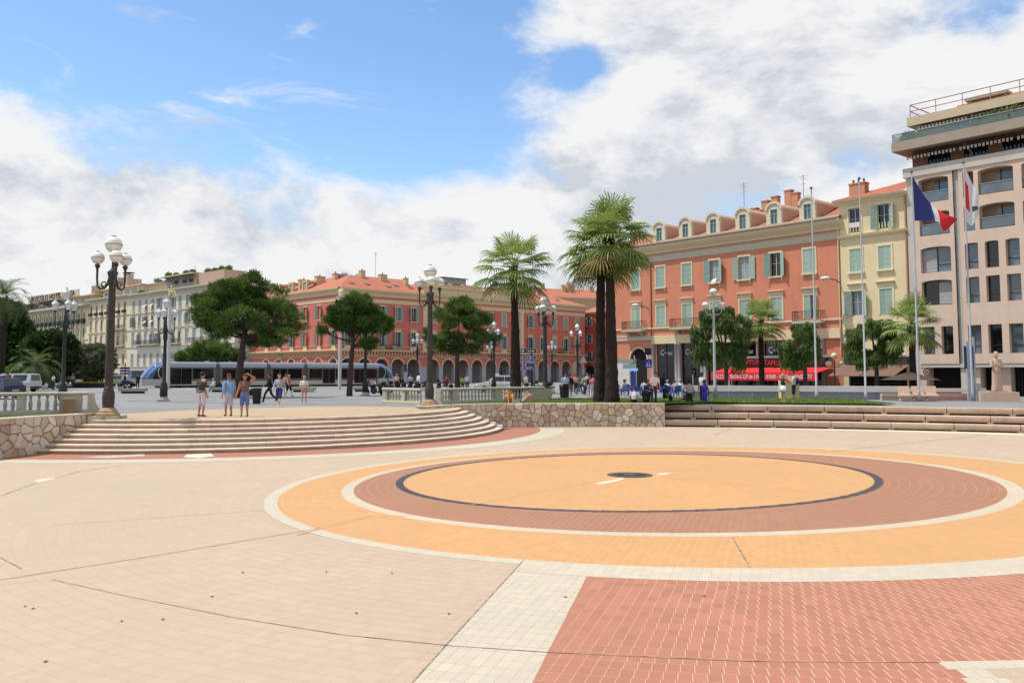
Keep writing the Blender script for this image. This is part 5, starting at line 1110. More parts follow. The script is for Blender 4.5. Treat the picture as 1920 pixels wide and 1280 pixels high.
pp = AT(1125, 700, 52.8); fan_palm('left one of the two palms whose dark trunks overlap', (pp.x, pp.y, LAWN), 8.9, .4, .24, 36, 1.85, 8, .15, dry=.2)
pp = AT(1147, 700, 51.8); fan_palm('right one of the two palms whose dark trunks overlap, the tallest', (pp.x, pp.y, LAWN), 9.7, .43, .24, 44, 2.05, 13, -.1, dry=.1)
g_ = 'low palms along the terrace'
q = AT(1428, 700, 71); fan_palm('low palm before the red awning', (q.x, q.y, UP), 6.0, .26, .2, 36, 1.5, 21, 0, g_)
q = AT(1712, 700, 64); fan_palm('low palm at the corner of the concrete block', (q.x, q.y, UP), 5.4, .26, .2, 38, 1.6, 34, 0, g_)
# --- pepper trees with hanging foliage
PEP = leafmat('pepper_leaves', '263d18', '6f8a44', .3)
def pepper(label, x, Y, clumps, n, seed, group='weeping trees along the terrace'):
    rg = np.random.default_rng(seed); bp = AT(x, 700, Y); bp.z = UP; o = thing('pepper_tree', label, 'tree', bp, 0, group); b = MB(); cl = px_clumps(bp, Y, clumps); top = np.array([.1, 0, 3.0]); bark_limb(b, bez((0, 0, -.1), (.25, 0, 1.3), top, 7), .2, .14, 8)
    for c in cl: bark_limb(b, bez(top * .9, (top + np.array(c[:3])) / 2 + np.array([0, 0, .4]), c[:3], 6), .1, .03, 6)
    b.build('trunk', BARK, o, True)
    c2_ = [c + (rg.uniform(-1, 1),) for c in cl]
    c2_ = []
    for c in cl:
        for _i in range(20): d = unit(rg.normal(size=(1, 3)))[0] * rg.uniform(.5, 1.15); k = rg.uniform(.16, .34); c2_.append((c[0] + d[0] * c[3] * .9, c[1] + d[1] * c[4] * .9, c[2] + d[2] * c[5] * .9, c[3] * k, c[4] * k, c[5] * k * 1.3, rg.uniform(-1.2, 1.2)))
    V, Q, T = clump_leaves(c2_, int(n * 1.6), .24, rg, 0, .1, .13, 1.3)
    # hanging sprays below the crown
    k = n // 2; C = np.array(cl); ci = rg.choice(len(C), k); a = rg.uniform(0, 2 * PI, k); r = np.sqrt(rg.random(k)); px = C[ci, 0] + C[ci, 3] * r * np.cos(a); py = C[ci, 1] + C[ci, 4] * r * np.sin(a); fr = rg.random(k)
    st = np.round(a * 9 + r * 5); pz = C[ci, 2] - C[ci, 5] * (.2 + 1.5 * fr * (.3 + .7 * np.abs(np.sin(st * 3.7))))
    cen = np.c_[px + .06 * np.sin(pz * 9), py, pz]; v = np.c_[rg.normal(0, .04, k), rg.normal(0, .04, k), np.full(k, -.11)]; u = unit(np.cross(v, rg.normal(size=(k, 3)))) * .02
    V2, Q2 = quads(cen, u, v); link('crown', npmesh('crown', np.r_[V, V2], np.r_[Q, Q2 + len(V)], PEP, np.r_[T, np.clip(.5 + rg.normal(0, .2, k), 0, 1)]), o); return o
pepper('weeping tree left of the low palm, crown against the salmon building', 1358, 69, [(1345, 603, 30, 22, 0), (1315, 640, 17, 30, .3), (1385, 612, 20, 22, -.3), (1352, 655, 26, 22, .2), (1388, 660, 14, 26, .5), (1330, 588, 18, 14, 0), (1362, 580, 15, 10, .2)], 14000, 51)
pepper('small weeping tree beside the plain flagpole', 1506, 68, [(1508, 618, 22, 15, 0), (1478, 655, 15, 24, .2), (1520, 650, 20, 22, -.2), (1498, 672, 14, 14, .3)], 9000, 52)
pepper('broad weeping tree in front of the yellow building', 1640, 66, [(1632, 612, 26, 16, 0), (1600, 640, 18, 24, .3), (1668, 640, 20, 28, -.2), (1640, 662, 24, 18, .2), (1660, 606, 14, 12, .3), (1612, 668, 12, 16, -.3)], 11000, 53)
# --- the garden on the left
DARKL = leafmat('garden_dark_leaves', '1c2c14', '46602a', .2); OLIVE = leafmat('olive_leaves', '3b4630', '7d8868', .25)
def broad(name, label, x, Y, clumps, n, seed, lm, trunk=3.0, tr=.25, size=.4, group='trees of the garden on the left', asp=.45):
    rg = np.random.default_rng(seed); bp = AT(x, 700, Y); bp.z = UP; o = thing(name, label, 'tree', bp, 0, group); b = MB(); cl = px_clumps(bp, Y, clumps); top = np.array([.0, 0, trunk]); bark_limb(b, bez((0, 0, -.1), (.2, 0, trunk / 2), top, 6), tr, tr * .6, 8)
    for c in cl: bark_limb(b, bez(top * .85, (top + np.array(c[:3])) / 2, c[:3], 5), tr * .5, tr * .12, 5)
    b.build('trunk', BARK, o, True); c2_ = [c + (rg.uniform(-1, 1),) for c in cl]
    for c in cl:
        for _i in range(8): d = unit(rg.normal(size=(1, 3)))[0]; k = rg.uniform(.3, .5); c2_.append((c[0] + d[0] * c[3] * .85, c[1] + d[1] * c[4] * .85, c[2] + d[2] * c[5] * .8, c[3] * k, c[4] * k, c[5] * k, rg.uniform(-1, 1)))
    V, Q, T = clump_leaves(c2_, n, size, rg, .3, .4, asp); link('crown', npmesh('crown', V, Q, lm, T), o); return o
broad('garden_tree', 'tall dark tree at the left edge behind the parked cars', 8, 120, [(5, 600, 30, 35, 0), (25, 630, 26, 40, 1), (-10, 660, 34, 34, -1), (20, 680, 30, 24, 0), (28, 590, 14, 20, 0)], 16000, 61, DARKL, 4, .4, .7)
broad('garden_pine', 'dark flat-topped pine standing in the left garden', 95, 110, [(95, 640, 32, 14, 0), (120, 648, 18, 12, .5), (75, 655, 24, 18, -.6), (100, 668, 30, 18, .4), (80, 695, 34, 18, 0)], 15000, 62, DARKL, 4, .3, .6)
broad('olive_tree', 'grey-green olive tree at the left end of the tram', 178, 112, [(178, 668, 30, 17, 0), (155, 678, 22, 18, .8), (195, 682, 18, 20, -.5), (170, 695, 30, 15, .3)], 13000, 63, OLIVE, 2.6, .3, .45)
broad('round_shrub', 'dark shrub between the garden pine and the olive', 137, 116, [(135, 665, 16, 14, 0), (130, 690, 20, 16, .5)], 6000, 64, DARKL, 2, .2, .5)
broad('low_shrub', 'bright green low shrub beside the parked van', 28, 108, [(28, 700, 22, 12, 0), (45, 706, 16, 8, .4)], 4000, 65, leafmat('shrub_green', '3a5a20', '7f9c4a', .25), 1, .12, .4)
FEATH = leafmat('feather_palm', '2a3c1e', '6c7c48', .25)
def feather_palm(label, x, Y, zc, nf, Lf, seed, H=None):
    rg = random.Random(seed); bp = AT(x, 700, Y); bp.z = UP; o = thing('feather_palm', label, 'palm tree', bp, 0, 'feather palms of the left garden'); H = zc
    b = MB(); b.loft([[((.36 - .1 * i / 10) * (1 + .05 * (i % 2)) * math.cos(2 * PI * j / 10), (.36 - .1 * i / 10) * (1 + .05 * (i % 2)) * math.sin(2 * PI * j / 10), -.1 + H * i / 10) for j in range(10)] for i in range(11)]); b.build('trunk', BARKD, o)
    V = []; Q = []; T = []
    for i in range(nf):
        az = i * 2.4; el = R(82 - 105 * (i + .5) / nf + rg.uniform(-6, 6)); L_ = Lf * rg.uniform(.85, 1.1); pts = []; p = np.array([0, 0, H]); e = el
        for k in range(9): pts.append(p.copy()); p = p + np.array([math.cos(az) * math.cos(e), math.sin(az) * math.cos(e), math.sin(e)]) * L_ / 8; e -= R(9 + 3 * k * .6)
        for k in range(1, 8):
            dd = pts[k + 1] - pts[k - 1]; dd /= np.linalg.norm(dd); sd_ = np.array([-math.sin(az), math.cos(az), 0])
            for m_ in range(3):
                c = pts[k] + dd * (m_ / 3) * L_ / 8; ll = L_ * .2 * math.sin(PI * (k + .6) / 9.2)
                for s in (-1, 1):
                    q = sd_ * s * .75 + dd * .6 + np.array([0, 0, .1]); q /= np.linalg.norm(q); w0 = dd * .035 * Lf / 3; s0 = len(V)
                    V += [c - w0, c + w0, c + q * ll + np.array([0, 0, -.12 * ll]) + w0 * .2, c + q * ll + np.array([0, 0, -.12 * ll]) - w0 * .2]; Q.append((s0, s0 + 1, s0 + 2, s0 + 3)); T.append(min(1, max(0, .5 + rg.gauss(0, .2))))
    link('crown', npmesh('crown', np.array(V), np.array(Q), FEATH, np.array(T)), o); return o
feather_palm('tall feather palm cut by the left edge of the picture', 2, 92, 9.8, 46, 3.6, 3)
feather_palm('feather palm before the hotel in the left garden', 50, 122, 6.6, 40, 3.4, 4)
feather_palm('low feather palm with arching fronds beside the garden pine', 68, 100, 2.6, 34, 3.6, 5)

# --- planting on the roof terraces
def terrace_shrubs(parent, lst, seed):
    rg = np.random.default_rng(seed)
    for x, y, z, r in lst:
        V, Q, T = clump_leaves([(0, 0, r * .7, r * 1.2, r, r * .8, 0), (r * .8, 0, r * .5, r * .7, r * .7, r * .6, .5), (-r * .8, 0, r * .55, r * .7, r * .7, r * .6, -.5)], 500, .28, rg, .5, .2, .3); link('terrace_shrub', npmesh('terrace_shrub', V, Q, leafmat('terrace_leaves', '33451f', '7f8f4e', .25), T), parent, (x, y, z))
terrace_shrubs(g1, [(4, 4.5, 22.8, .8), (11.5, 3.5, 23.7, .7), (14, 4, 23.7, .5), (19, 4, 23.7, .6), (22, 4, 23.7, .6), (27, 5, 23.45, .7), (30, 5, 23.45, .6), (33, 5, 23.45, .7), (36, 5, 23.45, .6), (2.0, 1.5, 20.1, .7)], 71)
terrace_shrubs(mb_, [(.4, -.2, 21.75, .45), (1.2, -.1, 21.75, .35), (6.4, -.2, 21.75, .6), (7.6, -.1, 21.75, .7), (8.8, -.2, 21.75, .7), (10, -.1, 21.75, .6), (11.4, -.2, 21.75, .7)], 72)
# ================================================================== lamps
LIRON = mat('lamp_iron', '3f3a36', .6, .25, 5, .2, metal=.2); LCREAM = mat('lamp_foot_stone', '9c8468', .85, .2, 4)
t = NT('globe_glass'); t.bsdf.inputs['Base Color'].default_value = lin('c9c8b8'); t.bsdf.inputs['Roughness'].default_value = .18; t.bsdf.inputs['Coat Weight'].default_value = .5; t.bsdf.inputs['Specular IOR Level'].default_value = .6
tc = t.node('ShaderNodeTexCoord').outputs['Object']; t.L.new(t.mix(t.rng(t.noise(tc, 6, 4), .4, .7, 0, .5), lin('d3d3cb'), lin('b4b4a6')), t.bsdf.inputs['Base Color']); GLOBE = t.mat
def globe_lamp(name, label, loc, rz, group):
    o = thing(name, label, 'street lamp', loc, rz, group)
    MB().lathe([(.5, -.1), (.5, .1), (.4, .14), (.4, .2), (.34, .26), (.27, .34)], 8).build('foot', LCREAM, o)
    MB().lathe([(.26, .34), (.21, .4), (.24, .5), (.245, .8), (.23, .98), (.19, 1.06), (.2, 1.12), (.165, 1.2)], 12).build('pedestal', LIRON, o, True)
    b = MB(); n = 16; rings = []
    for i in range(9): z = 1.2 + 4.25 * i / 8; r = .162 - .035 * i / 8; rings.append([(r * (1 + .06 * (j % 2)) * math.cos(2 * PI * j / n), r * (1 + .06 * (j % 2)) * math.sin(2 * PI * j / n), z) for j in range(n)])
    b.loft(rings); b.lathe([(.175, 3.5), (.175, 3.58)], 12); b.build('column', LIRON, o)
    MB().lathe([(.13, 5.4), (.2, 5.5), (.22, 5.6), (.17, 5.75), (.19, 5.9), (.23, 5.98), (.1, 6.1), (.055, 6.2), (.05, 6.7), (.1, 6.78), (.11, 6.84)], 12).build('capital', LIRON, o, True)
    def globe(x, y, z, r):
        g = MB().ball((x, y, z), r, 20, 14).build('globe', GLOBE, o, True); MB().lathe([(r * .985, -.02), (r * 1.025, -.015), (r * 1.025, .015), (r * .985, .02)], 20, (x, y, z)).build('globe_band', mat('band_pewter', '8f8e86', .4, metal=.5), g); MB().lathe([(r * .3, 0), (r * .3, .03), (r * .1, .05)], 10, (x, y, z + r - .02)).build('globe_cap', LIRON, g)
    globe(0, 0, 7.17, .35)
    for k in range(3):
        a = R(185 + 120 * k); c, s = math.cos(a), math.sin(a); b = MB(); P = [(.15, 5.55), (.3, 5.34), (.48, 5.28), (.6, 5.4), (.63, 5.7), (.63, 6.2)]
        b.tube([(c * r, s * r, z) for r, z in P], [.045, .045, .04, .04, .045, .05], 7); sp = [(.33 + .11 * math.cos(q) * (1 - q / 9), 5.5 + .11 * math.sin(q) * (1 - q / 9)) for q in np.linspace(-1.5, 4.5, 12)]; b.tube([(c * r, s * r, z) for r, z in sp], .028, 6)
        b.lathe([(.06, 6.15), (.1, 6.24), (.12, 6.3), (.05, 6.33)], 10, (c * .63, s * .63, 0)); b.build('arm', LIRON, o, True); globe(c * .63, s * .63, 6.6, .27)
    return o
gl = 'tall globe lamps round the lower square'
p = AT(205, 700, 35.2)
GL1 = globe_lamp('globe_lamp', 'tall iron lamp with four globes at the left end of the steps', (p.x, p.y, UP + .13), 0, gl); GL1.scale = (.955, .955, .955)
MB().box(-.62, .5, -.45, .7, -.3, .02).build('plinth', BAL, GL1, loc=(0, 0, -.02))
p = G(805, 760, UP + .1); dup(GL1, (p.x, p.y, UP + .1), R(95), 'tall iron lamp with four globes between the two balustrades', sc=1.0)
p = AT(1022, 700, 63.5); dup(GL1, (p.x, p.y, UP), R(70), 'globe lamp on a dark post between the palms', sc=.98)
LGLASS = mat('lantern_glass', 'c9ccce', .15, .08, 6, coat=.4)
def lantern(b, x, y, z, s):
    b.lathe([(.05, -.12), (.09, -.05), (.1, 0)], 6, (x, y, z), 0); b.lathe([(.11 * s, 0), (.2 * s, .36 * s)], 6, (x, y, z), 1); b.lathe([(.24 * s, .36 * s), (.2 * s, .42 * s), (.08 * s, .54 * s), (.05 * s, .6 * s), (.02, .68 * s)], 6, (x, y, z), 2)
def lantern_lamp(name, label, loc, rz, group, n=3):
    o = thing(name, label, 'street lamp', loc, rz, group)
    MB().box(-.36, .36, -.36, .36, -.05, .12).lathe([(.3, .12), (.26, .2), (.25, .3)], 8).build('foot', mat('lamp_foot_pale', 'a09a90', .8, .15), o)
    b = MB().lathe([(.24, .3), (.24, .95), (.2, 1.02), (.22, 1.1), (.13, 1.25), (.1, 3.9), (.13, 4.0), (.15, 4.1), (.13, 4.5), (.17, 4.6), (.12, 4.75), (.07, 5.2), (.06, 6.0)], 12); b.build('column', mat('lamp_dark_green', '2e3230', .55, .2, 5, metal=.2), o, True)
    for k in range(n):
        a = 2 * PI * k / n + .4; c, s = math.cos(a), math.sin(a); b = MB(); P = [(.1, 4.55), (.3, 4.4), (.5, 4.42), (.58, 4.6), (.58, 5.35)]; b.tube([(c * r, s * r, z) for r, z in P], .035, 6)
        sp = [(.3 + .12 * math.cos(q) * (1 - q / 9), 4.56 + .12 * math.sin(q) * (1 - q / 9)) for q in np.linspace(-1.5, 4.5, 10)]; b.tube([(c * r, s * r, z) for r, z in sp], .022, 5); b.build('arm', MATS['lamp_dark_green'], o, True)
        b = MB(); lantern(b, c * .58, s * .58, 5.45, 1.0); b.build('lantern', [MATS['lamp_dark_green'], LGLASS, mat('lantern_cap', 'b0b2b2', .4, metal=.3)], o)
    b = MB(); lantern(b, 0, 0, 6.05, 1.15); b.build('lantern', [MATS['lamp_dark_green'], LGLASS, MATS['lantern_cap']], o); return o
gla = 'lantern lamps of the square'
LL = None
for x, d_, lab, rz in [(308, 57.6, 'lantern lamp in front of the tram nose', .3), (119, 51, 'lantern lamp rising behind the left balustrade', 0.8), (685, 71.5, 'lantern lamp beside the leaning pine and the parked motorcycle', .1), (110, 140, 'distant lantern lamp in the dark left garden', .5), (782, 108, 'distant lantern lamp just left of the middle globe lamp', .2),
                       (926, 84, 'lantern lamp left of the single palm trunk', .9), (921, 134, 'small far lantern lamp behind the bushy pine', .4), (1035, 134, 'small far lantern lamp right of the direction signs', .1), (1083, 88, 'lantern lamp before the right end of the arcades', .6), (1177, 104, 'ornate lantern lamp in front of the dark archway', 1.0)]:
    q = AT(x, 700, d_); q.z = UP
    if LL is None: LL = lantern_lamp('lantern_lamp', lab, q, rz, gla)
    else: dup(LL, q, rz, lab)
o = thing('silver_lamp', 'slim silver lamp post with three globes before the weeping tree', 'street lamp', AT(1340, 700, 60).xy.to_3d() + Vector((0, 0, UP + .08)))
silver = mat('galvanised_steel', 'a9acb0', .45, .1, 4, metal=.35)
MB().lathe([(.14, 0), (.14, .9), (.1, 1.0), (.075, 6.6), (.06, 7.0)], 10).build('pole', silver, o, True)
for x, z, r in ((0, 7.25, .28), (-.55, 6.35, .25), (.55, 6.35, .25)):
    g = MB().ball((x, 0, z), r, 16, 10).build('globe', GLOBE, o, True); MB().lathe([(r * 1.02, -.02), (r * 1.02, .02)], 16, (x, 0, z)).build('globe_band', MATS['band_pewter'], g)
    if x: MB().tube([(0, 0, 5.7), (x * .7, 0, 5.75), (x, 0, 5.9), (x, 0, 6.15)], .03, 6).build('arm', silver, o)
q = AT(1565, 700, 68); o = thing('cream_globe_lamp', 'short black lamp with three cream globes beside the brown awning', 'street lamp', (q.x, q.y, UP)); MB().lathe([(.1, 0), (.08, .3), (.05, .6), (.05, 2.8)], 8).build('pole', LIRON, o)
for x, z in ((0, 3.15), (-.45, 2.55), (.45, 2.55)): MB().ball((x, 0, z), .24, 14, 9, sc=(1.15 if x else 1, 1, .85 if x else 1)).build('globe', mat('globe_cream', 'd8caa0', .3, .05), o, True); x and MB().tube([(0, 0, 2.3), (x, 0, 2.35)], .03, 5).build('arm', LIRON, o)
for (x, z, lab) in ((LP - 23.0, 9.2, 'white street light on an arm from the left part of the salmon building'), (LP - .1, 10.3, 'white street light on an arm between salmon and yellow building')):
    o = thing('wall_lamp', lab, 'street lamp', pk.matrix_basis @ Vector((x, 0, z)), RTH, 'street lights on wall arms'); MB().tube([(0, -.02, -.25), (-.1, -.6, 0), (-.3, -1.2, .05)], .05, 6).build('arm', mat('arm_grey', '55524e', .6), o); MB().ball((-.6, -1.5, .1), .42, 12, 8, sc=(1.1, 1.0, .5)).build('lamp_head', mat('lamp_head_white', 'c4c1ba', .5), o, True)

# ================================================================== poles and flags
def pole(label, xb, yb, xt, yt, Y, r=.07, fin=True):
    p = AT(xb, 700, Y); top = AT(xt, yt, Y).z; o = thing('flagpole', label, 'flagpole', (p.x, p.y, UP + .05), 0, 'flagpoles behind the tiers'); h = top - UP - .05
    MB().lathe([(r * 1.5, 0), (r * 1.5, .5), (r, .55), (r * .6, h - .1), (r * .6, h)], 10).build('pole', silver, o, True); MB().lathe([(.1, 0), (.11, .05), (.05, .12), (.02, .16)], 8, (0, 0, h)).build('finial', mat('finial_bronze', '5a463e', .5), o); return o, h
pole('plain flagpole before the right end of the salmon building', 1530, 750, 1518, 354, 57.5)
pole('plain flagpole before the yellow building', 1622, 752, 1611, 336, 57)
f1o, h1 = pole('flagpole flying the blue white and red flag', 1722, 740, 1712, 324, 57); f2o, h2 = pole('flagpole flying the white flag', 1822, 722, 1805, 306, 57)
def flag(name, label, po, pts_top, pts_bot, mats, midx, n=14, wave=.16):
    """pts_top / pts_bot: edge curves in (x, z) metres from the pole top"""
    b = MB(); k = 8; rows_ = []
    for i in range(n + 1):
        t = i / n; j = min(int(t * (len(pts_top) - 1)), len(pts_top) - 2); f = t * (len(pts_top) - 1) - j
        a = [pts_top[j][c] + (pts_top[j + 1][c] - pts_top[j][c]) * f for c in (0, 1)]; e = [pts_bot[j][c] + (pts_bot[j + 1][c] - pts_bot[j][c]) * f for c in (0, 1)]
        rows_.append([(a[0] + (e[0] - a[0]) * q / k, wave * math.sin(5.5 * t + 2.0 * q / k) * (t + .05) * 2, a[1] + (e[1] - a[1]) * q / k) for q in range(k + 1)])
    for i in range(n):
        for q in range(k): b.quad(rows_[i][q], rows_[i + 1][q], rows_[i + 1][q + 1], rows_[i][q + 1], midx((i + .5) / n, (q + .5) / k))
    o = b.build(name, mats, None, True, po); return tag(o, label, 'flag')
BL, WH_, RE = mat('flag_blue', '2c3570', .85, .06), mat('flag_white', 'c4c3c8', .85, .05), mat('flag_red', 'c0282c', .85, .06)
tp = f1o.location + Vector((.06, 0, h1)); flag('flag', 'blue white and red flag hanging in folds from its pole', tp, [(0, -.25), (.75, -1.5), (1.35, -2.2), (2.0, -2.85), (2.75, -3.1)], [(.05, -3.2), (.9, -3.15), (1.5, -3.3), (1.9, -3.95), (2.5, -3.55)], [BL, WH_, RE], lambda t, q: 0 if t < .42 else 1 if t < .56 else 2)
def nice(t, q): return 1 if (t < .3 and .3 < q < .82 and (int(q * 14) % 3 != 2)) else 2 if (.45 < t < .9 and .64 < q < .72) else 0
tp = f2o.location + Vector((.06, 0, h2)); flag('flag', 'white flag with red and green device hanging limp from its pole', tp, [(0, -.2), (.25, -.7), (.5, -1.5), (.75, -2.3)], [(.0, -3.9), (.3, -4.2), (.6, -3.7), (.95, -3.3)], [WH_, RE, mat('flag_green', '2f5a44', .85)], nice, 14, .1)
# ================================================================== seats, statue, plinths, boxes
rose = mat('rose_concrete', 'c0a491', .85, .1, 2, .2); rosel = mat('rose_stone_pale', 'b79f8e', .85, .1, 2)
for i, lab in enumerate(('left one of three stone armless seats beside the right lawn', 'middle one of three stone armless seats beside the right lawn', 'right one of three stone armless seats nearest the statue')):
    q = G(1697 + 25 * i, 752, UP); o = thing('stone_chair', lab, 'seat', (q.x, q.y, UP), R(-12), 'three stone seats')
    MB().xprism([(-.28, 0), (.24, 0), (.34, .3), (-.42, .3)], -.3, .3).build('base', rose, o); MB().xprism([(-.46, .301), (.36, .301), (.38, .36), (.3, .46), (-.46, .42)], -.36, .36).build('seat', rose, o); MB().xprism([(.16, .45), (.34, .45), (.44, .98), (.3, .98)], -.34, .34).build('backrest', rose, o)
q = G(1664, 751, UP); o = thing('low_wall', 'low rose stone kerb wall behind the three seats', 'wall', (q.x, q.y + .9, UP), R(-10)); MB().box(0, 2.9, 0, .5, 0, .22).box(.02, 2.88, -.06, .5, .24, .46).build('course', rosel, o); MB().box(3.2, 6.2, 0, .5, .0, .22).box(3.3, 6.2, -.06, .5, .24, .48).build('course', mat('rose_red_stone', 'b58e80', .85, .1), o)
q = G(1882, 753, UP); SP = (q.x, q.y + .7, UP); o = thing('statue_plinth', 'square rose stone plinth under the standing statue', 'plinth', SP, R(-14)); MB().box(-1.05, 1.05, -.85, .85, -.02, .62).build('block', rose, o)
def low_white_wall():
    a, b_ = AT(1278, 700, 64.5), AT(1690, 700, 60.5); L_ = (b_ - a).length; th = math.atan2(b_.y - a.y, b_.x - a.x); o = thing('low_white_wall', 'long low wall with white coping and grey panels behind the lawn', 'wall', (a.x, a.y, UP), th)
    n = int(L_ / 1.5)
    for i in range(n): MB().box(i * L_ / n + .012, (i + 1) * L_ / n - .012, -.02, .2, -.05, .52).build('panel', mat('panel_grey', '84868a', .5, .1, 1, rnd=.06), o)
    MB().box(.0, L_, -.14, .34, .525, .93).build('coping', mat('coping_white', 'c6c3be', .8, .05), o)
    MB().box(L_ + .3, L_ + 5.2, -.1, .3, .55, .8).box(L_ + .6, L_ + .75, 0, .2, 0, .55).box(L_ + 4.7, L_ + 4.85, 0, .2, 0, .55).build('rail_bench', mat('coping_white', 'c6c3be'), o)
low_white_wall()
q = G(1490, 748, LAWN); o = thing('utility_box', 'cream utility cabinet on the lawn behind the young couple', 'cabinet', (q.x, q.y + 1.2, LAWN)); MB().box(-.62, .1, -.3, .3, 0, 1.25).build('cabinet', mat('cabinet_cream', 'c2b689', .7), o); MB().box(.11, .62, -.28, .3, 0, 1.3).box(.08, .66, -.32, .34, 1.301, 1.36).build('cabinet', mat('cabinet_cream_dark', 'b3a473', .7), o)
q = AT(1822, 700, 57.5); o = thing('sign_totem', 'slim grey sign mast with blue plates beside the white flag', 'sign', (q.x + .12, q.y + .6, UP), R(-10)); MB().box(-.12, .12, -.12, .12, 0, 3.9).box(.3, .4, -.1, .1, 0, 4.2).build('mast', mat('mast_grey', '9aa0a6', .5, .1), o)
for x in (-.22, .2): MB().box(x - .08, x + .08, -.16, -.13, 2.1, 3.6).build('plate', mat('plate_blue', '1f2f66', .5), o)
MB().box(.32, .62, -.3, -.2, .0, 1.15).build('machine', mat('machine_grey', '8f9698', .6), o)
o = thing('round_sign', 'round red and white traffic sign under the concrete block', 'sign', AT(1739, 740, 66).xy.to_3d() + Vector((0, 0, UP)), R(-20)); z = AT(1739, 697, 66).z - UP
MB().tube([(0, .03, 0), (0, .03, z)], .03, 6).build('post', silver, o)
b = MB(); b.M = Matrix.Translation((0, -.02, z)) @ Matrix.Rotation(PI / 2, 4, 'X'); b.lathe([(.26, -.01), (.26, .015)], 20); b.build('disc', mat('sign_red', 'b02a2a', .5), o); b = MB(); b.M = Matrix.Translation((0, -.03, z)) @ Matrix.Rotation(PI / 2, 4, 'X'); b.lathe([(.19, -.008), (.19, .02)], 20); b.build('disc_face', mat('sign_white', 'c8c8c8', .5), o); MB().box(-.12, .12, -.06, -.052, z + .02, z + .06).box(-.12, .12, -.06, -.052, z - .06, z - .02).build('marking', mat('sign_black', '181818', .6), o)
# ================================================================== shop terraces on the right
redaw = mat('awning_red', 'c42a2c', .8, .06, 1); wlet = mat('letter_white', 'd8d8d8', .6)
o = thing('red_awning', 'long red awning with white opening-hours lettering in front of the salmon building', 'awning', RC - RD * 12.4, RTH); AWL = 11.6; AY = -3.0
az1, az0, azb = 2.35, 1.85, 1.15
for i in range(4): MB().xprism([(AY, az0), (-.3, az1), (-.3, az1 + .05), (AY, az0 + .05)], i * AWL / 4 + .03, (i + 1) * AWL / 4 - .03).build('canopy', redaw, o)
MB().box(0, AWL, AY - .04, AY, azb, az0 + .03).build('valance', redaw, o); MB().add([(0, AY, az0), (0, -.3, az1), (0, -.3, az0 - .1), (0, AY, azb)], [(0, 1, 2, 3)]).build('side_flap', redaw, o)
text('ACCUEIL NON-STOP de 11h45 à 01h00 - Ven/Sam 01h00   7/7', .56, wlet, o, (AWL / 2, AY - .05, (azb + az0) / 2), (PI / 2, 0, 0), .006, sx=.72)
MB().box(1.0, AWL - .5, -.55, -.35, 2.45, 3.25).build('sign_board', mat('board_dark', '1e1a19', .6), o); text('HIPPOPOTAMUS', .72, mat('letter_red_lit', 'b8322c', .5), o, (4.2, -.58, 2.85), (PI / 2, R(3), 0), .02, sx=.85); text('HIPPOPOTAMUS', .6, mat('letter_red_lit', 'b8322c'), o, (8.9, -.58, 2.85), (PI / 2, 0, 0), .02, sx=.8)
for x in (.1, AWL / 2, AWL - .1): MB().tube([(x, AY + .05, az0), (x, AY + .05, -1.0)], .04, 6).build('post', IRON, o)
MB().box(.3, AWL - .2, -.28, -.05, 3.3, 3.5).build('fascia', mat('fascia_grey', '8c8a86', .6), o)
o = thing('brown_awning', 'brown awning with dark fascia under the yellow building', 'awning', RC + RD * .2, RTH)
for i in range(2): MB().xprism([(-3.2, 1.55), (-.3, 2.5), (-.3, 2.55), (-3.2, 1.6)], .1 + i * 3, 3.0 + i * 3).build('canopy', mat('awning_brown', '6b5348', .85, .1), o)
MB().box(0, 6.2, -.3, -.02, 2.6, 3.25).build('fascia', mat('fascia_dark', '3a3634', .6), o); text('CAFE  LE  FRANCE', .42, mat('letter_grey', '77726c', .6), o, (3.6, -.33, 2.9), (PI / 2, 0, 0), .01) if False else None
text('UX', .85, mat('letter_red_lit', 'b8322c'), o, (5.0, -.33, 3.75), (PI / 2, 0, 0), .03)
for i in range(5): MB().ball((.5 + i * 1.3, -.5, 3.4), .14, 10, 7).build('bulb_globe', GLOBE, o, True)
MB().box(-.2, .6, -.35, -.05, 3.4, 4.3).build('red_panel', mat('panel_red', 'a82a24', .6), o)
q = AT(1705, 700, 63); o = thing('parasol', 'dark brown square parasol beside the concrete block', 'parasol', (q.x, q.y, UP)); z = AT(1705, 712, 63).z - UP; b = MB(); b.add([(-1.5, -1.5, z), (1.5, -1.5, z), (1.5, 1.5, z), (-1.5, 1.5, z), (0, 0, z + .6)], [(0, 1, 4), (1, 2, 4), (2, 3, 4), (3, 0, 4), (3, 2, 1, 0)]); b.build('canopy', mat('parasol_brown', '4a3c36', .85), o); MB().tube([(0, 0, 0), (0, 0, z + .5)], .04, 6).build('pole', IRON, o)
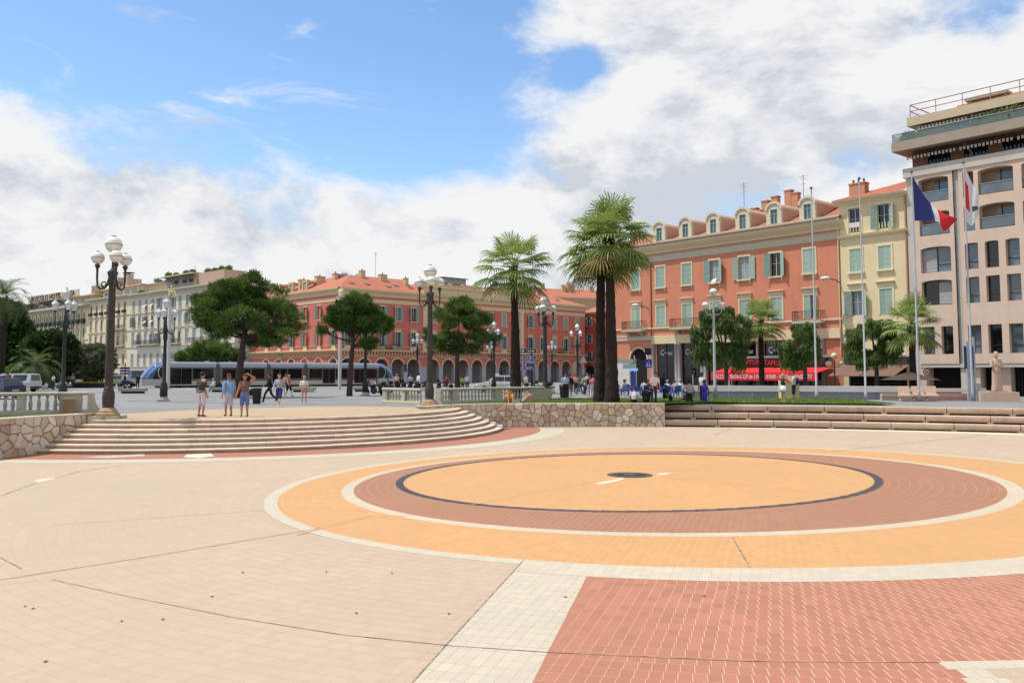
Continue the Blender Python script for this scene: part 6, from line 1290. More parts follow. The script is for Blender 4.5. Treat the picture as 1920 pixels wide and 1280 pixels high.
# ================================================================== signs and signals
def sign_boards(label, x, Y, plates, zpost, post=IRON, rz=0.0):
    q = AT(x, 700, Y); o = thing('direction_sign', label, 'sign', (q.x, q.y, UP), rz); MB().tube([(0, .08, 0), (0, .08, zpost)], .07, 8).build('post', post, o)
    for (x0, y0, x1, y1, m_, txt) in plates:
        a = AT(x0, y0, Y); b_ = AT(x1, y1, Y); pl = MB().box(a.x - q.x, b_.x - q.x, -.03, .03, b_.z - UP, a.z - UP).build('plate', mat('plate_edge', 'b7b6b0', .5), o); e = .035; MB().box(a.x - q.x + e, b_.x - q.x - e, -.036, -.031, b_.z - UP + e, a.z - UP - e).build('plate_face', m_, pl)
        if txt:                                           # lettering too small to read: a pictogram square and runs of strokes
            zm = (a.z + b_.z) / 2 - UP; hh = (a.z - b_.z) * .22; mk = MB().box(a.x - q.x + .1, a.x - q.x + .1 + 2 * hh, -.04, -.0365, zm - hh, zm + hh); xx = a.x - q.x + .25 + 2 * hh
            while xx < b_.x - q.x - .14: ww = random.uniform(.03, .07); mk.box(xx, xx + ww, -.04, -.0365, zm - hh * random.uniform(.5, 1), zm + hh * random.uniform(.4, 1)); xx += ww + random.choice((.02, .02, .02, .08))
            struct(mk.build('lettering', wlet, pl), 'stuff')
    return o
bluep, brownp, grnp = mat('plate_sign_blue', '2438a8', .5, .04), mat('plate_sign_brown', '3c2620', .6, .06), mat('plate_sign_green', 'a9bfb2', .5, .05)
sign_boards('post with one brown and three blue direction plates beside the single palm', 997, 66, [(976, 653, 1006, 662, brownp, '-'), (976, 667, 1006, 673, bluep, '-'), (976, 676, 1005, 682, bluep, '-'), (976, 686.5, 1002, 693, bluep, '-')], 4.1)
sign_boards('far post with blue direction plates left of the tram', 234, 118, [(225, 688, 244, 692, brownp, ''), (225, 693, 244, 697, bluep, ''), (225, 698, 243, 702, bluep, '')], 3.2)
sign_boards('post with two pale green direction arrows before the archway', 1190, 88, [(1156, 673, 1187, 681, grnp, ''), (1168, 682, 1195, 691, grnp, '')], 3.6, silver)
q = AT(1216, 700, 84); o = thing('crossing_sign', 'square blue pedestrian crossing sign in front of the salmon arch', 'sign', (q.x, q.y, UP)); z = AT(1216, 681, 84).z - UP; MB().tube([(0, .05, 0), (0, .05, z + 1.4)], .05, 6).build('post', silver, o); MB().box(-.33, .33, -.02, .02, z - .4, z + .4).build('plate', bluep, o); MB().add([(-.24, -.025, z - .27), (.24, -.025, z - .27), (0, -.025, z + .28)], [(0, 1, 2)]).build('triangle', MATS['sign_white'], o); MB().box(-.06, .06, -.03, -.027, z - .2, z + .1).ball((0, -.028, z + .13), .04, 8, 5, sc=(1, .1, 1)).build('figure', MATS['sign_black'], o); MB().box(-.34, .3, -.02, .02, z + .8, z + 1.45).build('plate', mat('plate_navy', '1c2148', .5), o)
def signal(label, x, Y, yt, rz=0):
    q = AT(x, 700, Y); zt = AT(x, yt, Y).z - UP; o = thing('traffic_light', label, 'traffic light', (q.x, q.y, UP), rz, 'traffic lights'); MB().tube([(0, .15, 0), (0, .15, zt)], .05, 6).build('post', silver, o); h = MB().box(-.16, .16, -.1, .1, zt - 1.05, zt).build('housing', mat('signal_black', '16171a', .6), o)
    for i in range(3):
        b = MB(); b.M = Matrix.Translation((0, -.11, zt - .2 - i * .32)) @ Matrix.Rotation(PI / 2, 4, 'X'); b.lathe([(.1, -.01), (.1, .02), (.06, .04)], 12); b.build('lens', mat('lens_grey', '6a6d70', .2), h); MB().xprism([(-.32, zt - .07 - i * .32), (-.1, zt - .06 - i * .32), (-.1, zt - .09 - i * .32)], -.12, .12).build('visor', MATS['signal_black'], h)
signal('traffic light in front of the dark shop windows', 1300, 70, 676); signal('traffic light beside the green direction arrows', 1196, 82, 672, R(60)); signal('far traffic light under the arcades right of the tram', 760, 120, 682, R(30)); signal('traffic light before the arcades left of the single palm', 939, 92, 690, R(-20))
q = AT(1094, 700, 92); o = thing('warning_sign', 'triangular warning sign seen from behind before the arcades', 'sign', (q.x, q.y, UP)); z = AT(1094, 680, 92).z - UP; MB().tube([(0, 0, 0), (0, 0, z + .1)], .04, 6).build('post', silver, o); MB().yprism([(-.42, z), (.42, z), (0, z + .75)], -.03, .0).build('plate', mat('plate_back_grey', 'a8a8a6', .5), o)
# ================================================================== seats and bins on the square
def slab_bench(label, x0, x1, y, Y):
    a, b_ = AT(x0, 700, Y), AT(x1, 700, Y); o = thing('stone_bench', label, 'bench', ((a.x + b_.x) / 2, Y, UP), 0, 'low slab benches of the square'); L_ = b_.x - a.x; MB().box(-L_ / 2, L_ / 2, -.4, .4, .2, .46).build('slab', mat('bench_stone', '9a9488', .85, .1), o); MB().box(-L_ * .4, L_ * .4, -.28, .28, 0, .2).build('base', mat('bench_base_dark', '2c2b2b', .9), o)
slab_bench('low slab bench left of the tram nose', 226, 275, 738, 80); slab_bench('low slab bench with a seated couple before the tram', 396, 432, 734, 86); slab_bench('low slab bench behind the woman in white', 547, 592, 734, 86); slab_bench('low slab bench between leaning pine and lamp', 664, 690, 734, 88); slab_bench('far slab bench in the left garden', 106, 136, 727, 110)
def bin_(label, x, y, h=.95):
    q = G(x, y, UP); o = thing('litter_bin', label, 'bin', q, 0, 'tapered litter bins'); MB().lathe([(.2, 0), (.22, .02), (.29, h - .1), (.31, h - .08), (.31, h), (.27, h)], 14).build('body', mat('bin_brown', '37302e', .7, .15), o, True); MB().lathe([(.27, h - .06), (.05, h - .04)], 14).build('opening', MATS['interior_dark'], o)
bin_('dark tapered litter bin right of the three men', 481, 757); bin_('dark tapered litter bin beside the white scooter', 1056, 745.5)
q = AT(168, 700, 112); o = thing('recycling_skip', 'long dark container with yellow lids under the olive tree', 'container', (q.x, q.y, UP)); MB().box(-1.9, 1.9, -.5, .5, 0, .6).build('body', mat('container_dark', '34343a', .7), o)
for i in range(3): MB().box(-1.9 + i * 1.28, -.66 + i * 1.28, -.58, .58, .61, .76).build('lid', mat('lid_yellow', 'c49a20', .6), o)
# ================================================================== tram
def tram():
    th = math.atan2(TD.y, TD.x); base = TA + TD * (-1.9); o = thing('tram', 'long silver and brown tram with blue windscreen crossing the square', 'tram', (base.x, base.y, UP), th)
    L_ = 35.4; W2 = 1.3; taupe = mat('tram_taupe', '6a584e', .4, .06, 1, metal=.2, coat=.3); sil = mat('tram_silver', '8f96a4', .35, .05, 1, metal=.3, coat=.4); skirt = mat('tram_skirt', 'a9a7a2', .5, .08, 2); dk = glass('tram_glass', '0c1014', .08, .3); blue = glass('tram_windscreen', '2e5f96', .06, .8); grey = mat('tram_bellows', '4c5358', .7, .1, 4); wht = mat('tram_white', 'c2c4c4', .35, coat=.4)
    mods = [(2.9, 8.9), (9.4, 15.7), (16.2, 21.0), (21.5, 27.9), (28.3, 32.6)]
    def cross(k=1.0, top=3.3): return [(-W2 * k, .28), (-W2 * k, 2.55), (-W2 * .97 * k, 2.62), (-W2 * .93 * k, 3.05), (-W2 * .8 * k, 3.26), (W2 * .8 * k, 3.26), (W2 * .93 * k, 3.05), (W2 * .97 * k, 2.62), (W2 * k, 2.55), (W2 * k, .28)]
    MB().box(2.0, L_ - 2.0, -1.0, 1.0, .05, .28).build('underframe', mat('tram_under', '17171a', .9), o)
    for mi, (a, e) in enumerate(mods):
        bd = MB().box(a, e, -W2, W2, .86, 2.56).build('body', taupe, o)
        MB().box(a, e, -W2 - .02, W2 + .02, .28, .85).build('skirt', skirt, o)
        MB().xprism([(-W2 - .05, 2.57), (-W2 - .06, 2.75), (-W2 + .02, 3.1), (-W2 + .25, 3.27), (W2 - .25, 3.27), (W2 - .02, 3.1), (W2 + .06, 2.75), (W2 + .05, 2.57)][::-1], a, e).build('roof_fairing', sil, o)
        n = max(2, int((e - a) / 2.05)); pw = (e - a - .5) / n
        for s in (-1, 1):
            for i in range(n):
                x0, x1 = a + .25 + i * pw + .1, a + .25 + (i + 1) * pw - .1; door = (i + mi) % 2 == 0; z0 = .45 if door else 1.15; y0, y1 = (s * (W2 + .03), s * (W2 - .02)); yy = sorted((y0, y1))
                w_ = MB().box(x0, x1, yy[0], yy[1], z0, 2.42).build('door' if door else 'window', dk, bd)
                if door: ym = sorted((s * (W2 + .045), s * (W2 + .031))); MB().box((x0 + x1) / 2 - .03, (x0 + x1) / 2 + .03, ym[0], ym[1], z0, 2.42).box(x0 - .04, x0, ym[0], ym[1], z0, 2.45).box(x1, x1 + .04, ym[0], ym[1], z0, 2.45).box(x0, x1, ym[0], ym[1], 2.4, 2.46).build('door_frame', grey, bd)
        if mi < 4: nx = mods[mi + 1][0]; MB().xprism([(-W2 + .08, .35), (-W2 + .08, 2.95), (-W2 + .3, 3.15), (W2 - .3, 3.15), (W2 - .08, 2.95), (W2 - .08, .35)][::-1], e, nx).build('bellows', grey, o)
    for x in (5.5, 18.6, 30.4):
        for dx in (-.9, .9):
            for s in (-1, 1): b = MB(); b.M = Matrix.Translation((x + dx, s * .75, .28)) @ Matrix.Rotation(PI / 2, 4, 'X'); b.lathe([(.28, -.06), (.3, -.05), (.3, .05), (.28, .06)], 16); b.build('wheel', mat('tram_under', '17171a'), o)
    for end in (0, 1):
        sg = lambda x: x if end == 0 else L_ - x
        ts = [0, .15, .3, .45, .6, .75, .88, 1.0]; up_ = []; lo = []
        for t_ in ts:
            x = 2.9 - 2.9 * t_ ** .85 if t_ else 2.9; k = 1 - .38 * t_ ** 2.4; zt = 3.24 - 2.1 * t_ ** 2.3; zb = 1.12
            w_ = W2 * k; up_.append([(sg(x), -w_, zb), (sg(x), -w_ * .99, zb + (zt - zb) * .6), (sg(x), -w_ * .9, zb + (zt - zb) * .88), (sg(x), -w_ * .6, zt), (sg(x), w_ * .6, zt), (sg(x), w_ * .9, zb + (zt - zb) * .88), (sg(x), w_ * .99, zb + (zt - zb) * .6), (sg(x), w_, zb)])
            x2 = 2.9 - 2.95 * t_ ** .85 if t_ else 2.9; k2 = 1 - .45 * t_ ** 2.6; lo.append([(sg(x2), -W2 * k2 - .01, .25 + .12 * t_ ** 3), (sg(x2), -W2 * k2 - .01, 1.12), (sg(x2), W2 * k2 + .01, 1.12), (sg(x2), W2 * k2 + .01, .25 + .12 * t_ ** 3)])
        MB().loft(up_).build('windscreen', blue, o, True); MB().loft(lo).build('nose', skirt, o)
        for s in (-1, 1):
            tr = MB(); tr.tube([(sg(.35), s * (W2 * .78), 1.18), (sg(.8), s * (W2 * .98 + .01), 1.9), (sg(1.5), s * (W2 + .02), 2.6), (sg(2.3), s * (W2 + .0), 3.02), (sg(2.95), s * (W2 - .1), 3.2)], .055, 6); tr.build('arc_trim', wht, o)
            sw = MB(); yy = sorted((s * (W2 + .025), s * (W2 - .1))); sw.yprism([(sg(1.15), 1.15), (sg(2.85), 1.15), (sg(2.85), 2.75), (sg(2.1), 2.6), (sg(1.5), 2.1)] if end == 0 else [(sg(1.15), 1.15), (sg(1.5), 2.1), (sg(2.1), 2.6), (sg(2.85), 2.75), (sg(2.85), 1.15)], yy[0], yy[1]); sw.build('cab_window', dk, o)
            rg_ = MB(); rg_.tube([(sg(2.35 - .62 * math.sin(q)), s * (W2 + .04), 1.95 + .82 * math.cos(q)) for q in np.linspace(.2, PI - .2, 10)], .04, 5); rg_.build('ring_trim', wht, o)
            MB().ball((sg(.25), s * .55, .75), .1, 10, 6).build('headlight', mat('headlight_glass', 'b9bcbc', .15), o)
    pt = MB().tube([(17.5, -.5, 3.3), (18.8, -.5, 3.9), (17.9, -.5, 4.5)], .04, 5).tube([(17.5, .5, 3.3), (18.8, .5, 3.9), (17.9, .5, 4.5)], .04, 5).tube([(17.9, -.8, 4.5), (17.9, .8, 4.5)], .04, 5).box(17.3, 17.7, -.6, .6, 3.25, 3.32); pt.build('pantograph', mat('panto_dark', '3a3b3d', .5), o)
    return o
tram()
# ================================================================== cars, motorcycles, scooter, bicycle
TYRE = mat('tyre_rubber', '1a1a1a', .9, .1); RIM = mat('wheel_rim', '8f9194', .35, .1, metal=.6); CGL = glass('car_glass', '1a2630', .04, .7); LRED = mat('tail_lamp', '8f1a18', .3); LWH = mat('head_lamp', 'c4c6c8', .2); BLK = mat('plastic_black', '1b1b1d', .6)
def wheel(parent, x, y, z, r, wd, name='wheel'):
    b = MB(); b.M = Matrix.Translation((x, y, z)) @ Matrix.Rotation(PI / 2, 4, 'X'); b.lathe([(r * .62, -wd / 2), (r * .94, -wd / 2), (r, -wd * .35), (r, wd * .35), (r * .94, wd / 2), (r * .62, wd / 2)], 20); o = b.build(name, TYRE, parent, True)
    b = MB(); b.M = Matrix.Translation((x, y, z)) @ Matrix.Rotation(PI / 2, 4, 'X'); b.lathe([(r * .62, -wd * .42), (r * .2, -wd * .5), (r * .2, wd * .5), (r * .62, wd * .42)], 12); b.build('rim', RIM, o); return o
def car(name, label, cat, loc, rz, col, L_=4.3, W_=1.75, H=1.48, kind='hatch'):
    """nose towards +x"""
    o = thing(name, label, cat, loc, rz, 'vehicles round the square'); paint = mat('paint_' + col, col, .3, .04, 1, coat=.6); h2 = W_ / 2
    prof = {'hatch': [(0, .35), (.0, .75), (.03, .95), (.5, 1.0), (3.1, .98), (3.9, .85), (4.25, .66), (4.3, .4)], 'van': [(0, .35), (0, .9), (.02, 1.05), (.5, 1.08), (3.6, 1.08), (4.1, .98), (4.28, .7), (4.3, .4)]}[kind]
    prof = [(x * L_ / 4.3, z) for x, z in prof]; rings = []
    for t_, k in ((-1, .93), (-.97, 1.0), (.97, 1.0), (1, .93)): rings.append([(L_ / 2 + (x - L_ / 2) * k, t_ * h2, z if k == 1 else .37 + (z - .37) * .93) for x, z in prof])
    auto_smooth(MB().loft(rings).build('body', paint, o), 35)
    cab = {'hatch': [(.12, .96), (.55, H - .04), (1.1, H), (2.1, H - .02), (2.55, H - .12), (3.25, .97)], 'van': [(.04, 1.05), (.12, H - .06), (.4, H), (2.9, H), (3.2, H - .1), (3.85, 1.06)]}[kind]; cab = [(x * L_ / 4.3, z) for x, z in cab]
    rings = [[(x, s * (h2 - .06 - (.2 if z > 1.1 else 0) * 1.0), z) for x, z in cab] for s in (-1, 1)]; gh = auto_smooth(MB().loft(rings).build('roof', paint, o), 30)
    # panes: side, rear, windscreen, just outside the cabin shell
    def lerp(a, b_, t): return (a[0] + (b_[0] - a[0]) * t, a[1] + (b_[1] - a[1]) * t)
    zt = H - .13; zb = 1.03 if kind == 'hatch' else 1.12
    def ysh(z): return h2 - .06 - .2 * min(1, max(0, (z - cab[0][1]) / (cab[1][1] - cab[0][1]))) + .012
    def xr(z): a, b_ = cab[0], cab[1]; return a[0] + (b_[0] - a[0]) * (z - a[1]) / (b_[1] - a[1])
    def xf(z): a, b_ = cab[-1], cab[-2]; return a[0] + (b_[0] - a[0]) * (z - a[1]) / (b_[1] - a[1])
    xs = [xr(zb) + .22, L_ * .36, L_ * .37, xf(zb) - .3] if kind == 'hatch' else [L_ * .1, L_ * .42, L_ * .46, xf(zb) - .25]
    for s in (-1, 1):
        for i in (0, 2): 
            x0, x1 = xs[i], xs[i + 1]; tl, trr = (x0 + (.2 if i == 0 and kind == 'hatch' else 0), x1 - (.42 if i == 2 else 0)); MB().quad((x0, s * ysh(zb), zb), (x1, s * ysh(zb), zb), (trr, s * ysh(zt), zt), (tl, s * ysh(zt), zt)).build('side_window', CGL, gh)
    e = .015; MB().quad((xr(zb) - e, h2 - .24, zb), (xr(zb) - e, -h2 + .24, zb), (xr(zt) - e, -h2 + .34, zt), (xr(zt) - e, h2 - .34, zt)).build('rear_window', CGL, gh); MB().quad((xf(zb) + e, -h2 + .2, zb), (xf(zb) + e, h2 - .2, zb), (xf(zt) + e, h2 - .34, zt), (xf(zt) + e, -h2 + .34, zt)).build('windscreen', CGL, gh)
    for x in (L_ * .19, L_ * .81):
        for s in (-1, 1): wheel(o, x, s * (h2 - .08), .31, .31, .2)
    for s in (-1, 1): MB().ball((.04, s * (h2 - .2), .82), .13, 8, 6, sc=(.35, .8, 1.3)).build('tail_light', LRED, o); MB().ball((L_ - .22, s * (h2 - .28), .72), .16, 8, 6, sc=(.8, 1, .55)).build('headlight', LWH, o); MB().ball((xf(zb) - .15, s * (h2 + .08), 1.02), .1, 8, 6, sc=(.6, 1, .7)).build('mirror', BLK, o)
    MB().box(-.03, .06, -h2 + .1, h2 - .1, .38, .55).box(L_ - .08, L_ + .03, -h2 + .15, h2 - .15, .36, .5).build('bumper', BLK, o); MB().box(-.045, -.031, -.26, .26, .57, .69).build('number_plate', mat('plate_yellowish', 'b8b59c', .6), o); return o
p = AT(932, 700, 88); car('taxi', 'white estate car with a roof lamp behind the balustrade', 'car', (p.x + 2.3, p.y, UP), R(186), 'c8c8c4', 4.5, 1.78, 1.62); MB().box(-.2, .2, -.1, .1, 0, .16).build('roof_lamp', mat('roof_lamp_white', 'cfcfc8', .4), COL.objects['taxi'], loc=(2.3, 0, 1.62))
p = AT(6, 700, 62); car('parked_car', 'dark blue hatchback cut by the left edge of the picture', 'car', (p.x + .9, p.y, UP), R(155), '27324e', 4.1, 1.72, 1.5)
p = AT(30, 700, 86); car('parked_van', 'white van parked behind the dark blue hatchback', 'van', (p.x + 2.0, p.y, UP), R(172), 'a4a8aa', 4.6, 1.8, 1.8, 'van')
p = AT(152, 700, 118); car('parked_car', 'small white car under the left side of the olive tree', 'car', (p.x - 1.6, p.y + 2, UP), R(10), 'bfc4c4', 4.0, 1.7, 1.6); p = AT(186, 700, 120); car('parked_van', 'white van parked under the olive tree behind the yellow lids', 'van', (p.x - 1.8, p.y + 2, UP), R(15), 'c4c8c6', 4.4, 1.8, 1.95, 'van')
p = AT(220, 700, 121); car('parked_car', 'pale green car between the left lamp and the tram', 'car', (p.x - 1.5, p.y, UP), R(15), '9aa894', 4.2, 1.75, 1.6); p = AT(258, 700, 126); car('delivery_van', 'white and blue van just behind the tram nose', 'van', (p.x - 3.2, p.y + 4, UP), R(25), '8c97b8', 5.4, 2.0, 2.3, 'van')
def moto(label, loc, rz, col, name='motorcycle', group='motorcycles parked round the square'):
    o = thing(name, label, 'motorcycle', loc, rz, group); paint = mat('moto_' + col, col, .3, .05, 2, coat=.5)
    wheel(o, -.7, 0, .3, .3, .16); wheel(o, .72, 0, .3, .3, .12)
    MB().tube([(.72, .08, .3), (.5, .08, .85), (.44, .08, 1.0)], .03, 6).tube([(.72, -.08, .3), (.5, -.08, .85), (.44, -.08, 1.0)], .03, 6).build('fork', RIM, o); MB().tube([(.3, .38, 1.02), (.42, .2, 1.05), (.45, 0, 1.02), (.42, -.2, 1.05), (.3, -.38, 1.02)], .02, 6).build('handlebar', BLK, o)
    MB().ball((.15, 0, .78), .3, 12, 8, sc=(1.05, .5, .6)).build('tank', paint, o, True); MB().loft([[(x, w_ * math.cos(q), .74 + .05 * math.sin(q) + dz) for q in np.linspace(0, 2 * PI, 9)[:-1]] for x, w_, dz in ((-.85, .08, .14), (-.6, .14, .08), (-.25, .16, .0), (0, .1, .02))]).build('seat', BLK, o, True)
    MB().box(-.2, .3, -.14, .14, .22, .6).tube([(.4, 0, .8), (.2, 0, .45), (-.2, 0, .3), (-.7, 0, .3)], .035, 6).build('engine', mat('engine_metal', '4c4c50', .4, .2, metal=.6), o); MB().tube([(.1, -.17, .25), (-.4, -.18, .25), (-.95, -.2, .36)], [.03, .045, .06], 8).build('exhaust', RIM, o)
    MB().ball((.58, 0, .95), .12, 10, 7, sc=(.8, 1, 1)).build('headlight', LWH, o); MB().loft([[(.42, y, .98), (.62, y * 1.1, 1.0), (.5, y * .8, 1.3)] for y in (-.16, .16)]).build('windshield', CGL, o); MB().box(-1.0, -.9, -.07, .07, .6, .68).build('tail_light', LRED, o)
    for s in (-1, 1): MB().box(-.85, -.45, s * .2 - .09, s * .2 + .09, .45, .72).build('pannier', BLK, o)
    MB().box(-.95, -.62, -.2, .2, .85, 1.12).build('top_box', BLK, o); return o
M0 = None
for x, y, rz, lab, col in [(702, 741, 175, 'black motorcycle parked at the end of the pale balustrade', '16181c'), (716, 738, 200, 'second black motorcycle parked behind the first', '1c1c20'), (735, 731, 160, 'dark motorcycle by the passer-by in pink', '2a2a2e'), (768, 731, 20, 'dark motorcycle left of the man in white', '24262a'), (795, 730, 30, 'tall dark motorcycle right of the man in white', '1a1a1c'), (834, 729, 8, 'dark red motorcycle with its rider in red', '5a1c1c'), (990, 736, 170, 'dark motorcycle beneath the direction plates', '1c1d20'), (1008, 741, 150, 'dark motorcycle beside the globe lamp', '202226')]:
    q = G(x, y, UP); moto(lab, q, R(rz), col)
def scooter(label, loc, rz):
    o = thing('scooter', label, 'scooter', loc, rz); ws = mat('scooter_white', 'b8bab4', .35, .05, coat=.4); wheel(o, -.55, 0, .25, .25, .12); wheel(o, .65, 0, .25, .25, .11)
    MB().loft([[(x, w_ * math.cos(q), z + h * math.sin(q)) for q in np.linspace(0, 2 * PI, 11)[:-1]] for x, w_, z, h in ((-.95, .05, .62, .05), (-.75, .16, .58, .16), (-.4, .19, .52, .2), (-.1, .12, .42, .14))]).build('rear_body', ws, o, True); MB().box(-.15, .35, -.17, .17, .27, .32).build('footboard', BLK, o)
    MB().loft([[(.34 + .12 * t_, -.2 * k, .32 + .62 * t_), (.46 + .08 * t_, 0, .32 + .62 * t_), (.34 + .12 * t_, .2 * k, .32 + .62 * t_), (.3 + .12 * t_, 0, .32 + .62 * t_)] for t_, k in ((0, .9), (.5, 1.1), (1, .7))]).build('leg_shield', ws, o); MB().ball((.65, 0, .4), .2, 10, 6, sc=(1.1, .5, .6)).build('mudguard', ws, o, True)
    MB().tube([(.65, 0, .25), (.5, 0, .9)], .03, 6).tube([(.38, .32, 1.02), (.48, 0, 1.0), (.38, -.32, 1.02)], .022, 6).build('handlebar', BLK, o); MB().ball((.53, 0, .98), .11, 9, 6).build('headlight', LWH, o)
    MB().loft([[(x, w_ * math.cos(q), .76 + .06 * math.sin(q)) for q in np.linspace(0, 2 * PI, 9)[:-1]] for x, w_ in ((-.85, .1), (-.5, .15), (-.1, .12))]).build('seat', BLK, o, True)
scooter('white scooter parked behind the globe lamp right of the palm', G(1043, 745, UP), R(8)); moto('dark motorcycle left of the white scooter', G(1012, 744, UP), R(170), '26282c')
def bicycle(label, loc, rz):
    o = thing('bicycle', label, 'bicycle', loc, rz); fr = mat('bike_white', 'b9bcbc', .4)
    for x in (-.52, .52): b = MB(); b.tube([(x + .33 * math.cos(q), 0, .34 + .33 * math.sin(q)) for q in np.linspace(0, 2 * PI, 22)], .018, 5); [b.tube([(x, 0, .34), (x + .32 * math.cos(q), 0, .34 + .32 * math.sin(q))], .003, 3) for q in np.linspace(0, 2 * PI, 13)[:-1]]; b.build('wheel', TYRE, o)
    MB().tube([(-.52, 0, .34), (-.05, 0, .3), (.4, 0, .82), (-.16, 0, .78), (-.05, 0, .3)], .02, 6).tube([(-.52, 0, .34), (-.16, 0, .78)], .014, 5).tube([(.52, 0, .34), (.4, 0, .95)], .018, 6).build('frame', fr, o); MB().ball((-.2, 0, .92), .1, 8, 5, sc=(1.4, .7, .4)).build('saddle', BLK, o); MB().tube([(.42, .28, 1.0), (.4, 0, .98), (.42, -.28, 1.0)], .014, 5).build('handlebar', BLK, o); MB().tube([(-.05, .1, .15), (-.05, -.1, .42)], .012, 4).build('pedal', BLK, o)
bicycle('white bicycle ridden through the crowd by the arcades', G(1090, 742, UP), R(8))
# ================================================================== people
SKINS = {'light': 'c49a80', 'tan': 'a8765a', 'dark': '5a3a2c'}; HAIRS = {'black': '17130f', 'brown': '3a281c', 'blond': 'a8854e', 'grey': '8f8b86', 'auburn': '5c2f1c'}
def seg_dist(P, a, b_, r0, r1):
    a, b_ = np.array(a), np.array(b_); ab = b_ - a; L2 = max(ab @ ab, 1e-9); t = np.clip(((P - a) @ ab) / L2, 0, 1); return np.linalg.norm(P - (a + t[:, None] * ab), axis=1) - (r0 + (r1 - r0) * t)
def capsule(b, a, e, r0, r1, sx=1.0, side=None, n=10):
    a, e = Vector(a), Vector(e); d = (e - a); L_ = d.length; d = d.normalized() if L_ > 1e-6 else Vector((0, 0, 1)); ref = Vector(side) if side is not None else (Vector((1, 0, 0)) if abs(d.x) < .8 else Vector((0, 1, 0)))
    u = (ref - d * ref.dot(d)).normalized(); v = d.cross(u); rings = []
    for k in (-80, -45, 0): q = R(k); rings.append((a + d * (r0 * math.sin(q)), r0 * math.cos(q)))
    for k in (0, 45, 80): q = R(k); rings.append((e + d * (r1 * math.sin(q)), r1 * math.cos(q)))
    b.loft([[c + (u * sx * math.cos(2 * PI * j / n) + v * math.sin(2 * PI * j / n)) * r for j in range(n)] for c, r in rings])
BENCH = bpy.data.scenes.new('bench')
def remesh(b, voxel, name='body', smooth=3):
    me = b.mesh('tmp', []); o = bpy.data.objects.new('tmp', me); BENCH.collection.objects.link(o); m_ = o.modifiers.new('r', 'REMESH'); m_.mode = 'VOXEL'; m_.voxel_size = voxel; s_ = o.modifiers.new('s', 'SMOOTH'); s_.iterations = smooth; s_.factor = .5
    vl = BENCH.view_layers[0]; vl.update(); dg = vl.depsgraph; out = bpy.data.meshes.new_from_object(o.evaluated_get(dg)); bpy.data.objects.remove(o); bpy.data.meshes.remove(me); out.name = name; out.materials.clear(); return out
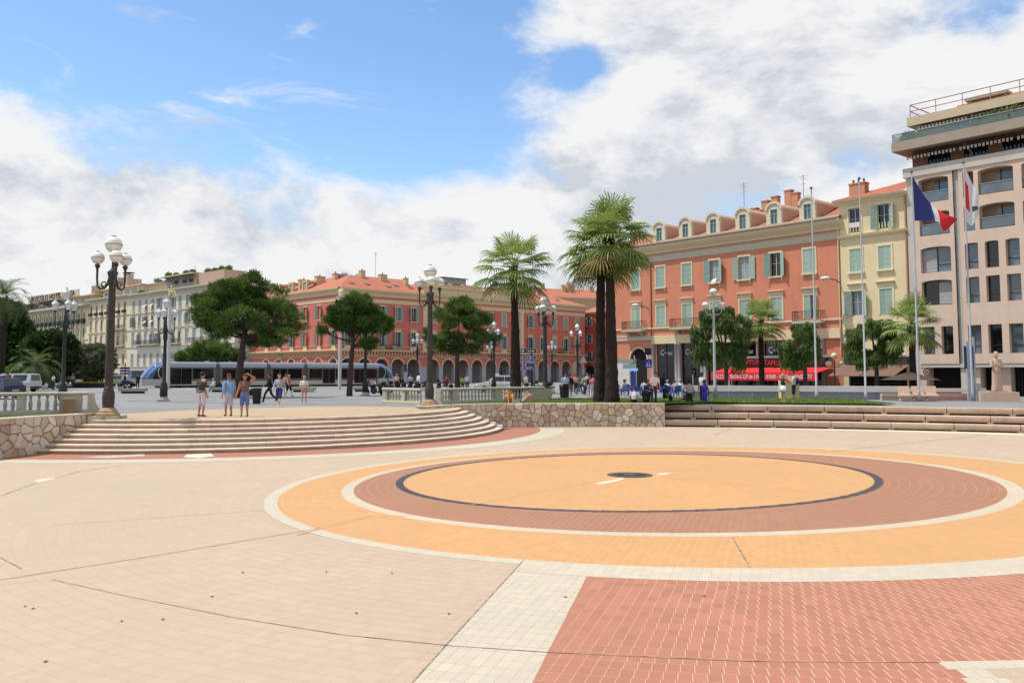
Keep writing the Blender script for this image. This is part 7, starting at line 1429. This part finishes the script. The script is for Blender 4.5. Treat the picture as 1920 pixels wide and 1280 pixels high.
POSES = {
 'stand': {}, 'walk': dict(kl=(.1, -.16, .5), al=(.1, -.3, .09), kr=(-.1, .06, .5), ar=(-.1, .32, .14), el=(.25, .12, 1.14), wl=(.25, .1, .9), er=(-.25, -.1, 1.14), wr=(-.23, -.24, .93)),
 'stride': dict(kl=(.09, -.26, .55), al=(.09, -.36, .1), kr=(-.09, .12, .5), ar=(-.09, .48, .17), el=(.24, .14, 1.15), wl=(.24, .14, .92), er=(-.24, -.12, 1.14), wr=(-.2, -.32, 1.05)),
 'akimbo': dict(el=(.38, .1, 1.18), wl=(.19, -.02, 1.0), er=(-.27, .05, 1.13), wr=(-.27, -.05, .88)),
 'handhead': dict(el=(.4, -.03, 1.62), wl=(.2, -.12, 1.74), er=(-.26, -.02, 1.12), wr=(-.33, -.12, .86)),
 'phone': dict(el=(.26, -.08, 1.15), wl=(.1, -.28, 1.22), er=(-.26, -.08, 1.15), wr=(-.08, -.3, 1.2)),
 'back': dict(el=(.27, .1, 1.15), wl=(.1, .2, .98), er=(-.27, .1, 1.15), wr=(-.08, .2, .96)),
 'lean': dict(chest=(0, -.1, 1.27), neck=(0, -.2, 1.45), head=(0, -.27, 1.6), sl=(.19, -.17, 1.41), sr=(-.19, -.17, 1.41), el=(.27, -.14, 1.13), wl=(.24, -.28, .92), er=(-.25, -.16, 1.13), wr=(-.2, -.3, .92)),
 'sit': dict(pel=(0, 0, .5), chest=(0, -.03, .82), neck=(0, -.06, 1.03), head=(0, -.1, 1.2), sl=(.19, -.05, .99), sr=(-.19, -.05, .99), hl=(.1, -.02, .5), hr=(-.1, -.02, .5), kl=(.13, -.44, .5), kr=(-.13, -.44, .5), al=(.13, -.42, .09), ar=(-.13, -.42, .09), el=(.25, -.12, .74), wl=(.16, -.33, .66), er=(-.25, -.12, .74), wr=(-.16, -.33, .66)),
 'hunch': dict(pel=(0, 0, .12), chest=(0, -.1, .42), neck=(0, -.22, .6), head=(0, -.33, .72), sl=(.18, -.2, .57), sr=(-.18, -.2, .57), hl=(.1, -.02, .12), hr=(-.1, -.02, .12), kl=(.16, -.38, .5), kr=(-.16, -.38, .5), al=(.12, -.5, .08), ar=(-.12, -.5, .08), el=(.24, -.32, .38), wl=(.1, -.5, .42), er=(-.24, -.32, .38), wr=(-.1, -.5, .42)),
 'floor': dict(pel=(0, 0, .12), chest=(0, -.04, .42), neck=(0, -.08, .64), head=(0, -.12, .81), sl=(.18, -.07, .6), sr=(-.18, -.07, .6), hl=(.1, -.02, .12), hr=(-.1, -.02, .12), kl=(.15, -.42, .45), kr=(-.15, -.42, .45), al=(.12, -.62, .08), ar=(-.12, -.62, .08), el=(.25, -.1, .36), wl=(.2, -.34, .38), er=(-.25, -.1, .36), wr=(-.2, -.34, .38)),
 'ride': dict(pel=(0, 0, .82), chest=(0, -.12, 1.12), neck=(0, -.2, 1.33), head=(0, -.24, 1.5), sl=(.19, -.18, 1.29), sr=(-.19, -.18, 1.29), hl=(.1, -.02, .82), hr=(-.1, -.02, .82), kl=(.2, -.36, .62), kr=(-.2, -.36, .62), al=(.2, -.22, .22), ar=(-.2, -.22, .22), el=(.3, -.36, 1.08), wl=(.3, -.58, 1.0), er=(-.3, -.36, 1.08), wr=(-.3, -.58, 1.0)),
}
def person(label, loc, rz, pose='stand', top='777777', bottom='333344', skin='tan', hair='brown', h=1.75, sleeve='short', legs='shorts', shoes='222222', hairstyle='short', near=True, name='person', robe=False, one=None, group=None, bare=False, cat='person', sc=None, hat=None):
    J = dict(pel=(0, 0, .95), chest=(0, 0, 1.27), neck=(0, .01, 1.47), head=(0, -.02, 1.64), sl=(.19, 0, 1.42), sr=(-.19, 0, 1.42), el=(.26, .04, 1.13), wl=(.27, -.03, .88), er=(-.26, .04, 1.13), wr=(-.27, -.03, .88), hl=(.095, 0, .93), hr=(-.095, 0, .93), kl=(.11, -.02, .5), kr=(-.11, -.02, .5), al=(.12, .02, .09), ar=(-.12, .02, .09)); J.update(POSES[pose])
    k = h / 1.75; J = {a: np.array(v) * k for a, v in J.items()}; o = thing(name, label, cat, loc, rz, group)
    b = MB(); prim = []                                       # (a, b, r0, r1, slot)   slots: 0 skin 1 top 2 bottom 3 shoes
    def P(a, e, r0, r1, slot, sx=1.0, side=None): capsule(b, a, e, r0 * k, r1 * k, sx, side); prim.append((a, e, r0 * k * (1 + (sx - 1) * .35), r1 * k * (1 + (sx - 1) * .35), slot))
    X = (1, 0, 0); tslot = 0 if bare else 1
    P(J['pel'] + (J['chest'] - J['pel']) * -.05, J['pel'] + (J['chest'] - J['pel']) * .35, .125, .118, 2, 1.35, X); P(J['pel'] + (J['chest'] - J['pel']) * .3, J['chest'], .118, .13, tslot, 1.42, X); P(J['chest'], J['neck'] + (J['chest'] - J['neck']) * .28, .13, .095, tslot, 1.6, X)
    P(J['neck'] + (J['chest'] - J['neck']) * .15, J['head'], .06, .055, 0)
    hd = J['head'] + np.array([0, -.005, .02]) * k; up = (J['head'] - J['neck']); up = up / np.linalg.norm(up)
    P(hd - up * .03 * k + np.array([0, -.02, 0]) * k, hd + up * .03 * k, .083, .098, 0); P(hd - up * .075 * k + np.array([0, -.045, 0]) * k, hd - up * .06 * k, .045, .06, 0); P(hd + np.array([0, -.105, -.005]) * k, hd + np.array([0, -.112, -.03]) * k, .012, .018, 0)
    for s in ('l', 'r'):
        sh, el, wr = J['s' + s], J['e' + s], J['w' + s]; sl = {'short': .62, 'long': 1.0, 'none': 0.0}[sleeve] if not bare else 0; P(J['chest'] * .25 + J['neck'] * .75 - (J['neck'] - J['chest']) * .15, sh, .075, .066, tslot)
        if sl > 0: P(sh, sh + (el - sh) * min(1, sl * 1.2), .066, .06, 1)
        P(sh, el, .052, .043, 0)
        if sleeve == 'long' and not bare: P(el, wr, .05, .043, 1)
        P(el, wr, .043, .03, 0); d = wr - el; d = d / np.linalg.norm(d); P(wr, wr + d * .07 * k, .03, .036, 0)
        hp, kn, an = J['h' + s], J['k' + s], J['a' + s]
        if legs == 'shorts': P(hp, hp + (kn - hp) * .92, .105, .092, 2); P(kn + (hp - kn) * .15, kn, .06, .056, 0); P(kn, an, .056, .038, 0)
        elif legs == 'bare': P(hp, hp + (kn - hp) * .35, .1, .088, 2); P(hp + (kn - hp) * .3, kn, .085, .056, 0); P(kn, an, .056, .038, 0)
        else: P(hp, kn, .1, .075, 2); P(kn, an, .073, .058, 2)
        P(kn * .42 + an * .58, kn * .6 + an * .4, .052, .055, 0 if legs != 'long' else 2)
        f = np.array([0, -1, 0]) if pose not in ('stride',) else np.array([0, -1, 0]); P(an + np.array([0, .03, -.045]) * k, an + (f * .15 + np.array([0, 0, -.05])) * k, .042, .034, 3)
    if robe:
        b.loft([[(rx * math.cos(2 * PI * j / 16) * k, (ry * math.sin(2 * PI * j / 16) + .012 * math.sin(j * 3)) * k, z * k) for j in range(16)] for z, rx, ry in ((.03, .26, .2), (.4, .22, .17), (.95, .2, .15), (1.1, .17, .13))])
    if legs == 'skirt' or legs == 'dress': pass
    me = remesh(b, .02 * k if near else .034 * k, 'body', 3 if near else 2)
    n = len(me.polygons); C = np.empty(n * 3); me.polygons.foreach_get('center', C); C = C.reshape(-1, 3); D = np.stack([seg_dist(C, *p[:4]) - (.012 if p[4] in (1, 2) else .006 if p[4] == 3 else 0) for p in prim]); slot = np.array([p[4] for p in prim])[D.argmin(0)]
    if one is not None: mats = [one] * 4
    else: mats = [mat('skin_' + skin, SKINS[skin], .6, .05, 6), mat('cloth_' + top, top, .9, .1, 6), mat('cloth_' + bottom, bottom, .9, .1, 6), mat('shoe_' + shoes, shoes, .7, .1, 6)]
    for q in mats: me.materials.append(q)
    me.polygons.foreach_set('material_index', slot.astype(np.int32)); me.polygons.foreach_set('use_smooth', np.ones(n, bool)); me.update()
    if near:                                                  # fingers: four unequal, bent, and a thumb from the side of the palm; joined to the body mesh
        fb = MB()
        for s, sg in (('l', 1), ('r', -1)):
            el, wr = J['e' + s], J['w' + s]; d = wr - el; d = d / np.linalg.norm(d); ac = np.cross(d, (1, 0, 0)); ac = ac / max(np.linalg.norm(ac), .1); palm = wr + d * .09 * k; inw = np.array([-sg, 0, 0]) * .35
            for i, ln in enumerate((.066, .075, .07, .055)):
                c = palm + ac * (.024 - .016 * i) * k; m1 = c + (d + inw * .3) * ln * .5 * k; fb.tube([tuple(c - d * .02 * k), tuple(m1), tuple(m1 + (d * .7 + inw * 1.2) * ln * .5 * k)], [.0095 * k, .009 * k, .007 * k], 6)
            c = wr + d * .035 * k + ac * .03 * k; fb.tube([tuple(c), tuple(c + (d * .6 + ac * .8) * .035 * k), tuple(c + (d * 1.3 + ac * .9) * .055 * k)], [.012 * k, .011 * k, .008 * k], 6)
        fm = fb.mesh('f', [], True); bm = bmesh.new(); bm.from_mesh(me); bm.from_mesh(fm); bm.to_mesh(me); bm.free(); bpy.data.meshes.remove(fm)
    link('body', me, o)
    hm = one or mat('hair_' + hair, HAIRS.get(hair, '222222'), .7, .25, 20)
    if hairstyle != 'none':
        hb = MB(); rings = []; lo = {'short': .0, 'long': -.16, 'cap': .02, 'bun': -.02}[hairstyle]
        for i in range(9):
            q = R(-25 + 115 * i / 8); zz = .112 * math.sin(q); rr = .108 * math.cos(q)
            rings.append([tuple(hd + np.array([rr * .9 * math.cos(a), rr * math.sin(a) * 1.04 + .014, zz + .03 + max(0, -math.sin(a)) * (.05 if i < 4 else 0)]) * k) for a in np.linspace(0, 2 * PI, 15)[:-1]])
        if hairstyle == 'long': rings = [[tuple(hd + np.array([.085 * math.cos(a), .055 * math.sin(a) + .055, -.2]) * k) for a in np.linspace(0, 2 * PI, 15)[:-1]], [tuple(hd + np.array([.1 * math.cos(a), .06 * math.sin(a) + .05, -.08]) * k) for a in np.linspace(0, 2 * PI, 15)[:-1]]] + rings
        hb.loft(rings); hb.build('hair', hm if hat is None else mat('hat_' + hat, hat, .9), o, True)
        if hat is not None: MB().lathe([(.1 * k, 0), (.15 * k, -.01), (.15 * k, .0), (.1 * k, .015)], 14, tuple(hd + np.array([0, -.02, .055]) * k)).build('hat_brim', MATS['hat_' + hat], o)
    if near and one is None:
        fc = MB()
        for s in (-1, 1): fc.ball(tuple(hd + np.array([s * .033, -.104, .012]) * k), .011 * k, 8, 5, 0); fc.box(*[v * k for v in (0, 0, 0, 0, 0, 0)]) if False else None; fc.ball(tuple(hd + np.array([s * .086, .0, -.005]) * k), .024 * k, 8, 6, 1, (.4, .8, 1.2)); fc.tube([tuple(hd + np.array([s * .018, -.108, .032]) * k), tuple(hd + np.array([s * .05, -.098, .034]) * k)], .005 * k, 4, 2)
        fc.tube([tuple(hd + np.array([-.024, -.1, -.058]) * k), tuple(hd + np.array([0, -.108, -.06]) * k), tuple(hd + np.array([.024, -.1, -.058]) * k)], .0055 * k, 5, 3); fc.build('face', [mat('eye_dark', '1a1512', .3), MATS['skin_' + skin], hm, mat('lip', '8a4a3e', .6)], o)
    if sc: o.scale = sc
    return o
def prop(o, name, b, m_, smooth=False): return b.build(name, m_, o, smooth)
def on(x, y, z=UP): q = G(x, y, z); return (q.x, q.y, z)
def far(x, Y, z=UP): q = AT(x, 700, Y); return (q.x, Y, z)
# the three men on the terrace
a = person('man in dark grey polo shirt and white shorts with his back turned', on(377, 781), R(150), 'stand', '3c3d3e', 'c3bcc8', 'tan', 'black', 1.82, shoes='5a3a2c')
prop(a, 'waistband', MB().lathe([(.19, .0), (.192, .06)], 16, (0, 0, .99)).loft([[(0, 0, .99)] * 3, [(0, 0, .99)] * 3], 0, False) if False else MB().loft([[(.178 * math.cos(q), .13 * math.sin(q), z) for q in np.linspace(0, 2 * PI, 17)[:-1]] for z in (1.0, 1.05)]), mat('belt_navy', '242a48', .8)); prop(a, 'cap', MB().ball((-.24, .12, 1.5), .11, 10, 7, sc=(1.1, .8, .7)), mat('cap_pale', 'a89a8c', .9), True)
a = person('man in sunglasses with a bright blue shirt round his shoulders', on(428, 780), R(-4), 'stand', '8f8e96', 'b3b0c4', 'tan', 'brown', 1.76, shoes='4a3226')
sh = mat('shirt_sky_blue', '5fa0dc', .9, .08, 5)
prop(a, 'draped_shirt', MB().loft([[(.235 * s, .09, 1.4), (.25 * s, -.06, 1.38), (.16 * s, -.155, 1.38), (.1 * s, -.12, 1.5), (.12 * s, .08, 1.5)] for s in (1,)] + [[(.25, .1, 1.2), (.265, -.08, 1.2), (.17, -.175, 1.2), (.1, -.165, 1.2), (.11, .14, 1.2)], [(.22, .1, 1.0), (.23, -.08, .98), (.17, -.16, .96), (.09, -.155, .98), (.1, .14, 1.0)]]), sh); prop(a, 'draped_shirt', MB().loft([[(-.235, .09, 1.4), (-.25, -.06, 1.38), (-.16, -.155, 1.38), (-.1, -.12, 1.5), (-.12, .08, 1.5)][::-1], [(-.25, .1, 1.2), (-.265, -.08, 1.2), (-.17, -.175, 1.2), (-.1, -.165, 1.2), (-.11, .14, 1.2)][::-1], [(-.21, .1, 1.0), (-.22, -.08, .98), (-.17, -.16, .97), (-.09, -.155, 1.0), (-.1, .14, 1.0)][::-1]]), sh)
prop(a, 'sunglasses', MB().box(-.075, .075, -.135, -.118, 1.655, 1.695).box(-.08, -.07, -.12, .02, 1.67, 1.685).box(.07, .08, -.12, .02, 1.67, 1.685), BLK)
a = person('man in brown sleeveless top holding one hand to his head', on(458, 781), R(8), 'handhead', '6a5347', '5f6e96', 'tan', 'brown', 1.74, 'none', shoes='5a4030')
prop(a, 'bag', MB().ball((.24, .14, 1.02), .14, 10, 7, sc=(.7, .6, 1.2)), BLK, True)
person('man in striped shirt and navy shorts walking towards the steps', on(523, 763), R(-5), 'walk', '9a95a4', '2c3560', 'light', 'brown', 1.76, 'long', shoes='d0ccc8')
person('man in black suit striding to the left', on(505, 754), R(-80), 'stride', '141416', '121214', 'tan', 'black', 1.74, 'long', 'long', '101010')
person('woman in pink top and black skirt walking away', on(541, 743), R(60), 'walk', 'b0786a', '17171a', 'light', 'blond', 1.66, 'none', 'shorts', '1a1a1a', 'long')
a = person('woman in white top and pink shorts carrying a pale bag', on(570, 757), R(5), 'phone', 'c8c4c4', 'cf8288', 'light', 'blond', 1.62, 'short', 'bare', 'b8a898', 'bun'); prop(a, 'bag', MB().box(.2, .52, -.16, -.02, .72, .98).tube([(.24, -.09, .98), (.3, -.09, 1.3), (.46, -.09, .98)], .01, 5), mat('bag_beige', 'a59c88', .8))
person('person in pale blue shirt seated on the slab bench', far(402, 86, UP + .02), R(-60), 'sit', 'a8bccb', '6c7078', 'light', 'grey', 1.7, 'long', 'long', near=False); person('dark-dressed person seated back to back on the slab bench', far(411, 86.3, UP + .02), R(100), 'sit', '202228', '1e2a44', 'tan', 'black', 1.7, 'long', 'long', near=False)
# group in the shade of the palms
WT = 1.3
person('young man in white T-shirt and jeans leaning forward behind the stone wall', on(1226, 757, LAWN), R(15), 'lean', 'c9c6cc', '23283a', 'tan', 'black', 1.78, 'short', 'long', '20242c')
person('person in white top seated on the stone wall with back turned', on(1189, 754.5, WT), R(175), 'floor', 'c9bfc4', '1e1a1c', 'tan', 'auburn', 1.66, 'short', 'long', '1a1a1a', 'bun')
person('person in black jacket seated on the wall beside the white top', on(1211, 754.5, WT), R(165), 'hunch', '1c1a18', '191818', 'tan', 'black', 1.8, 'long', 'long')
person('young man in black seated at the end of the stone wall', on(1246, 757, UP - .05), R(55), 'sit', '17161a', '1c1a1e', 'dark', 'black', 1.7, 'short', 'long', '121212', sc=(1, 1, .9))
person('man in grey T-shirt and dark shorts standing on the tiers with back turned', on(1293, 769.5, .755), R(172), 'akimbo', '9c968e', '262a30', 'dark', 'black', 1.8, 'short', 'shorts', '1a1a1a')
a = person('man in purple sports kit with hands behind him on the tiers', on(1322, 768.5, .755), R(-70), 'back', '4a36a0', '4a36a4', 'dark', 'black', 1.78, 'short', 'shorts', '16161a')
for y in (.0,): prop(a, 'sock', MB().lathe([(.05, .08), (.055, .22)], 10, (.12, .02, 0)), mat('sock_white', 'c4c4ca', .9)); prop(a, 'sock', MB().lathe([(.05, .08), (.055, .22)], 10, (-.12, .02, 0)), MATS['sock_white'])
person('man in white T-shirt half hidden behind the purple kit', on(1317, 755, UP), R(-60), 'stand', 'bfbfc6', '2c3048', 'dark', 'black', 1.84, 'short', 'long')
person('young man in black crouching on the tiers behind the grey T-shirt', on(1279, 765, .76), R(20), 'hunch', '1a1a1c', '1c1c20', 'dark', 'black', 1.72, 'long', 'long')
a = person('blonde woman in white skirt standing on the lawn', on(1469, 754, LAWN), R(110), 'phone', '2a2a2e', 'c9c2c6', 'light', 'blond', 1.66, 'none', 'bare', 'b89a80', 'long'); prop(a, 'skirt', MB().loft([[(r * math.cos(q) * (1 + .06 * math.sin(6 * q)), r * .85 * math.sin(q) * (1 + .06 * math.sin(6 * q)), z) for q in np.linspace(0, 2 * PI, 25)[:-1]] for z, r in ((.62, .26), (.8, .22), (1.0, .155))]), mat('skirt_white', 'c8c4c8', .9), True)
a = person('young man in white vest and dark shorts beside the blonde woman', on(1489, 754, LAWN), R(-100), 'phone', 'b8b6bc', '1c2436', 'tan', 'brown', 1.8, 'none', 'shorts', 'b5a898'); prop(a, 'backpack', MB().ball((0, .2, 1.25), .17, 10, 8, sc=(1, .7, 1.3)), mat('bag_navy', '202848', .9), True)
a = person('sunbather in yellow shorts with a cap seated left of the palm foot', on(954, 755, WT), R(10), 'floor', 'c08860', 'c89a3c', 'tan', 'grey', 1.72, 'none', 'shorts', '8a5a44', bare=True, hat='9aa0b0'); person('bare-chested sunbather bent over a book right of the palm foot', on(982, 755, WT), R(75), 'hunch', 'b07858', 'a09c9c', 'tan', 'brown', 1.72, 'none', 'shorts', '8a5a44', bare=True); tag(MB().box(-.2, .2, -.12, .12, 0, .12).build('white_bag', mat('bag_white', 'c8c8c4', .8), loc=on(968, 754.5, WT)), 'small white bag lying between the two sunbathers', 'bag')
# people farther off
fg = 'people in the crowd by the arcades'
CROWD = [(1060, 63, 10, 'stand', 'man in pale checked shirt walking by the litter bin', '9fb4c6', '1e2026', 'black', 'long', 'short', 1.8), (1068, 65, 175, 'walk', 'person in black top and grey jeans beside the checked shirt', '16160f', '5a5c5e', 'black', 'long', 'long', 1.74), (1080, 80, 20, 'stand', 'person in pink top among the crowd', 'c48a90', '2a3448', 'black', 'long', 'short', 1.7), (1075, 88, 0, 'stand', 'person in red and white shirt farther back in the crowd', 'c04a44', '303038', 'brown', 'long', 'short', 1.75),
         (1086, 76, 40, 'walk', 'person in green and white top behind the bicycle', '4c7a66', '3c4048', 'brown', 'long', 'short', 1.66), (1101, 72, 10, 'walk', 'tall man in white shirt near the palm trunks', 'bcb6b0', '2c2c34', 'brown', 'long', 'short', 1.84), (1106, 66, 170, 'walk', 'woman in long white skirt with dark top', '2a2428', 'c6c0c4', 'brown', 'long', 'short', 1.68), (1112, 64, 175, 'stand', 'woman in bright pink top carrying a red bag by the palm trunk', 'cf6a8c', 'b8b0b4', 'brown', 'shorts', 'short', 1.68),
         (744, 92, 170, 'stand', 'passer-by in pink shirt beside the parked motorcycles', 'cf8e98', '2a2a30', 'grey', 'long', 'short', 1.74), (770, 94, 10, 'stand', 'person in blue and white shirt left of the white shirt', '8fa6cc', '2c2c34', 'black', 'long', 'short', 1.7), (785, 80, 120, 'stand', 'tall man in white shirt behind the pale balustrade', 'c6c8d2', '2a2e38', 'black', 'long', 'long', 1.86), (876, 84, 30, 'stand', 'grey-haired man in white shirt behind the balustrade', 'c6c8d0', '50545c', 'grey', 'long', 'short', 1.76), (868, 88, 200, 'stand', 'person with auburn hair and green top behind the balustrade', '7fb04a', '3c3c44', 'auburn', 'long', 'short', 1.5), (861, 90, 30, 'stand', 'fair-haired person in rose top behind the balustrade', 'b07868', '3c3c44', 'blond', 'long', 'short', 1.6), (987, 72, 60, 'stand', 'person in white beneath the direction plates', 'c4c6c8', '2c2c30', 'black', 'long', 'short', 1.76), (940, 96, 0, 'stand', 'person in blue behind the white estate car', '7f95b8', '2c2c30', 'brown', 'long', 'short', 1.78),
         (14, 66, 100, 'stand', 'person in dark red shirt beside the dark blue hatchback', '8f2f30', '24242a', 'black', 'long', 'short', 1.86), (101, 98, 150, 'stand', 'person in lilac shirt beside the left lantern lamp', 'b4a2c4', '2a3244', 'black', 'long', 'short', 1.72), (128, 112, 10, 'stand', 'person in pale top by the far slab bench', 'b8aca4', '4a4a50', 'brown', 'long', 'short', 1.7), (137, 110, 20, 'stand', 'person in grey top by the far slab bench', '7c8078', '3a3a3e', 'grey', 'long', 'short', 1.78), (230, 104, -70, 'stride', 'woman pushing a pram past the left lamp', 'a8b4c4', '3c4864', 'blond', 'long', 'short', 1.72), (235, 106, -80, 'stride', 'dark-dressed walker beside the pram', '2a2422', '1c1c20', 'brown', 'long', 'long', 1.76), (259, 106, 10, 'stand', 'person in dark clothes just before the tram nose', '1c2026', '20242c', 'brown', 'long', 'short', 1.7), (536, 78, 15, 'stand', 'person waving something pale green behind the striped shirt', 'b88a7c', '3a3a44', 'brown', 'shorts', 'short', 1.75)]
for x, Y, rz, po, lab, tp_, bt, hr_, lg, sv, hh in CROWD: person(lab, far(x, Y), R(rz), po, tp_, bt, 'tan', hr_, hh, sv, lg, near=False)
o = COL.objects[[q.name for q in COL.objects if q.get('label', '').startswith('woman pushing')][0]]; q = thing('pram', 'dark pram pushed past the left lamp', 'pram', Vector(far(240, 104)), R(0)); MB().loft([[(.35 * math.cos(a), y, .75 + .25 * math.sin(a)) for a in np.linspace(-.2, PI + .2, 9)] for y in (-.22, .22)]).build('hood', mat('pram_navy', '2c3350', .9), q); MB().box(-.4, .35, -.2, .2, .5, .75).build('basket', mat('pram_navy', '2c3350'), q)
for x in (-.3, .3):
    for y in (-.2, .2): wheel(q, x, y, .16, .16, .05)
person('motorcyclist in red sitting on the dark red motorcycle', (*on(834, 729)[:2], UP), R(98), 'ride', 'b3262c', '26262c', 'tan', 'brown', 1.76, 'long', 'long', near=False)
person('cyclist with a dark backpack riding the white bicycle', (*on(1090, 742)[:2], UP + .06), R(98), 'ride', '8a7a64', '2c3a54', 'tan', 'brown', 1.76, 'short', 'long', near=False)
person('person in white shirt seated at the far left with back turned', far(42, 75, UP), R(190), 'sit', 'b9bcc4', '4a3a34', 'tan', 'brown', 1.74, 'short', 'long', near=False)
# --- cafe terrace: blue chairs and guests
chb = mat('chair_blue', '2a4c96', .6, .08, 4); wicker = mat('chair_white', 'b9bcc4', .7)
def cafe_chair(loc, rz, label):
    o = thing('cafe_chair', label, 'chair', loc, rz, 'blue chairs of the cafe terrace'); MB().box(-.22, .22, -.22, .22, .43, .47).build('seat', chb, o); MB().loft([[(-.22, .2, .47), (.22, .2, .47), (.22, .24, .47), (-.22, .24, .47)], [(-.21, .28, .88), (.21, .28, .88), (.21, .31, .88), (-.21, .31, .88)]]).build('backrest', chb, o)
    for x in (-.2, .2):
        for y in (-.2, .2): MB().tube([(x, y, 0), (x * .95, y * .95, .43)], .018, 5).build('leg', wicker, o)
    return o
guests = [(1168, 70, 90, '8f6a58', '2c58a0', 'first cafe guest from the palm trunk, in brown'), (1174, 72, -90, '5a7ab0', '5a4a40', 'cafe guest in blue near the palm trunk'), (1183, 76, 40, 'b4bcc8', '2a2a34', 'cafe guest in pale blue by the blue kiosk'), (1208, 70, 200, 'c4c8d0', '2c3c6c', 'cafe guest in white cap behind the black jacket'), (1214, 72, 150, '5a3a3c', '2a2a30', 'dark cafe guest behind the black jacket'), (1252, 66, 190, 'c6c0c4', '2c50a4', 'cafe guest in white shirt right of the man in black'), (1262, 68, 150, '1c1c20', '2c2c34', 'cafe guest in black behind the white shirt'), (1266, 65, 200, 'c2a49c', '2c50a4', 'cafe guest in rose behind the low white wall'), (1275, 70, 170, 'c6c6c8', '2a2a34', 'cafe guest in white beside the low wall')]
for i, (x, Y, rz, tp_, bt, lab) in enumerate(guests):
    l_ = far(x, Y); person(lab, l_, R(rz), 'sit', tp_, bt, 'tan', ('black', 'brown', 'grey')[i % 3], 1.72, 'short', 'long', near=False); cafe_chair(l_, R(rz), 'blue cafe chair under the ' + lab.split(', in')[0].replace('first ', ''))
for i, (x, Y, rz, lab) in enumerate([(1164, 66, 60, 'empty blue cafe chair just right of the palm trunks'), (1198, 67, 30, 'empty blue cafe chair behind the seated person in white'), (1234, 65, 80, 'empty blue cafe chair left of the seated man in black'), (1244, 64, 20, 'empty blue cafe chair behind the seated man in black'), (1283, 69, 90, 'empty blue cafe chair behind the grey T-shirt')]): cafe_chair(far(x, Y), R(rz), lab)
q = far(1187, 74); o = thing('menu_kiosk', 'narrow blue stand with a slanted top on the cafe terrace', 'stand', q); MB().box(-.22, .22, -.15, .15, 0, 1.9).build('body', mat('kiosk_blue', '3a5890', .6), o); MB().add([(-.4, -.3, 2.0), (.4, -.3, 2.05), (.4, .3, 2.25), (-.4, .3, 2.2)], [(0, 1, 2, 3)]).build('top', mat('kiosk_top', '5b86c8', .5), o)
# ================================================================== statues
resin = mat('resin_pale_yellow', 'c9b98a', .5, .04, 2)
for x, Y, rz, lab in ((315, 99, 55, 'pale yellow seated figure on a tall white pole above the tram nose'), (637, 99, 175, 'pale yellow seated figure on a tall white pole above the leaning pine')):
    q = far(x, Y); zt = AT(x, 556, Y).z - UP; o = person(lab, (q[0], q[1], UP), R(rz), 'floor', one=resin, near=False, name='pole_figure', hairstyle='none', h=2.3, cat='sculpture')
    for c in list(COL.objects):
        if c.parent == o: c.location = (0, 0, zt)
    MB().lathe([(.6, zt - .08), (.6, zt)], 20, (0, -.1, 0)).build('platform', mat('pole_white', 'b9bab8', .5), o); MB().lathe([(.2, 0), (.15, zt - .08)], 12).build('pole', MATS['pole_white'], o)
stm = mat('statue_stone', 'b59a88', .85, .1, 5, .3)
o = person('rose stone statue of a standing draped figure on the square plinth', (SP[0], SP[1], UP + .62), R(-8), 'phone', one=stm, name='stone_statue', robe=True, h=2.42, legs='long', cat='statue', hairstyle='short', sc=(1.0, .9, 1.02)); MB().box(-.55, .55, -.4, .4, 0, .07).build('base', stm, o); MB().lathe([(.13, 0), (.15, .12), (.12, .2), (.02, .24)], 12, (0, 0, 2.33)).build('headdress', stm, o)
bpy.data.scenes.remove(BENCH)
